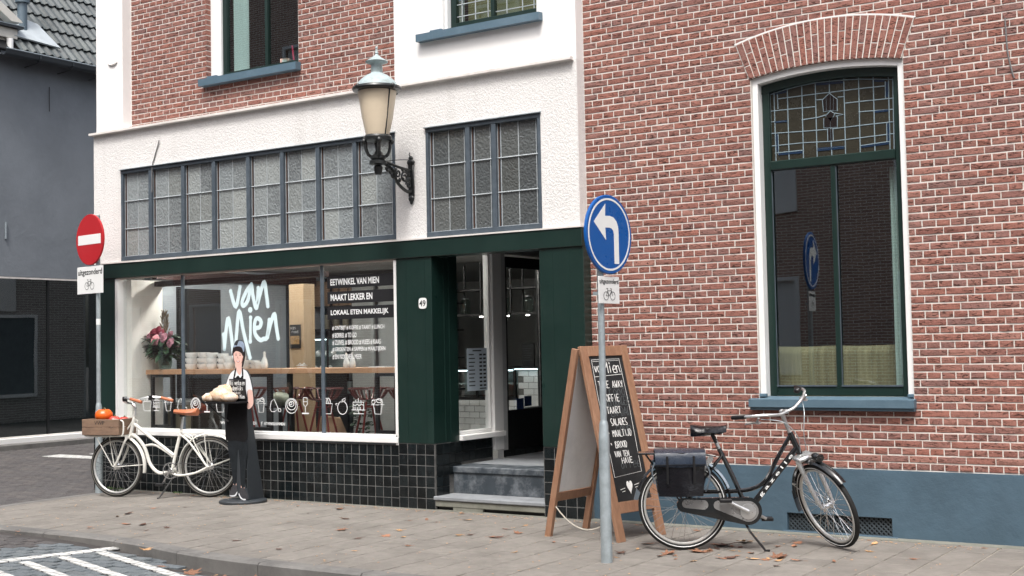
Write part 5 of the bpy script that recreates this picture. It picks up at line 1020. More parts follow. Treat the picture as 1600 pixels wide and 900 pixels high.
b = MB(); [b.box(X - .09, X - .035, y, y + .035, .17, 2.965) for y in (-.6, 2.0, 4.55, 7.3)]; b.build('mullion', 'black', wg, world=True)
for y0, y1 in ((-3, -.6), (-.565, 2.0), (2.035, 4.55), (4.585, 7.3), (7.335, 10)): MB().box(X - .062, X - .057, y0, y1, .16, 2.98).build('pane', M('smoked_glass', (.8, .8, .8)) if 0 else 'pane2', wg, world=True)
b = MB(); b.box(-16, -15.95, Y0, Y1, 0, 3.2); b.box(-16, X - .3, Y0 + .3, Y1 - .3, -.05, 0.05); b.box(-16, X - .3, Y0 + .3, Y1 - .3, 3.1, 3.15); b.build('room_behind', M('dim_grey_shop_room', (.05, .05, .052), .7, var=.2), gh, world=True)
b = MB(); b.tube([(X + .02, 3.65, 3.66), (X + .02, 3.65, 3.95)], .02, 8); b.build('wall_hook', 'zinc', gh, world=True)
b = MB(); b.tube([(X + .03, 4.55, 6.05), (X + .03, 4.55, 6.5)], .008, 5); b.build('wall_wire', 'black', gh, world=True)
# roof: slope climbing away from the street
roof = part('roof', gh); EX, EZ = X + .30, 6.98; ang = radians(50); T0 = Vector((-cos(ang), 0, sin(ang))); Nn = Vector((sin(ang), 0, cos(ang)))
b = MB(); q = [Vector((EX, Y0 - .3, EZ)), Vector((EX, Y1 + .3, EZ)), Vector((EX, Y1 + .3, EZ)) + T0 * 5.2, Vector((EX, Y0 - .3, EZ)) + T0 * 5.2]; b.add([tuple(p - Nn * .02) for p in q] + [tuple(p - Nn * .12) for p in q], [(0, 1, 2, 3), (7, 6, 5, 4), (0, 4, 5, 1), (1, 5, 6, 2), (2, 6, 7, 3), (3, 7, 4, 0)]); b.build('roof_deck', 'room_dark', roof, world=True)
def pantile():
    V = []; n = 14; w = .344
    for s_, lift in ((0.0, .060), (.47, .012)):
        for layer in (0, -.014):
            for i in range(n + 1):
                u = i / n; hgt = .036 * max(0, sin(4 * pi * u)) ** .7
                V.append((s_, (u - .5) * w, lift + hgt + layer))
    m = n + 1; F = [(i, i + 1, 2 * m + i + 1, 2 * m + i) for i in range(n)] + [(m + i + 1, m + i, 3 * m + i, 3 * m + i + 1) for i in range(n)] + [(i + 1, i, m + i, m + i + 1) for i in range(n)]
    b = MB(); b.add(V, F); return b
pt = pantile(); tm = [pantile().mesh('roof_tile', 'rooftile', smooth=True) for _ in range(2)]
basis = Matrix((T0, Vector((0, 1, 0)), Nn)).transposed().to_4x4()
if basis.determinant() < 0: basis = Matrix((T0, Vector((0, -1, 0)), Nn)).transposed().to_4x4()
tl = [(r, c) for r in range(12) for c in range(52)]
def tpos(r, c): return Vector((EX, Y0 - .1 + .344 * c, EZ)) + T0 * (.41 * r - .04)
tl.sort(key=lambda rc: rank(*tpos(*rc)[:]))
eul = basis.to_euler(); rt = random.Random(4); bb = MB(); cntt = 0
def indormer(p): return p.y < 3.55 and p.y > .8 and p.x > -14.6
for r, c in tl:
    p = tpos(r, c)
    if indormer(p): continue
    p = p + Nn * rt.uniform(-.004, .004)
    if cntt < 300: inst('roof_tile', tm[cntt % 2], roof, p - Vector((-14.0, 1.5, 0)), (eul.x, eul.y + rt.uniform(-.008, .008), eul.z + rt.uniform(-.008, .008)))
    else: bb.add(pt.v, pt.f, Matrix.Translation(p) @ basis)
    cntt += 1
o = bb.build('roof_tiles_beyond', 'rooftile', roof, world=True, smooth=True); o['kind'] = 'stuff'
b = MB(); V = []; prof = [(EX - .02, 6.93), (EX + .0, 6.86), (EX + .07, 6.83), (EX + .14, 6.86), (EX + .16, 6.94), (EX + .15, 6.945), (EX + .13, 6.87), (EX + .07, 6.845), (EX + .01, 6.87), (EX - .01, 6.93)]
b.add([(x, y, z) for y in (3.36, Y1) for x, z in prof], [(i, (i + 1) % 10, 10 + (i + 1) % 10, 10 + i) for i in range(10)] + [tuple(range(9, -1, -1)), tuple(range(10, 20))]); b.build('gutter', 'zinc_dk', gh, world=True)
b = MB(); b.tube([(EX + .155, 3.36, 6.945), (EX + .155, Y1, 6.945)], .013, 6); b.build('gutter_bead', 'zinc', gh, world=True)
for y in (4.05, 4.75, 5.45, 6.15): b = MB(); b.tube([(EX + .16, y, 6.94), (EX + .17, y, 6.87), (EX + .05, y, 6.80), (X + .0, y, 6.78)], .009, 4); b.build('gutter_bracket', 'zinc_dk', gh, world=True)
b = MB(); b.box(X + .001, EX + .02, Y0, Y1, 6.955, 6.975); b.build('soffit', 'room_dark', gh, world=True)
dm = part('dormer', gh)
b = MB(); b.box(-14.9, -13.78, 1.4, 3.58, 7.0, 7.22); b.build('dormer_front', 'dormer', dm, world=True)
b = MB(); b.bbox(-14.9, -13.70, 1.3, 3.77, 7.20, 7.385, .01); b.build('dormer_fascia', 'dormer', dm, world=True); b = MB(); b.box(-14.9, -13.62, 1.3, 3.84, 7.387, 7.425); b.build('dormer_gutter', 'zinc_dk', dm, world=True); b = MB(); b.box(-14.9, -13.61, 1.3, 3.85, 7.427, 7.440); b.build('dormer_edge', 'zinc', dm, world=True)
bgp = [(3.84, 7.51), (3.62, 7.50), (1.6, 8.75), (1.6, 8.95), (3.82, 7.54)]
b = MB(); b.prism(bgp, -13.85, -13.66, plane='yz'); b.build('bargeboard', 'dormer', dm, world=True)
b = MB(); b.tube([(-13.70, 3.61, 6.90), (-13.70, 3.61, 7.19)], .058, 12); b.build('downpipe', 'white_paint', dm, world=True)
b = MB(); b.prism([(1.5, 7.44), (3.60, 7.44), (1.6, 8.74), (1.5, 8.74)], -13.95, -13.9, plane='yz'); b.build('dormer_gable', 'grey_wall', dm, world=True)
vp = part('vent_pipe', roof); b = MB(); b.lathe([(.085, 7.2), (.085, 7.95), (.125, 7.95), (.125, 8.06), (.09, 8.07), (.09, 9.3)], 18, c=(-13.92, 4.02, 0)); b.build('pipe', 'pipe', vp, world=True, smooth=True)
b = MB(); pA = Vector((EX, 3.70, EZ)) + T0 * .28 + Nn * .115; pB = Vector((EX, 4.62, EZ)) + T0 * .20 + Nn * .115; pC = Vector((EX, 4.42, EZ)) + T0 * .80 + Nn * .115; pD = Vector((EX, 3.80, EZ)) + T0 * .95 + Nn * .125
b.add([tuple(p) for p in (pA, pB, pC, pD)] + [tuple(p - Nn * .03) for p in (pA, pB, pC, pD)], [(0, 1, 2, 3), (7, 6, 5, 4), (0, 4, 5, 1), (1, 5, 6, 2), (2, 6, 7, 3), (3, 7, 4, 0)]); b.build('lead_flashing', M('pale_lead_sheet', (.42, .46, .48), .5, .2, var=.15), vp, world=True)

# ================================================================== house across the street, behind the camera (mirrored in the windows)
oh = thing('opposite_house', 'long brick house row across the street, seen only as a mirror image in the windows', 'house', (0, -14.2, 0))
hol = [(-27 + 3.2 * k, -27 + 3.2 * k + 1.2, z, z + 2.0) for k in range(14) for z in (.9, 4.2, 7.6)]
b = wallholes(MB(), -30, 18, -.1, 11.6, hol, -14.5, -14.2); b.build('wall', 'opp_brick', oh, world=True)
for h in hol:
    f = MB(); f.bbox(h[0], h[0] + .08, -14.22, -14.14, h[2], h[3]); f.bbox(h[1] - .08, h[1], -14.22, -14.14, h[2], h[3]); f.bbox(h[0] + .08, h[1] - .08, -14.22, -14.14, h[3] - .08, h[3]); f.bbox(h[0] + .08, h[1] - .08, -14.22, -14.14, h[2], h[2] + .08); f.box(h[0] + .08, h[1] - .08, -14.30, -14.28, h[2] + .08, h[3] - .08)
    f.build('window', 'white_paint', oh, world=True)
MB().box(-30, 18, -20, -14.5, 11.3, 11.6).build('roof', 'zinc_dk', oh, world=True)
b = MB(); b.box(-30, 18, -14.2, -12.6, -.15, .02); struct(b.build('opposite_pavement', 'kerb'))

# ================================================================== STREET LAMP on the wall
lamp = thing('wall_lantern', 'cream glass street lantern on an ornate black iron wall bracket above the shop window', 'street lamp', (-1.93, -.13, 3.05))
LX, LY = 0, -.53    # lantern axis, local
def at(z): return (LX, LY, z - 3.05)
b = MB(); b.lathe([(.030, 3.27), (.040, 3.30), (.045, 3.34), (.03, 3.36)], 14, c=(LX, LY, -3.05)); b.build('bottom_lamp_nut', 'lampblack', lamp, smooth=True)
b = MB(); b.lathe([(.05, 3.365), (.085, 3.37), (.085, 3.40), (.06, 3.41), (.075, 3.425), (.075, 3.45), (.045, 3.47), (.025, 3.50), (.012, 3.52), (.008, 3.62)], 18, c=(LX, LY, -3.05)); b.build('socket', 'lampblack', lamp, smooth=True)
for k in range(4):
    a = pi / 4 + k * pi / 2; P = [(.055, 3.44), (.09, 3.46), (.115, 3.52), (.118, 3.585)]; b = MB(); b.tube(crom([(LX + r * cos(a), LY + r * sin(a), z - 3.05) for r, z in P], 5), .016, 7); b.ell((LX + .132 * cos(a), LY + .132 * sin(a), .54), (.026, .026, .03), 10, 6); b.build('cradle_arm', 'lampblack', lamp, smooth=True)
b = MB(); b.lathe([(.105, 3.595), (.135, 3.60), (.138, 3.63), (.125, 3.65), (.105, 3.645)], 24, c=(LX, LY, -3.05)); b.build('lower_ring', 'lampblack', lamp, smooth=True)
b = MB(); b.lathe([(.112, 3.645), (.150, 3.82), (.1885, 4.075), (.184, 4.075), (.146, 3.82), (.108, 3.645)], 32, c=(LX, LY, -3.05), cap=False); b.build('glass_globe', 'lampglass', lamp, smooth=True)
b = MB(); b.lathe([(.02, 3.66), (.02, 3.74), (.035, 3.78), (.035, 3.90), (.001, 3.93)], 12, c=(LX, LY, -3.05)); b.build('lamp_bulb', 'white_sign', lamp)
for k in range(2): a = radians(-12 + 180 * k); b = MB(); b.tube([(LX + .116 * cos(a), LY + .116 * sin(a), 3.65 - 3.05), (LX + .194 * cos(a), LY + .194 * sin(a), 4.085 - 3.05)], .007, 6); b.build('side_strut', 'lampblack', lamp)
b = MB(); b.lathe([(.19, 4.078), (.236, 4.085), (.243, 4.10), (.236, 4.118), (.20, 4.13), (.19, 4.12)], 32, c=(LX, LY, -3.05))
for k in range(4): a = radians(-12 + 90 * k); b.ell((LX + .238 * cos(a), LY + .238 * sin(a), 1.052), (.024, .024, .028), 8, 6)
b.build('upper_ring', 'lampblack', lamp, smooth=True)
b = MB(); b.lathe([(.205, 4.125), (.19, 4.16), (.15, 4.20), (.105, 4.235), (.072, 4.25), (.057, 4.262), (.055, 4.335), (.062, 4.345), (.108, 4.362), (.112, 4.370), (.075, 4.393), (.040, 4.415), (.018, 4.435), (.014, 4.447), (.020, 4.455), (.012, 4.470), (.008, 4.495), (.014, 4.505), (.010, 4.518), (.001, 4.524)], 28, c=(LX, LY, -3.05)); b.build('hood', 'lampgrey', lamp, smooth=True)
b = MB(); b.bbox(-.035, .035, -.022, .0, .05, .38, .006); b.ell((0, -.015, .03), (.035, .018, .035), 12, 8); b.ell((0, -.015, -.0), (.018, .014, .03), 10, 6); b.ell((0, -.015, .395), (.05, .02, .035), 12, 8); b.ell((0, -.015, .435), (.028, .016, .028), 10, 6); b.tube([(0, -.02, .45), (.0, -.04, .47), (0, -.03, .49)], .006, 6); b.build('wall_plate', 'lampblack', lamp, smooth=True)
b = MB(); b.tube(crom([(0, -.02, .31), (0, -.2, .325), (0, -.38, .35), (0, -.47, .365)], 5), .014, 7); b.tube(crom([(0, -.02, .10), (0, -.10, .10), (0, -.22, .16), (0, -.27, .22), (0, -.33, .30), (0, -.46, .345)], 5), .017, 7)
b.build('bracket_arm', 'lampblack', lamp, smooth=True)
def spiral(c, r, turns, s=1, a0=0, k=26): return [(0, c[0] + s * r * (1 - .75 * i / k) * cos(a0 + turns * 2 * pi * i / k), c[1] + r * (1 - .75 * i / k) * sin(a0 + turns * 2 * pi * i / k)) for i in range(k + 1)]
b = MB()
for c, r, tn, s, a0 in (((-.12, .235), .062, 1.4, 1, 0), ((-.12, .235), .085, .8, -1, 1), ((-.225, .265), .045, 1.3, 1, 2), ((-.06, .165), .04, 1.3, -1, 0), ((-.30, .245), .035, 1.2, -1, 4), ((-.38, .30), .035, 1.2, 1, 3), ((-.07, .285), .03, 1.2, 1, 5)): b.tube(spiral(c, r, tn, s, a0), .0105, 6)
for x, z in ((-.15, .31), (-.20, .20), (-.04, .22), (-.27, .29), (-.345, .265)): b.ell((0, x, z), (.014, .02, .024), 8, 6)
b.build('scrollwork', 'lampblack', lamp, smooth=True)
b = MB(); b.tube(crom([(0, -.01, .42), (0, -.12, .41), (0, -.3, .385), (0, -.42, .365), (.02, -.47, .40), (.03, -.52, .44), (0, -.53, .47)], 5), .004, 5); b.build('cable', 'black', lamp)

# ================================================================== TRAFFIC SIGNS
def bikemark(b, s=1, y=-.0035):
    r = .36
    for cx in (-.5, .5): b.tube([(s * (cx + r * cos(a)), y, s * r * sin(a)) for a in [i * pi / 9 for i in range(18)]], .022 * s * 1.3, 4, closed=True, sq=(1, .2))
    for P in ([(-.5, 0), (-.26, .45), (.28, .48)], [(-.5, 0), (-.05, 0), (-.26, .45)], [(-.05, 0), (.30, .42)], [(.5, 0), (.24, .62), (.10, .66)], [(-.26, .45), (-.31, .62)], [(-.44, .64), (-.18, .64)], [(.24, .62), (.38, .60)]): b.tube([(s * p, y, s * q) for p, q in P], .028 * s, 4, sq=(1, .2))
def disc_face(t, R, depth, fmat, name):
    b = MB(); b.lathe([(R * .96, depth), (R, depth * .9), (R, .0), (R * .985, -.004), (.001, -.004)], 48, ax='y'); b.build(name, fmat, t, smooth=False); 
def sign_post(name, label, loc, rz, H, sleeve):
    t = thing(name, label, 'traffic sign', loc, rz)
    b = MB(); b.tube([(0, 0, .75 if sleeve else 0), (0, 0, H)], .0245 if sleeve else .0245, 16, cap=True); b.build('pole', 'galv', t, smooth=True)
    b = MB(); b.lathe([(.044, -.05), (.042, .01), (.040, .88), (.038, .93), (.034, .955), (.0335, 1.0), (.030, 1.012), (.0255, 1.03)], 18); b.build('pole_sleeve', 'galv', t, smooth=True)
    return t
# blue keep-left arrow: faces along the street to the right
A_N = 6.0; rzB = radians(90 - A_N)          # local -y is the face normal: normal (cosA, -sinA)
sb = sign_post('left_turn_sign', 'round blue sign with white left-turn arrow on the galvanised pole beside the A-board', (1.265, -2.03, 0), rzB, 2.66, True)
b = MB(); R = .293; b.lathe([(R - .008, .016), (R, .014), (R, -.002), (R - .006, -.006), (.001, -.006)], 56, ax='y', c=(.055, -.045, 2.395)); b.build('sign_disc', 'blue_sign', sb)
b = MB(); b.lathe([(.268, -.0075), (.268, -.0062), (.254, -.0062), (.254, -.0075), (.268, -.0075)], 56, ax='y', c=(.055, -.045, 2.395), cap=False); b.build('white_rim', 'white_sign', sb)
ar = [(-.205, .09), (-.045, .225), (-.058, .14)]
out = [(-.205, .085), (-.055, .225), (-.062, .135), (.0, .138), (.05, .128), (.085, .10), (.103, .065), (.108, .02), (.108, -.215), (.048, -.215), (.048, .005), (.04, .03), (.02, .045), (-.01, .050), (-.062, .048), (-.055, -.045)]
b = MB(); b.prism([(x + .065, z) for x, z in out], -.0525, -.0515); b.v = [(x, y, z + 2.395) for x, y, z in b.v]; b.build('arrow', 'white_sign', sb)
b = MB(); b.bbox(-.08, .185, -.040, -.034, 1.885, 2.085, .003); pl_ = b.build('under_plate', 'white_sign', sb)
text('plate_text', 'uitgezonderd', pl_, 'ink', -.068, -.0415, 2.022, .24, .044, offset=.012)
b = MB(); bikemark(b, .085, 0); b.v = [(x + .052, y - .0418, z + 1.942) for x, y, z in b.v]; b.build('bicycle_symbol', 'ink', pl_)
for z in (2.20, 2.58, 1.96): b = MB(); b.box(-.05, .05, -.034 if z < 2.1 else -.032, .035, z - .012, z + .012); b.build('clamp', 'galv', sb)
# no-entry sign
rzR = radians(90 - 98)
sr = sign_post('no_entry_sign', 'round red no-entry sign with white bar on the pole at the shop corner', (-6.238, -.509, 0), rzR, 3.20, True)
cx = -.10
b = MB(); R = .297; b.lathe([(R - .008, .016), (R, .014), (R, -.002), (R - .006, -.006), (.001, -.006)], 56, ax='y', c=(cx, -.045, 2.922)); b.build('sign_disc', 'red_sign', sr)
b = MB(); b.box(cx - .245, cx + .245, -.053, -.0515, 2.867, 2.980); b.build('white_bar', 'white_sign', sr)
b = MB(); b.bbox(cx - .29, cx + .27, -.040, -.034, 2.295, 2.612, .004); p_ = b.build('under_plate', 'white_sign', sr)
text('plate_text', 'uitgezonderd', p_, 'ink', cx - .268, -.0415, 2.495, .52, .088, offset=.012)
b = MB(); bikemark(b, .115, 0); b.v = [(x + cx - .02, y - .0418, z + 2.385) for x, y, z in b.v]; b.build('bicycle_symbol', 'ink', p_)
for z in (2.80, 3.05, 2.45): b = MB(); b.box(-.05, .05, -.034, .035, z - .012, z + .012); b.build('clamp', 'galv', sr)
b = MB(); b.lathe([(.0255, 1.93), (.0258, 1.93), (.0258, 2.0), (.0255, 2.0)], 16); b.build('sticker', 'white_sign', sr)
b = MB(); b.lathe([(.0408, .80), (.0408, .87), (.0404, .87)], 16); b.build('sleeve_sticker', 'navy', sr)

# ================================================================== A-BOARD
ab = thing('a_board', 'tall timber A-board with chalked menu leaning open on the pavement before the door', 'pavement sign', (.55, -.85, 0))
P0, P1, P2 = Vector((.91, -1.18, 0)), Vector((1.038, -.604, 0)), Vector((.53, -1.12, 1.58))
e1 = (P1 - P0).normalized(); nrm = e1.cross(P2 - P0).normalized(); 
if nrm.x < 0: nrm = -nrm
e2 = nrm.cross(e1).normalized(); e2 = e2 if e2.z > 0 else -e2
M1 = Matrix((e1, e2, nrm)).transposed().to_4x4(); M1.translation = P0
def board(b, x0, x1, y0, y1, z0, z1): return b.bbox(x0, x1, y0, y1, z0, z1, .003, mat=M1)
for nm, a in (('side_rail', (0, .082, 0, 1.622, -.035, .0)), ('side_rail', (.508, .590, 0, 1.622, -.035, .0)), ('top_rail', (.083, .507, 1.535, 1.622, -.034, -.001)), ('bottom_rail', (.083, .507, .225, .318, -.034, -.001))):
    b = MB(); board(b, *a); b.build(nm, 'cedar', ab, world=True)
b = MB(); board(b, .080, .510, .315, 1.538, -.024, -.012); cbp = b.build('blackboard', 'chalkboard', ab, world=True)
b = MB(); Mc = M1 @ Matrix.Translation((0, 0, -.0105)) @ Matrix(((1, 0, 0, 0), (0, 0, 1, 0), (0, -1, 0, 0), (0, 0, 0, 1)))
ck = MB()
def cline(P, r=.0028): ck.tube([(x, 0, z) for x, z in P], r, 4, sq=(1, .25), mat=Mc)
def chand(t, x, z, w, h, r=.0042, seed=1): hand(ck, t, x, z, w, h, r, seed=seed, mat=Mc)
cline([(.115, 1.505), (.105, 1.20), (.110, .52), (.455, .545), (.470, 1.1), (.462, 1.508), (.115, 1.505)]); cline([(.122, 1.490), (.452, 1.495)], .002); cline([(.112, 1.36), (.462, 1.375)])
chand('van', .125, 1.40, .11, .075, .005, 2); chand('Mien', .25, 1.39, .20, .09, .005, 3)
for t, x, z, w, h in (('TAKE AWAY', .135, 1.262, .31, .058), ('KOFFIE', .165, 1.145, .20, .060), ('TAART', .175, 1.045, .18, .056), ('* SALADES', .135, .945, .27, .055), ('* MAALTIJD', .13, .850, .30, .055), ('* BROOD', .135, .757, .21, .052), ('VAN TEN', .165, .682, .18, .048), ('HAVE', .235, .625, .14, .048)): chand(t, x, z, w, h, .0040, int(z * 100))
cline([(.15, .415), (.21, .425)]); cline([(.165, .395), (.205, .402)]); cline([(.33, .440), (.40, .452)]); cline([(.335, .420), (.39, .428)])
hp = []
for i in range(21): a = 2 * pi * i / 20; hp.append((.27 + .0030 * 16 * sin(a) ** 3 * .75, .435 + .0034 * (13 * cos(a) - 5 * cos(2 * a) - 2 * cos(3 * a) - cos(4 * a)) * 1.1))
b2 = MB(); b2.prism(hp[:-1], -.001, .0006, mat=Mc); b2.build('chalk_heart', 'chalk', ab, world=True)
ck.build('chalk_writing', 'chalk', ab, world=True)
for t, x, z, w in (('EN DAG', .22, 1.02, .25), ('BEEFBURGER', .14, 1.11, .34), ('SOUP', .24, .86, .2), ('coffee', .16, .585, .3), ('brood', .2, 1.2, .25)): b = MB(); hand(b, t, x, z, w, .075, .0035, seed=int(z * 50), mat=Mc); b.build('wiped_writing', 'chalk_old', ab, world=True)
# rear leaf
Q0, Q1 = Vector((.185, -1.135, 0)), Vector((.235, -.50, 0)); r1 = (Q1 - Q0).normalized(); top = P0 + e2 * 1.60; rr = ((top + Vector((-.035, .0, 0))) - Q0); nr = r1.cross(rr).normalized(); r2 = nr.cross(r1).normalized(); r2 = r2 if r2.z > 0 else -r2; nr = r1.cross(r2)
M2 = Matrix((r1, r2, nr)).transposed().to_4x4(); M2.translation = Q0
if M2.to_3x3().determinant() < 0: M2 = Matrix((r1, r2, -nr)).transposed().to_4x4(); M2.translation = Q0
L2 = rr.length
for nm, a, mt in (('rear_side_rail', (0, .04, 0, L2, -.012, .045), 'cedar'), ('rear_side_rail', (.55, .59, 0, L2, -.012, .045), 'cedar'), ('rear_bottom_rail', (.041, .549, .30, .375, 0, .03), 'cedar')):
    b = MB(); b.bbox(*a, .003, mat=M2); b.build(nm, mt, ab, world=True)
b = MB(); b.bbox(.038, .552, .37, L2 - .02, .008, .018, .002, mat=M2); b.build('rear_panel', 'boardback', ab, world=True)
a_ = M2 @ Vector((.02, .30, 0)); c_ = M1 @ Vector((.03, .22, -.03)); b = MB(); b.tube([a_.lerp(c_, t) - Vector((0, 0, .17 * 4 * t * (1 - t))) for t in [i / 14 for i in range(15)]], .0055, 5); b.build('holding_rope', 'rope', ab, world=True)

# ================================================================== CARDBOARD FIGURE
fg = thing('cardboard_figure', 'life-size printed cutout of a smiling woman in black apron on a round grey base', 'cutout', (-4.00, -.50, 0))
b = MB(); b.lathe([(.245, 0), (.25, .006), (.25, .022), (.244, .028), (.001, .028)], 40, c=(0.02, .03, 0)); b.build('base', 'boardg', fg, smooth=False)
b = MB(); b.prism([(0.012, .028), (.25, .028), (.04, 1.15), (.012, 1.15)], .095, .107, plane='yz'); b.build('rear_fin', 'boardg', fg)
def wide(P): return [(x * (1.10 if z > 1.0 else .92) * (1.28 if z > 1.445 else 1) + (.0 if z < 1.445 else .003), z) for x, z in P]
def sil(P, k=4): P = wide(P); return [(p.x, p.y) for p in crom([(x, z, 0) for x, z in P], k, True)]
def layer(P, name, mat, d, k=4, par=None):
    b = MB(); b.prism(sil(P, k) if k else wide(P), -.006 - d, -.005 - d + (.010 if name == 'cut_board' else 0)); return b.build(name, mat, par or fg)
# local x: 0 at figure centre line (u = -4.2+.27); z metres
body = [(-.055, 1.62), (-.05, 1.50), (-.03, 1.415), (-.10, 1.37), (-.155, 1.28), (-.20, 1.10), (-.195, 1.03), (-.21, .66), (-.165, .64), (-.13, .40), (-.10, .22), (-.13, .12), (-.16, .06), (-.06, .055), (-.03, .12), (-.02, .06), (.10, .03), (.15, .05), (.10, .16), (.09, .28), (.13, .64), (.145, .66), (.14, 1.0), (.195, 1.02), (.20, 1.12), (.165, 1.30), (.12, 1.385), (.035, 1.42), (.06, 1.50), (.065, 1.64), (.04, 1.705), (-.02, 1.705)]
layer(body, 'cut_board', 'boardg', -.002)
pr_ = [('trousers', 'trousers', .0002, [(-.17, .66), (-.12, .35), (-.095, .20), (-.045, .20), (-.03, .40), (-.01, .56), (.015, .40), (.03, .18), (.085, .17), (.10, .35), (.125, .66)]),
       ('ankle', 'skin', .0001, [(-.088, .215), (-.088, .16), (-.048, .16), (-.048, .215)]), ('ankle', 'skin', .0001, [(.032, .19), (.034, .13), (.078, .13), (.078, .19)]),
       ('shoe', 'sneaker', .0006, [(-.095, .18), (-.15, .10), (-.155, .065), (-.07, .075), (-.035, .12), (-.04, .175)]), ('shoe', 'sneaker', .0006, [(.02, .15), (-.005, .08), (.06, .04), (.14, .045), (.135, .08), (.085, .15)]),
       ('shoe_sole', 'shirt', .0009, [(-.158, .068), (-.12, .058), (-.06, .066), (-.032, .10), (-.036, .112), (-.07, .078), (-.12, .070)]), ('shoe_sole', 'shirt', .0009, [(-.008, .085), (.02, .045), (.06, .030), (.10, .032), (.10, .042), (.05, .046), (.015, .075), (-.002, .10)]),
       ('shirt', 'shirt', .0003, [(-.025, 1.40), (-.10, 1.36), (-.15, 1.27), (-.165, 1.20), (-.10, 1.18), (-.11, 1.0), (.11, 1.0), (.12, 1.17), (.185, 1.16), (.165, 1.28), (.12, 1.375), (.05, 1.405), (.01, 1.37)]),
       ('arm', 'skin', .0004, [(-.16, 1.215), (-.195, 1.12), (-.19, 1.06), (-.12, 1.055), (-.115, 1.12), (-.125, 1.215)]), ('arm', 'skin', .0004, [(.125, 1.175), (.13, 1.08), (.14, 1.0), (.175, .985), (.195, 1.03), (.198, 1.10), (.183, 1.18)]),
       ('neck', 'skin', .0005, [(-.028, 1.50), (-.028, 1.41), (.0, 1.355), (.03, 1.345), (.05, 1.40), (.045, 1.50)]),
       ('apron', 'apron', .0007, [(-.04, 1.31), (-.055, 1.34), (-.095, 1.20), (-.125, 1.08), (-.19, .86), (-.205, .66), (-.05, .65), (.135, .655), (.14, .90), (.115, 1.10), (.095, 1.22), (.06, 1.33), (.03, 1.31), (.0, 1.335)]),
       ('apron_strap', 'apron', .0008, [(-.058, 1.335), (-.035, 1.41), (-.022, 1.41), (-.04, 1.325)]), ('apron_strap', 'apron', .0008, [(.055, 1.33), (.052, 1.41), (.066, 1.41), (.072, 1.32)]),
       ('hair', 'hair', .0008, [(-.058, 1.60), (-.062, 1.55), (-.045, 1.545), (.035, 1.49), (.05, 1.425), (.072, 1.44), (.070, 1.56), (.065, 1.64), (.02, 1.67), (-.04, 1.655)]),
       ('face', 'skin', .0011, [(-.045, 1.585), (-.045, 1.52), (-.03, 1.47), (.0, 1.435), (.03, 1.455), (.05, 1.51), (.052, 1.57), (.02, 1.60), (-.02, 1.605)]),
       ('fringe', 'hair', .0013, [(-.055, 1.60), (-.052, 1.565), (-.02, 1.595), (.03, 1.575), (.052, 1.54), (.062, 1.60), (.03, 1.64), (-.03, 1.645)]),
       ('headscarf', 'scarf', .0015, [(-.05, 1.635), (-.035, 1.66), (-.01, 1.655), (.01, 1.70), (.045, 1.695), (.068, 1.66), (.066, 1.60), (.055, 1.585), (.04, 1.63), (.0, 1.645)])]
for nm, mt, d, P in pr_: layer(P, nm, mt, d)
fc = part('facial_features', fg)
for nm, mt, P in (('eye', 'hair', circ(-.020, 1.553, .0085, .0045, 8)), ('eye', 'hair', circ(.022, 1.550, .0085, .0045, 8)), ('eyebrow', 'hair', [(-.032, 1.566), (-.02, 1.572), (-.008, 1.568), (-.02, 1.569)]), ('eyebrow', 'hair', [(.010, 1.566), (.022, 1.569), (.036, 1.560), (.022, 1.565)]), ('nose', 'skin_d', [(-.004, 1.545), (-.008, 1.520), (.004, 1.515), (.006, 1.520), (-.002, 1.523)]), ('mouth', 'lips', [(-.018, 1.495), (.0, 1.488), (.022, 1.494), (.012, 1.478), (.0, 1.473), (-.010, 1.479)]), ('teeth', 'shirt', [(-.013, 1.4925), (.0, 1.487), (.016, 1.4915), (.009, 1.4825), (.0, 1.480), (-.007, 1.4835)]), ('cheek_shade', 'skin_d', [(.045, 1.53), (.05, 1.50), (.035, 1.465), (.030, 1.46), (.040, 1.49)])):
    layer(P, nm, mt, .0018 if nm != 'teeth' else .0022, 0, fc)
ls = part('lettered_slate', fg); b = MB(); b.bbox(-.125, .115, -.016, -.009, 1.085, 1.300, .002); b.build('slate_board', 'ink', ls)
b = MB(); hand(b, 'Wij verkopen', -.118, 1.235, .225, .048, .0036, y=-.0168, seed=2); hand(b, 'dagelijks', -.075, 1.180, .15, .045, .0034, y=-.0168, seed=3); hand(b, 'lokaal', -.05, 1.142, .10, .026, .0022, y=-.0168, seed=4); hand(b, 'van Mien', -.04, 1.095, .145, .038, .0036, y=-.0168, seed=5); b.build('slate_writing', 'white_sign', ls)
tr = part('serving_tray', fg); b = MB(); b.bbox(-.37, .155, -.17, -.012, 1.045, 1.062, .003); b.build('tray_board', 'apron', tr)
b = MB(); b.tube([(-.26, -.03, .92), (-.34, -.12, 1.04)], .008, 6); b.tube([(-.12, -.03, .85), (-.26, -.03, .92)], .008, 6); b.build('tray_support', 'blacksteel', tr)
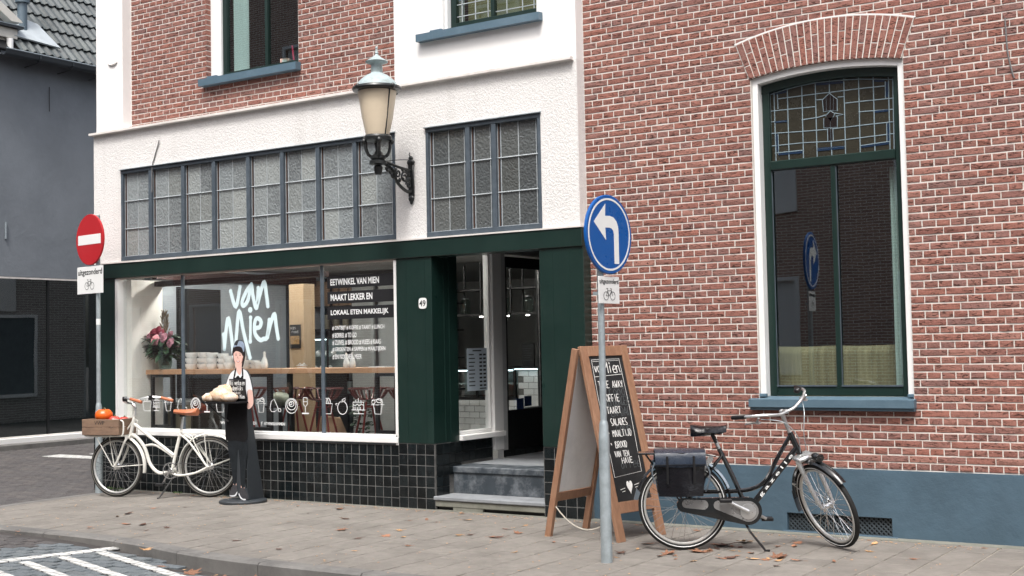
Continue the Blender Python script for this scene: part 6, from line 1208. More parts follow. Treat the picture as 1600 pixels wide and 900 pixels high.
for i, (x, y, z, rx, ry, rz_, lb) in enumerate(((-.315, -.10, 1.063, .105, .065, .052, 'pale long loaf at the left end of the cutout tray'), (-.185, -.085, 1.063, .125, .080, .080, 'large floury round loaf in the middle of the cutout tray'), (-.17, -.03, 1.115, .11, .055, .070, 'floury loaf on top of the pile on the cutout tray'), (-.05, -.08, 1.063, .09, .06, .055, 'golden loaf at the right of the tray next to the slate'))):
    t = thing('bread_loaf', lb, 'bread', (-4.00 + x, -.50 + y, z), .2 * i, 'loaves on the cutout tray'); g = random.Random(i); ph = g.uniform(0, 6)
    b = MB(); b.ell((0, 0, rz_ * .8), (rx, ry, rz_), 22, 14, f=lambda q: 1 + .05 * sin(5 * q.x + ph) + .05 * cos(6 * q.y + ph) + .03 * sin(11 * q.x + 9 * q.z) - (.10 if q.z > .5 and abs(q.x * 2 % 1 - .5) < .08 else 0)); b.v = [(x_, y_, max(z_, 0)) for x_, y_, z_ in b.v]; b.build('crust', 'bread', t, smooth=True)
    b = MB(); [b.tube([(-rx * .4 + k * rx * .35, -ry * .5, rz_ * 1.68), (-rx * .3 + k * rx * .35, ry * .4, rz_ * 1.72)], .007, 5, sq=(2, .5)) for k in range(3)]; b.build('flour_slash', 'china', t)

# ================================================================== BICYCLES   (local: x forward, z up, y to the rider's left; origin under the rear axle)
def wheel(par, c, R, tyre, rot=None, name='wheel', nsp=32, tw=.022, whitewall=None, hub='chrome'):
    w = part(name, par, loc=c); 
    if rot: w.rotation_euler = rot
    b = MB(); n = 56; b.tube([((R - tw) * cos(a), 0, (R - tw) * sin(a)) for a in [2 * pi * i / n for i in range(n)]], tw, 10, closed=True); b.build('tyre', tyre, w, smooth=True)
    if whitewall:
        b = MB()
        for s in (-1, 1): b.tube([((R - tw * 1.15) * cos(a), s * tw * .93, (R - tw * 1.15) * sin(a)) for a in [2 * pi * i / n for i in range(n)]], .0032, 5, closed=True)
        b.build('reflective_ring', whitewall, w)
    b = MB(); b.tube([((R - tw * 2.15) * cos(a), 0, (R - tw * 2.15) * sin(a)) for a in [2 * pi * i / n for i in range(n)]], .0125, 8, closed=True, sq=(1, 1.15)); b.build('rim', 'rimm', w, smooth=True)
    b = MB(); b.lathe([(.008, -.06), (.008, -.045), (.032, -.036), (.032, -.030), (.020, -.024), (.020, .024), (.032, .030), (.032, .036), (.008, .045), (.008, .06)], 16, ax='y'); b.build('hub', hub, w, smooth=True)
    b = MB(); Rr = R - tw * 2.15 - .008
    for k in range(nsp):
        a = 2 * pi * k / nsp; s = 1 if k % 2 else -1; a2 = a + (1.25 if (k // 2) % 2 else -1.25); b.tube([(.031 * cos(a2), s * .033, .031 * sin(a2)), (Rr * cos(a), 0, Rr * sin(a))], .0018, 4)
    b.build('spokes', 'chrome', w); return w
def arc(c, R, a0, a1, n=18): return [(c[0] + R * cos(radians(a0 + (a1 - a0) * i / n)), c[1], c[2] + R * sin(radians(a0 + (a1 - a0) * i / n))) for i in range(n + 1)]
def fender(b, P, w=.032, h=.016):
    """arched strip swept along an arc that starts and ends beside the wheel"""
    V = []; m = len(P); K = 7; c = Vector(P[0]) 
    for i in range(m):
        a = Vector(P[max(i - 1, 0)]); d = (Vector(P[min(i + 1, m - 1)]) - a).normalized(); p = Vector(P[i]); out = Vector((-d.z, 0, d.x)); out = out if (p - CEN).dot(out) > 0 else -out
        for k in range(K):
            t = -1 + 2 * k / (K - 1); V.append(tuple(p + Vector((0, w * t, 0)) - out * h * t * t))
        for k in range(K):
            t = 1 - 2 * k / (K - 1); V.append(tuple(p + Vector((0, (w - .002) * t, 0)) - out * (h * t * t + .003)))
    K2 = 2 * K; F = [(i * K2 + k, i * K2 + (k + 1) % K2, (i + 1) * K2 + (k + 1) % K2, (i + 1) * K2 + k) for i in range(m - 1) for k in range(K2)] + [tuple(range(K2)), tuple(range((m - 1) * K2, m * K2))]
    b.add(V, F)
def steermat(P, top, ang):
    P, top = Vector(P), Vector(top); return Matrix.Translation(P) @ Matrix.Rotation(ang, 4, (top - P).normalized()) @ Matrix.Translation(-P)
def xf(b, m): b.v = [tuple(m @ Vector(p)) for p in b.v]; return b
# ---- white cruiser
D = Vector((-.925, -.381)); wb = thing('white_bicycle', 'white cruiser bicycle with tan saddle and a wooden crate in front, by the shop', 'bicycle', (-4.665, -.285, 0), atan2(D.y, D.x))
R = .335; FA = (1.115, 0, R)
wheel(wb, (0, 0, R), R, 'rubber', name='rear_wheel', whitewall='rubber_g')
SW = steermat((.93, 0, .66), (.885, 0, .91), radians(-6))
fr = MB()
def T(P, r, n=9, k=5): fr.tube(crom(P, k) if len(P) > 2 else P, r, n)
T([(.925, 0, .83), (.70, 0, .66), (.43, 0, .46)], .019); T([(.94, 0, .70), (.86, 0, .655), (.77, 0, .54), (.705, 0, .36), (.60, 0, .265), (.47, 0, .285)], .019)
T([(.79, 0, .56), (.66, 0, .575), (.50, 0, .49), (.44, 0, .44)], .013); T([(.445, 0, .30), (.40, 0, .50), (.335, 0, .74)], .018)
for s in (-1, 1):
    T([(.46, s * .035, .28), (.34, s * .06, .245), (.15, s * .065, .27), (0, s * .07, .335)], .012); T([(.345, s * .02, .69), (.24, s * .055, .63), (.12, s * .065, .49), (0, s * .07, .335)], .011)
    T([(.34, s * .012, .72), (.20, s * .05, .68), (.16, s * .05, .60), (.02, s * .07, .36)], .006)
fr.tube([(.945, 0, .655), (.895, 0, .87)], .022, 12); fr.lathe([(.035, -.04), (.035, .04)], 14, ax='y', c=(.445, 0, .29)); fr.build('frame', 'white_frame', wb, smooth=True)
CEN = Vector((0, 0, R)); b = MB(); fender(b, arc((0, 0, R), .372, -12, 164)); b.build('rear_fender', 'white_frame', wb, smooth=True)
b = MB()
for s in (-1, 1): b.tube([(0, s * .065, R), (-.30, s * .035, .44)], .005, 5); b.tube([(0, s * .065, R), (.05, s * .035, .70)], .005, 5)
b.build('fender_stay', 'white_frame', wb)
fw = wheel(wb, FA, R, 'rubber', name='front_wheel', whitewall='rubber_g'); fw.matrix_basis = SW @ Matrix.Translation(FA)
CEN = Vector(FA); b = MB(); fender(b, arc(FA, .372, 62, 190)); xf(b, SW).build('front_fender', 'white_frame', wb, smooth=True)
b = MB()
for s in (-1, 1): b.tube(crom([(.955, s * .03, .665), (.99, s * .055, .60), (1.05, s * .055, .45), FA[:1] + (s * .055,) + FA[2:]], 5), .012, 8)
b.box(.925, .985, -.045, .045, .65, .68); b.tube([(.945, 0, .655), (.885, 0, .95)], .0135, 8)
for s in (-1, 1): b.tube([(1.115, s * .05, R), (.765, s * .03, .36)], .0045, 5); b.tube([(1.115, s * .05, R), (1.20, s * .03, .70)], .0045, 5)
xf(b, SW).build('fork', 'white_frame', wb, smooth=True)
b = MB()
for s in (-1, 1):
    b.tube(crom([(.99, s * .13, .68), (1.40, s * .13, .68), (1.43, s * .13, .70)], 3), .009, 7); b.tube(crom([(.965, s * .135, .68), (.945, s * .135, .72), (.945, s * .135, .82), (.97, s * .135, .85), (1.06, s * .135, .86), (1.10, s * .135, .84), (1.10, s * .135, .68)], 4), .009, 7)
    b.tube([(1.30, s * .13, .68), (1.13, s * .06, .34)], .0055, 6)
for x in (.99, 1.12, 1.25, 1.42): b.tube([(x, -.13, .68), (x, .13, .68)], .008, 6)
b.tube([(.90, 0, .86), (1.02, 0, .70)], .008, 6); xf(b, SW).build('front_rack', 'white_frame', wb, smooth=True)
b = MB(); b.tube([(.885, 0, .90), (.880, 0, 1.02)], .013, 8); b.tube([(.880, 0, 1.0), (.93, 0, 1.04)], .016, 8)
b.tube(crom([(.93, 0, 1.04), (.935, .08, 1.045), (.93, .16, 1.075), (.86, .25, 1.10), (.74, .30, 1.09), (.64, .31, 1.065)], 5), .0115, 8); b.tube(crom([(.93, 0, 1.04), (.935, -.08, 1.045), (.93, -.16, 1.075), (.86, -.25, 1.10), (.74, -.30, 1.09), (.64, -.31, 1.065)], 5), .0115, 8); xf(b, SW).build('handlebar', 'alu', wb, smooth=True)
for s in (-1, 1): b = MB(); b.tube([(.75, s * .297, 1.092), (.60, s * .312, 1.055)], [.0165, .0175], 10); xf(b, SW).build('grip', 'tan', wb, smooth=True)
for s in (-1, 1): b = MB(); b.tube([(.86, s * .25, 1.085), (.80, s * .26, 1.05), (.72, s * .28, 1.045)], .006, 6); b.box(.83, .87, s * .25 - .015, s * .25 + .015, 1.065, 1.115); xf(b, SW).build('brake_lever', 'blk_plastic', wb)
b = MB(); b.tube([(.34, 0, .72), (.31, 0, .90)], .0135, 10); b.build('seat_post', 'alu', wb, smooth=True)
def saddle(par, x0, x1, z, w, mat, thick=.05):
    b = MB(); V = []; m = 14; K = 12
    for i in range(m + 1):
        t = i / m; x = x0 + (x1 - x0) * t; hw = w * (.62 + .38 * sin(min(t * 2.6, 1.57))) if t < .35 else w * (1 - .80 * ((t - .35) / .65) ** .8); hw = max(hw, .012); 
        if t == 0: hw *= .7
        top = z + .012 * (1 - t) - .008 * sin(pi * t)
        for k in range(K): a = 2 * pi * k / K; cz = sin(a); V.append((x, hw * cos(a), top + (cz - 1) * thick * .5 * (1 if cz > 0 else 1.0 - .45 * t)))
    b.add(V, [(i * K + k, i * K + (k + 1) % K, (i + 1) * K + (k + 1) % K, (i + 1) * K + k) for i in range(m) for k in range(K)] + [tuple(range(K)), tuple(range(m * K, (m + 1) * K))]); b.build('saddle', mat, par, smooth=True)
saddle(wb, .14, .42, .965, .10, 'tan', .085)
b = MB(); b.tube([(.20, .03, .915), (.36, .025, .912)], .005, 5); b.tube([(.20, -.03, .915), (.36, -.025, .912)], .005, 5); b.box(.28, .34, -.03, .03, .885, .91); b.build('saddle_rails', 'blk_plastic', wb)
b = MB(); b.tube([(.445 + .085 * cos(a), .055, .295 + .085 * sin(a)) for a in [i * pi / 16 for i in range(32)]], .006, 6, closed=True)
for k in range(5): a = k * 2 * pi / 5; b.tube([(.445, .055, .295), (.445 + .082 * cos(a), .055, .295 + .082 * sin(a))], .006, 5)
b.lathe([(.025, -.07), (.025, .07)], 12, ax='y', c=(.445, 0, .295)); b.build('chainring', 'chrome', wb)
MB().tube([(.445, .075, .295), (.52, .085, .155)], .0095, 6).build('crank', 'chrome', wb); MB().tube([(.445, -.075, .295), (.37, -.085, .435)], .0095, 6).build('crank', 'chrome', wb)
for x, y, z in ((.525, .13, .15), (.365, -.13, .44)): b = MB(); b.bbox(x - .045, x + .045, y - .04, y + .04, z - .013, z + .013, .004); b.build('pedal', 'blk_plastic', wb)
b = MB(); [b.tube([(.445, .055, .295 + s * .083), (0, .055, R + s * .035)], .004, 4) for s in (-1, 1)]; b.build('chain', 'chrome', wb); b = MB(); b.tube([(.40, .03, .25), (.52, .16, .012), (.545, .17, .006)], .009, 7); b.build('kickstand', 'blk_plastic', wb)
# crate on the rack
wbm = Matrix.Translation(wb.location) @ Matrix.Rotation(wb.rotation_euler.z, 4, 'Z'); cm = wbm @ SW @ Matrix.Translation((1.215, 0, .692)); cz_ = atan2((cm.to_3x3() @ Vector((1, 0, 0))).y, (cm.to_3x3() @ Vector((1, 0, 0))).x)
cr = thing('wooden_crate', 'weathered wooden crate marked VWP holding a pumpkin, on the white bicycle front rack', 'crate', tuple(cm.translation), cz_)
Lx, Ly = .235, .165
for s in (-1, 1):
    for k in range(2):
        b = MB(); b.bbox(-Lx, Lx, s * Ly - .006, s * Ly + .006, .004 + .090 * k, .088 + .090 * k, .002); b.build('slat', 'crate', cr)
        b = MB(); b.bbox(s * Lx - (.012 if s > 0 else 0), s * Lx + (0 if s > 0 else .012), -Ly + .007, Ly - .007, .004 + .090 * k, .088 + .090 * k, .002); b.build('end_slat', 'crate', cr)
for k in range(4): b = MB(); b.bbox(-Lx + .013, Lx - .013, -Ly + .008 + .080 * k, -Ly + .082 + .080 * k, .0, .010, .002); b.build('bottom_slat', 'crate', cr)
for sx in (-1, 1):
    for sy in (-1, 1): b = MB(); b.box(sx * (Lx - .024) - .011, sx * (Lx - .024) + .011, sy * (Ly - .018) - .011, sy * (Ly - .018) + .011, .011, .172); b.build('corner_block', 'crate', cr)
o = text('stencil', 'VWP', cr, 'ink', .06, Ly + .0072, .118, .13, .040, rot=(0, 0, pi)); o.location = (.075, Ly + .0072, .118)
def pumpkin(loc, R, mat, label, cat, n=11, flat=.82):
    t = thing('pumpkin' if cat == 'pumpkin' else cat, label, cat, loc); b = MB(); b.ell((0, 0, R * flat), (R, R, R * flat), 44, 20, f=lambda q: (1 - .055 * abs(sin(n * atan2(q.y, q.x) / 2)) ** .4 * 0 + .035 * abs(cos(n * atan2(q.y, q.x) / 2))) * (1 - .18 * max(0, q.z - .85) / .15 - .10 * max(0, -q.z - .85) / .15)); b.build('skin', mat, t, smooth=True)
    b = MB(); b.tube([(0, 0, R * flat * 1.62), (.004, 0, R * flat * 1.9), (.012, 0, R * flat * 2.05)], [.014, .010, .012], 6); b.build('stalk', 'stem', t)
pos = cm @ Vector((.055, .02, .135)); pumpkin(tuple(pos), .095, 'orange', 'bright orange pumpkin sitting in the bicycle crate', 'pumpkin')
for q, (x, y, rr_) in enumerate(((-.10, .05, .062), (-.15, -.06, .055), (-.04, -.09, .05))): pos = cm @ Vector((x, y, .105)); pumpkin(tuple(pos), rr_, 'redfruit', ('red apple in the crate next to the pumpkin', 'red apple in the rear corner of the crate', 'red apple behind the pumpkin in the crate')[q], 'apple', 5, .85)

# ---- black city bicycle
A0, B0 = Vector((1.515, -1.262)), Vector((2.497, -.714)); D = (B0 - A0).normalized(); bk = thing('black_bicycle', 'black step-through city bicycle with chaincase and panniers, parked by the blue plinth', 'bicycle', (A0.x, A0.y, 0), atan2(D.y, D.x))
bk.rotation_euler = (radians(0), 0, atan2(D.y, D.x)); R = .342; FA = (1.112, 0, R)
wheel(bk, (0, 0, R), R, 'rubber', name='rear_wheel', whitewall='white_sign', nsp=36)
SW = steermat((.905, 0, .70), (.828, 0, .885), radians(-65))
fr = MB(); T([(.50, 0, .30), (.875, 0, .765)], .0245, 12); T([(.830, 0, .865), (.72, 0, .68), (.64, 0, .53), (.54, 0, .463), (.38, 0, .442), (.10, 0, .442)], .0165); T([(.485, 0, .30), (.40, 0, .52), (.285, 0, .77)], .0175)
for s in (-1, 1): T([(.46, s * .04, .30), (0, s * .07, R)], .011); T([(.31, s * .02, .72), (.16, s * .06, .54), (.0, s * .07, R)], .009)
fr.tube([(.90, 0, .715), (.826, 0, .885)], .023, 12); fr.lathe([(.032, -.04), (.032, .04)], 14, ax='y', c=(.485, 0, .30)); fr.build('frame', 'black_frame', bk, smooth=True)
me = text_mesh('g a z e l l e', .40, .034, offset=.012); me.materials.clear(); me.materials.append(MT['white_sign']); tx = bpy.data.objects.new('frame_lettering', me); COL.objects.link(tx); tx.parent = bk
dv = Vector((.375, 0, .465)).normalized(); Mx = Matrix((dv, Vector((0, 1, 0)), Vector((-dv.z, 0, dv.x)))).transposed().to_4x4(); Mx.translation = Vector((.585, -.0255, .405)) - Vector((-dv.z, 0, dv.x)) * .017; tx.matrix_basis = Mx
CEN = Vector((0, 0, R)); b = MB(); fender(b, arc((0, 0, R), .375, 5, 160), .034); b.build('rear_fender', 'black_frame', bk, smooth=True)
b = MB(); b.prism([(-.352, .475), (-.375, .39), (-.345, .385), (-.325, .44)], -.03, .03); b.build('mudflap', 'flap', bk)
b = MB(); b.bbox(-.34, .10, -.085, .085, .735, .75, .004)
for s in (-1, 1): b.tube([(0, s * .075, R), (-.10, s * .085, .735)], .006, 6); b.tube([(0, s * .075, R), (-.28, s * .085, .735)], .006, 6); b.tube([(.10, s * .06, .74), (.26, s * .02, .71)], .006, 6)
b.build('rear_carrier', 'black_frame', bk); b = MB(); b.tube([(.14, -.10, .60), (.215, -.085, .71)], .018, 8); b.lathe([(.022, -.006), (.022, .006)], 12, ax='y', c=(.21, -.10, .70)); b.build('ring_lock', 'alu', bk, smooth=True)
b = MB(); fender(b, arc((0, 0, R), .382, 20, 62), .030); b.build('skirt_guard', M('clear_skirt_guard', (.30, .36, .42), .3), bk, smooth=True)
fw = wheel(bk, FA, R, 'rubber', name='front_wheel', whitewall='white_sign', nsp=36); fw.matrix_basis = SW @ Matrix.Translation(FA)
CEN = Vector(FA); b = MB(); fender(b, arc(FA, .377, 48, 188), .034); xf(b, SW).build('front_fender', 'black_frame', bk, smooth=True)
b = MB(); fender(b, arc(FA, .385, 176, 205), .036); xf(b, SW).build('front_mudflap', 'flap', bk)
b = MB(); b.bbox(.885, .985, -.075, .075, .69, .725, .012)
for s in (-1, 1): b.tube([(.945, s * .065, .70), (.985, s * .065, .615)], .020, 10); b.tube(crom([(.985, s * .065, .615), (1.04, s * .065, .50), (1.09, s * .060, .40), (1.125, s * .055, R)], 5), [.017] * 11 + [.012] * 5, 9)
b.tube([(.905, 0, .70), (.826, 0, .89)], .016, 8); xf(b, SW).build('fork', 'alu', bk, smooth=True)
b = MB(); b.tube([(1.125, -.05, R), (.79, -.036, .43)], .003, 5); b.tube([(1.125, .05, R), (.79, .036, .43)], .003, 5); b.box(.775, .80, -.040, .040, .43, .445); xf(b, SW).build('fender_stay', 'alu', bk)
b = MB(); b.ell((1.10, 0, .755), (.055, .030, .030), 14, 8); b.lathe([(.030, .0), (.034, .01), (.001, .012)], 14, ax='x', c=(1.135, 0, .757)); xf(b, SW).build('headlight', 'black_frame', bk, smooth=True)
b = MB(); b.tube([(.826, 0, .88), (.800, 0, .945), (.775, 0, 1.03)], [.014, .0155, .018], 9); b.ell((.780, 0, 1.045), (.026, .024, .024), 10, 8); b.tube([(.775, 0, 1.045), (.845, 0, 1.07)], .017, 9)
for s in (-1, 1): b.tube(crom([(.845, 0, 1.07), (.85, s * .07, 1.075), (.83, s * .17, 1.105), (.76, s * .255, 1.115), (.64, s * .30, 1.09)], 5), .0115, 8)
xf(b, SW).build('handlebar', 'alu', bk, smooth=True)
for s in (-1, 1):
    b = MB(); b.tube([(.70, s * .283, 1.103), (.57, s * .315, 1.075)], [.016, .0165], 10); xf(b, SW).build('grip', 'blk_plastic', bk, smooth=True)
    b = MB(); b.tube([(.80, s * .23, 1.10), (.76, s * .235, 1.05), (.66, s * .27, 1.025)], [.009, .007, .006], 6); b.tube([(.76, s * .235, 1.05), (.80, s * .23, 1.06)], .012, 6); xf(b, SW).build('brake_lever', 'alu', bk, smooth=True)
b = MB(); b.ell((.76, .19, 1.145), (.028, .028, .022), 12, 8); xf(b, SW).build('bell', 'blk_plastic', bk, smooth=True)
b = MB()
for s in (-1, 1): b.tube([SW @ Vector(p) for p in crom([(.78, s * .2, 1.07), (.92, s * .10, 1.04), (.96, s * .03, .90), (.95, s * .03, .76)], 6)], .0035, 5)
b.build('brake_cable', 'galv', bk)
b = MB(); b.tube([(.285, 0, .77), (.262, 0, .83)], .0155, 10); b.build('seat_post', 'alu', bk, smooth=True); b = MB(); b.tube([(.268, 0, .815), (.235, 0, .88)], .016, 8); b.tube([(.14, .03, .885), (.31, .02, .885)], .005, 5); b.tube([(.14, -.03, .885), (.31, -.02, .885)], .005, 5); b.build('saddle_clamp', 'blk_plastic', bk)
saddle(bk, .07, .345, .945, .10, 'vinyl', .095)
# chaincase: rounded plate with silver inlay
def capsule(x0, z0, r0, x1, z1, r1, n=14):
    a = atan2(z1 - z0, x1 - x0); return [(x0 + r0 * cos(a + pi / 2 + pi * i / n), z0 + r0 * sin(a + pi / 2 + pi * i / n)) for i in range(n + 1)] + [(x1 + r1 * cos(a - pi / 2 + pi * i / n), z1 + r1 * sin(a - pi / 2 + pi * i / n)) for i in range(n + 1)]
b = MB(); b.prism(capsule(.0, .350, .052, .485, .300, .105), -.088, -.040); b.build('chaincase', 'black_frame', bk)
b = MB(); b.prism(capsule(.02, .362, .032, .15, .352, .036), -.094, -.0885); b.prism(capsule(.26, .348, .034, .485, .300, .078), -.094, -.0885); b.build('chaincase_inlay', 'silver_case', bk)
b = MB(); b.lathe([(.06, -.0945), (.06, -.100), (.02, -.104), (.001, -.104)], 24, ax='y', c=(.485, 0, .30)); b.build('chainring_cover', 'alu', bk)
b = MB(); b.tube([(.485, -.112, .300), (.40, -.114, .345), (.325, -.115, .385)], [.016, .012, .011], 7); b.build('crank', 'alu', bk, smooth=True); MB().tube([(.485, .10, .300), (.645, .115, .215)], [.014, .012], 7).build('crank', 'alu', bk, smooth=True)
for x, y, z in ((.31, -.165, .392), (.655, .165, .208)): b = MB(); b.bbox(x - .045, x + .045, y - .045, y + .045, z - .013, z + .013, .004); b.build('pedal', 'blk_plastic', bk)
b = MB(); b.tube([(.44, -.02, .25), (.50, -.08, .14), (.60, -.13, .012), (.635, -.135, .010)], .009, 7); b.build('kickstand', 'blk_plastic', bk)
# panniers
pn = thing('pannier_bag', 'double black vinyl pannier bag with sheen-tinted flap hanging over the black bicycle carrier', 'bag', (A0.x, A0.y, 0), atan2(D.y, D.x))
for s in (-1, 1):
    g = random.Random(5 + s); b = MB(); x0, x1, z0, z1 = -.205, .165, .425, .752; nx, nz = 9, 8; V = []
    for side in (0, 1):
        for i in range(nx + 1):
            for k in range(nz + 1):
                u, v = i / nx, k / nz; bul = (.062 + .03 * (1 - v)) * (sin(pi * min(max(u, .06), .94)) ** .35) * (1 if side == 0 else .12); taper = .018 * (1 - v) ** 2
                V.append((x0 + (x1 - x0) * u + taper * (1 - 2 * u), s * (.092 + (bul if side == 0 else 0) + g.uniform(-.004, .004)), z0 + (z1 - z0) * v))
    m = nz + 1; off = (nx + 1) * m; F = [(i * m + k, (i + 1) * m + k, (i + 1) * m + k + 1, i * m + k + 1) for i in range(nx) for k in range(nz)]; F += [tuple(off + q for q in reversed(f)) for f in F]
    per = [i * m for i in range(nx + 1)] + [nx * m + k for k in range(1, m)] + [i * m + nz for i in range(nx - 1, -1, -1)] + [k for k in range(nz - 1, 0, -1)]
    F += [(per[i], per[(i + 1) % len(per)], off + per[(i + 1) % len(per)], off + per[i]) for i in range(len(per))]
    b.add(V, F); b.build('bag_side', 'vinyl', pn, smooth=True)
    b = MB(); V = []
    for i in range(10):
        u = i / 9; x = x0 - .006 + (x1 - x0 + .012) * u
        for y, z in ((.0, .772), (.09, .770), (.150, .752), (.168, .715), (.172, .66 - .014 * sin(pi * u))): V.append((x, s * y, z))
    b.add(V + [(x, y - s * .004, z - .004) for x, y, z in V], [(i * 5 + k, (i + 1) * 5 + k, (i + 1) * 5 + k + 1, i * 5 + k + 1) for i in range(9) for k in range(4)] + [(50 + i * 5 + k + 1, 50 + (i + 1) * 5 + k + 1, 50 + (i + 1) * 5 + k, 50 + i * 5 + k) for i in range(9) for k in range(4)] + [(i * 5 + 4, (i + 1) * 5 + 4, 50 + (i + 1) * 5 + 4, 50 + i * 5 + 4) for i in range(9)])
    b.build('flap', 'vinyl_sheen', pn, smooth=True)  # bluish highlight of the glossy black flap is put into its colour
    b = MB(); [b.tube([(x, s * .177, .73), (x, s * .182, .64), (x, s * .178, .52)], .009, 5, sq=(1, .3)) for x in (-.12, .08)]; b.tube([(x0 + .0, s * .178, .665), (x1, s * .178, .665)], .004, 4); b.build('strap', 'blk_plastic', pn)
    b = MB(); b.tube(crom([(.172, s * .14, .66), (.20, s * .16, .60), (.18, s * .165, .50), (.165, s * .15, .46)], 5), .006, 5); b.tube(crom([(-.21, s * .14, .68), (-.235, s * .16, .62), (-.22, s * .165, .52)], 5), .006, 5); b.build('bag_piping', 'flap', pn)

# ================================================================== FALLEN LEAVES
LF = random.Random(77)
def leafmesh(kind, seed):
    g = random.Random(seed); b = MB(); 
    if kind == 0:                                   # lobed maple / plane leaf
        n = 20; lob = [(0, 1.0), (14, .62), (28, .50), (44, .88), (58, .55), (74, .42), (92, .70), (112, .40), (140, .36), (168, .22), (180, .08)]
        P = [(r * sin(radians(a)), r * cos(radians(a))) for a, r in lob] + [(-r * sin(radians(a)), r * cos(radians(a))) for a, r in reversed(lob[1:-1])]
    else: P = [(0, 1), (.28, .6), (.34, .1), (.2, -.4), (0, -.75), (-.2, -.4), (-.34, .1), (-.28, .6)]
    cx_, cy_ = g.uniform(-.7, .7), g.uniform(-.7, .7); c1, c2 = g.uniform(.05, .32), g.uniform(.02, .26)
    def z(x, y): return .06 + c1 * (x * cx_ + y) ** 2 * .5 + c2 * (y * cy_ - x) ** 2 + g.uniform(-.03, .03)
    V = [(0, 0, .07)] + [(x, y, max(z(x, y), .03)) for x, y in P] + [(x * .5, y * .5, max(z(x * .5, y * .5) * .8, .03)) for x, y in P]; m = len(P)
    F = [(1 + i, 1 + (i + 1) % m, 1 + m + (i + 1) % m, 1 + m + i) for i in range(m)] + [(1 + m + i, 1 + m + (i + 1) % m, 0) for i in range(m)]
    b.add(V, F); b.tube([(0, -.15 if kind == 0 else -.7, .05), (.06, -.6 if kind == 0 else -1.0, .08), (.02, -.95 if kind == 0 else -1.2, .1)], .02, 4); return b
leafm = {(k, s, mt): leafmesh(k, s * 7 + k).mesh('leaf', mt) for k in (0, 1) for s in range(3) for mt in ('leaf', 'leaf2', 'leaf3')}
def leaf(x, y, s, kind=None, mt=None, label=None):
    z = 0.002 if y > -3.2 and x > -6.2 else hs(x, y) + .004
    o = bpy.data.objects.new('fallen_leaf', leafm[(kind if kind is not None else LF.choice((0, 1, 1)), LF.randrange(3), mt or LF.choice(('leaf', 'leaf', 'leaf2', 'leaf3')))]); COL.objects.link(o)
    o.location = (x, y, z); o.scale = (s, s, s * LF.uniform(.7, 1.3)); o.rotation_euler = (LF.uniform(-.1, .1), LF.uniform(-.1, .1), LF.uniform(0, 6.28))
    tag(o, label or 'small dry brown leaf lying on the grey paving', 'leaf', 'dry leaves scattered on the paving')
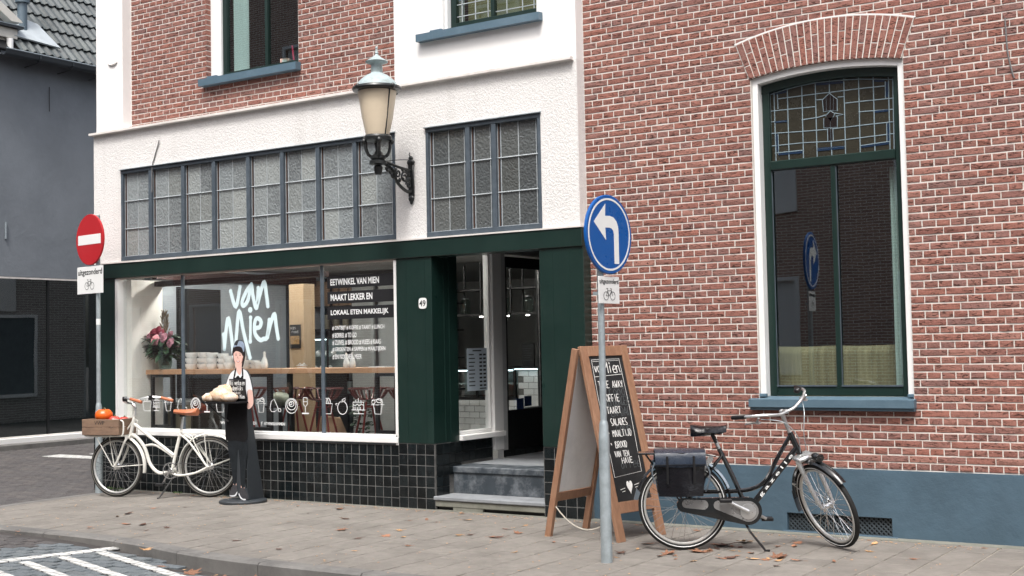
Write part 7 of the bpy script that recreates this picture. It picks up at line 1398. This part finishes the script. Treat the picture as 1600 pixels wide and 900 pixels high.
BIG = [(1.684, -1.33, .10, 0, 'leaf', 'largest red-brown leaf, propped up below the black bicycle rear wheel'), (1.78, -.72, .085, 0, 'leaf2', 'big tan leaf upright against the kickstand of the black bicycle'), (1.50, -1.52, .07, 0, 'leaf', 'curled brown leaf left of the largest leaf, under the pannier'), (1.72, -.95, .09, 0, 'leaf3', 'dark curled leaf behind the black bicycle rear wheel'),
       (-1.64, -1.59, .07, 0, 'leaf', 'brown lobed leaf midway between the window and the kerb'), (-1.05, -1.72, .06, 0, 'leaf', 'flat brown leaf on the paving before the steps'), (-.99, -.62, .045, 1, 'leaf2', 'small pale leaf right below the steps'), (-.1, -1.12, .05, 0, 'leaf', 'brown leaf left of the A-board foot'),
       (-1.62, -3.38, .085, 0, 'leaf', 'large russet leaf lying in the gutter beside the hatching'), (-.95, -3.36, .095, 0, 'leaf', 'large russet leaf heap in the gutter, right of centre'), (-.45, -3.40, .08, 0, 'leaf2', 'tan leaf in the gutter at the bottom edge'), (-2.35, -3.18, .06, 0, 'leaf2', 'tan leaf in the gutter at the left end of the kerb'), (-.78, -3.55, .07, 0, 'leaf', 'brown leaf on the roadway below the kerb'),
       (2.28, -1.30, .075, 0, 'leaf', 'long flat brown leaf below the black bicycle front wheel'), (1.15, -1.62, .05, 0, 'leaf3', 'dark twig-like leaf by the foot of the sign pole')]
for x, y, s, k, m_, lb in BIG: leaf(x, y, s * 1.35, k, m_, lb)
for i in range(46):
    x = LF.uniform(-4.5, 3.4); y = LF.uniform(-3.0, -.35)
    if x > 1 : y = LF.uniform(-2.0, -.2)
    leaf(x, y, LF.choice((LF.uniform(.028, .055), LF.uniform(.05, .08))))
for i in range(34): leaf(LF.gauss(1.85, .33), LF.gauss(-1.25, .25), LF.uniform(.03, .065))
for i in range(18): leaf(LF.uniform(-2.4, .3), -3.27 - abs(LF.gauss(0, .08)), LF.uniform(.025, .05))
for i in range(26): leaf(LF.uniform(-5.6, 3.5), -.20 - abs(LF.gauss(0, .05)), LF.uniform(.02, .045))
b = MB()
for i in range(900):
    x = LF.uniform(-6, 3.6); y = LF.choice((LF.uniform(-3.15, -.2), -.22 - abs(LF.gauss(0, .06)))); s = LF.uniform(.003, .012); a = LF.uniform(0, 3); b.add([(x + s * cos(a), y + s * sin(a), .004), (x - s * sin(a), y + s * cos(a), .007), (x - s * cos(a), y - s * sin(a), .004), (x + s * sin(a), y - s * cos(a), .006)], [(0, 1, 2, 3)])
tag(b.build('leaf_litter', 'leaf2'), 'tiny crumbs of leaf and grit strewn over the paving', 'litter', kind='stuff')
b = MB()
for cx_, cy_, r_, n_ in ((-6.32, -.10, .16, 120), (-6.1, -.33, .05, 25), (-5.3, -.17, .05, 14), (-4.9, -.17, .05, 14), (-6.33, .6, .1, 30)):
    for i in range(n_): a = LF.uniform(0, 6.28); r = r_ * LF.random() ** .5; leafblade(b, (cx_ + r * cos(a) * 1.5, cy_ + r * sin(a) * .5, -.01), (cos(a) * .6, sin(a) * .6, 1), LF.uniform(.02, .055), .010)
tag(b.build('weeds', 'moss'), 'small green weeds growing in the joint at the shop corner', 'weeds', kind='stuff')
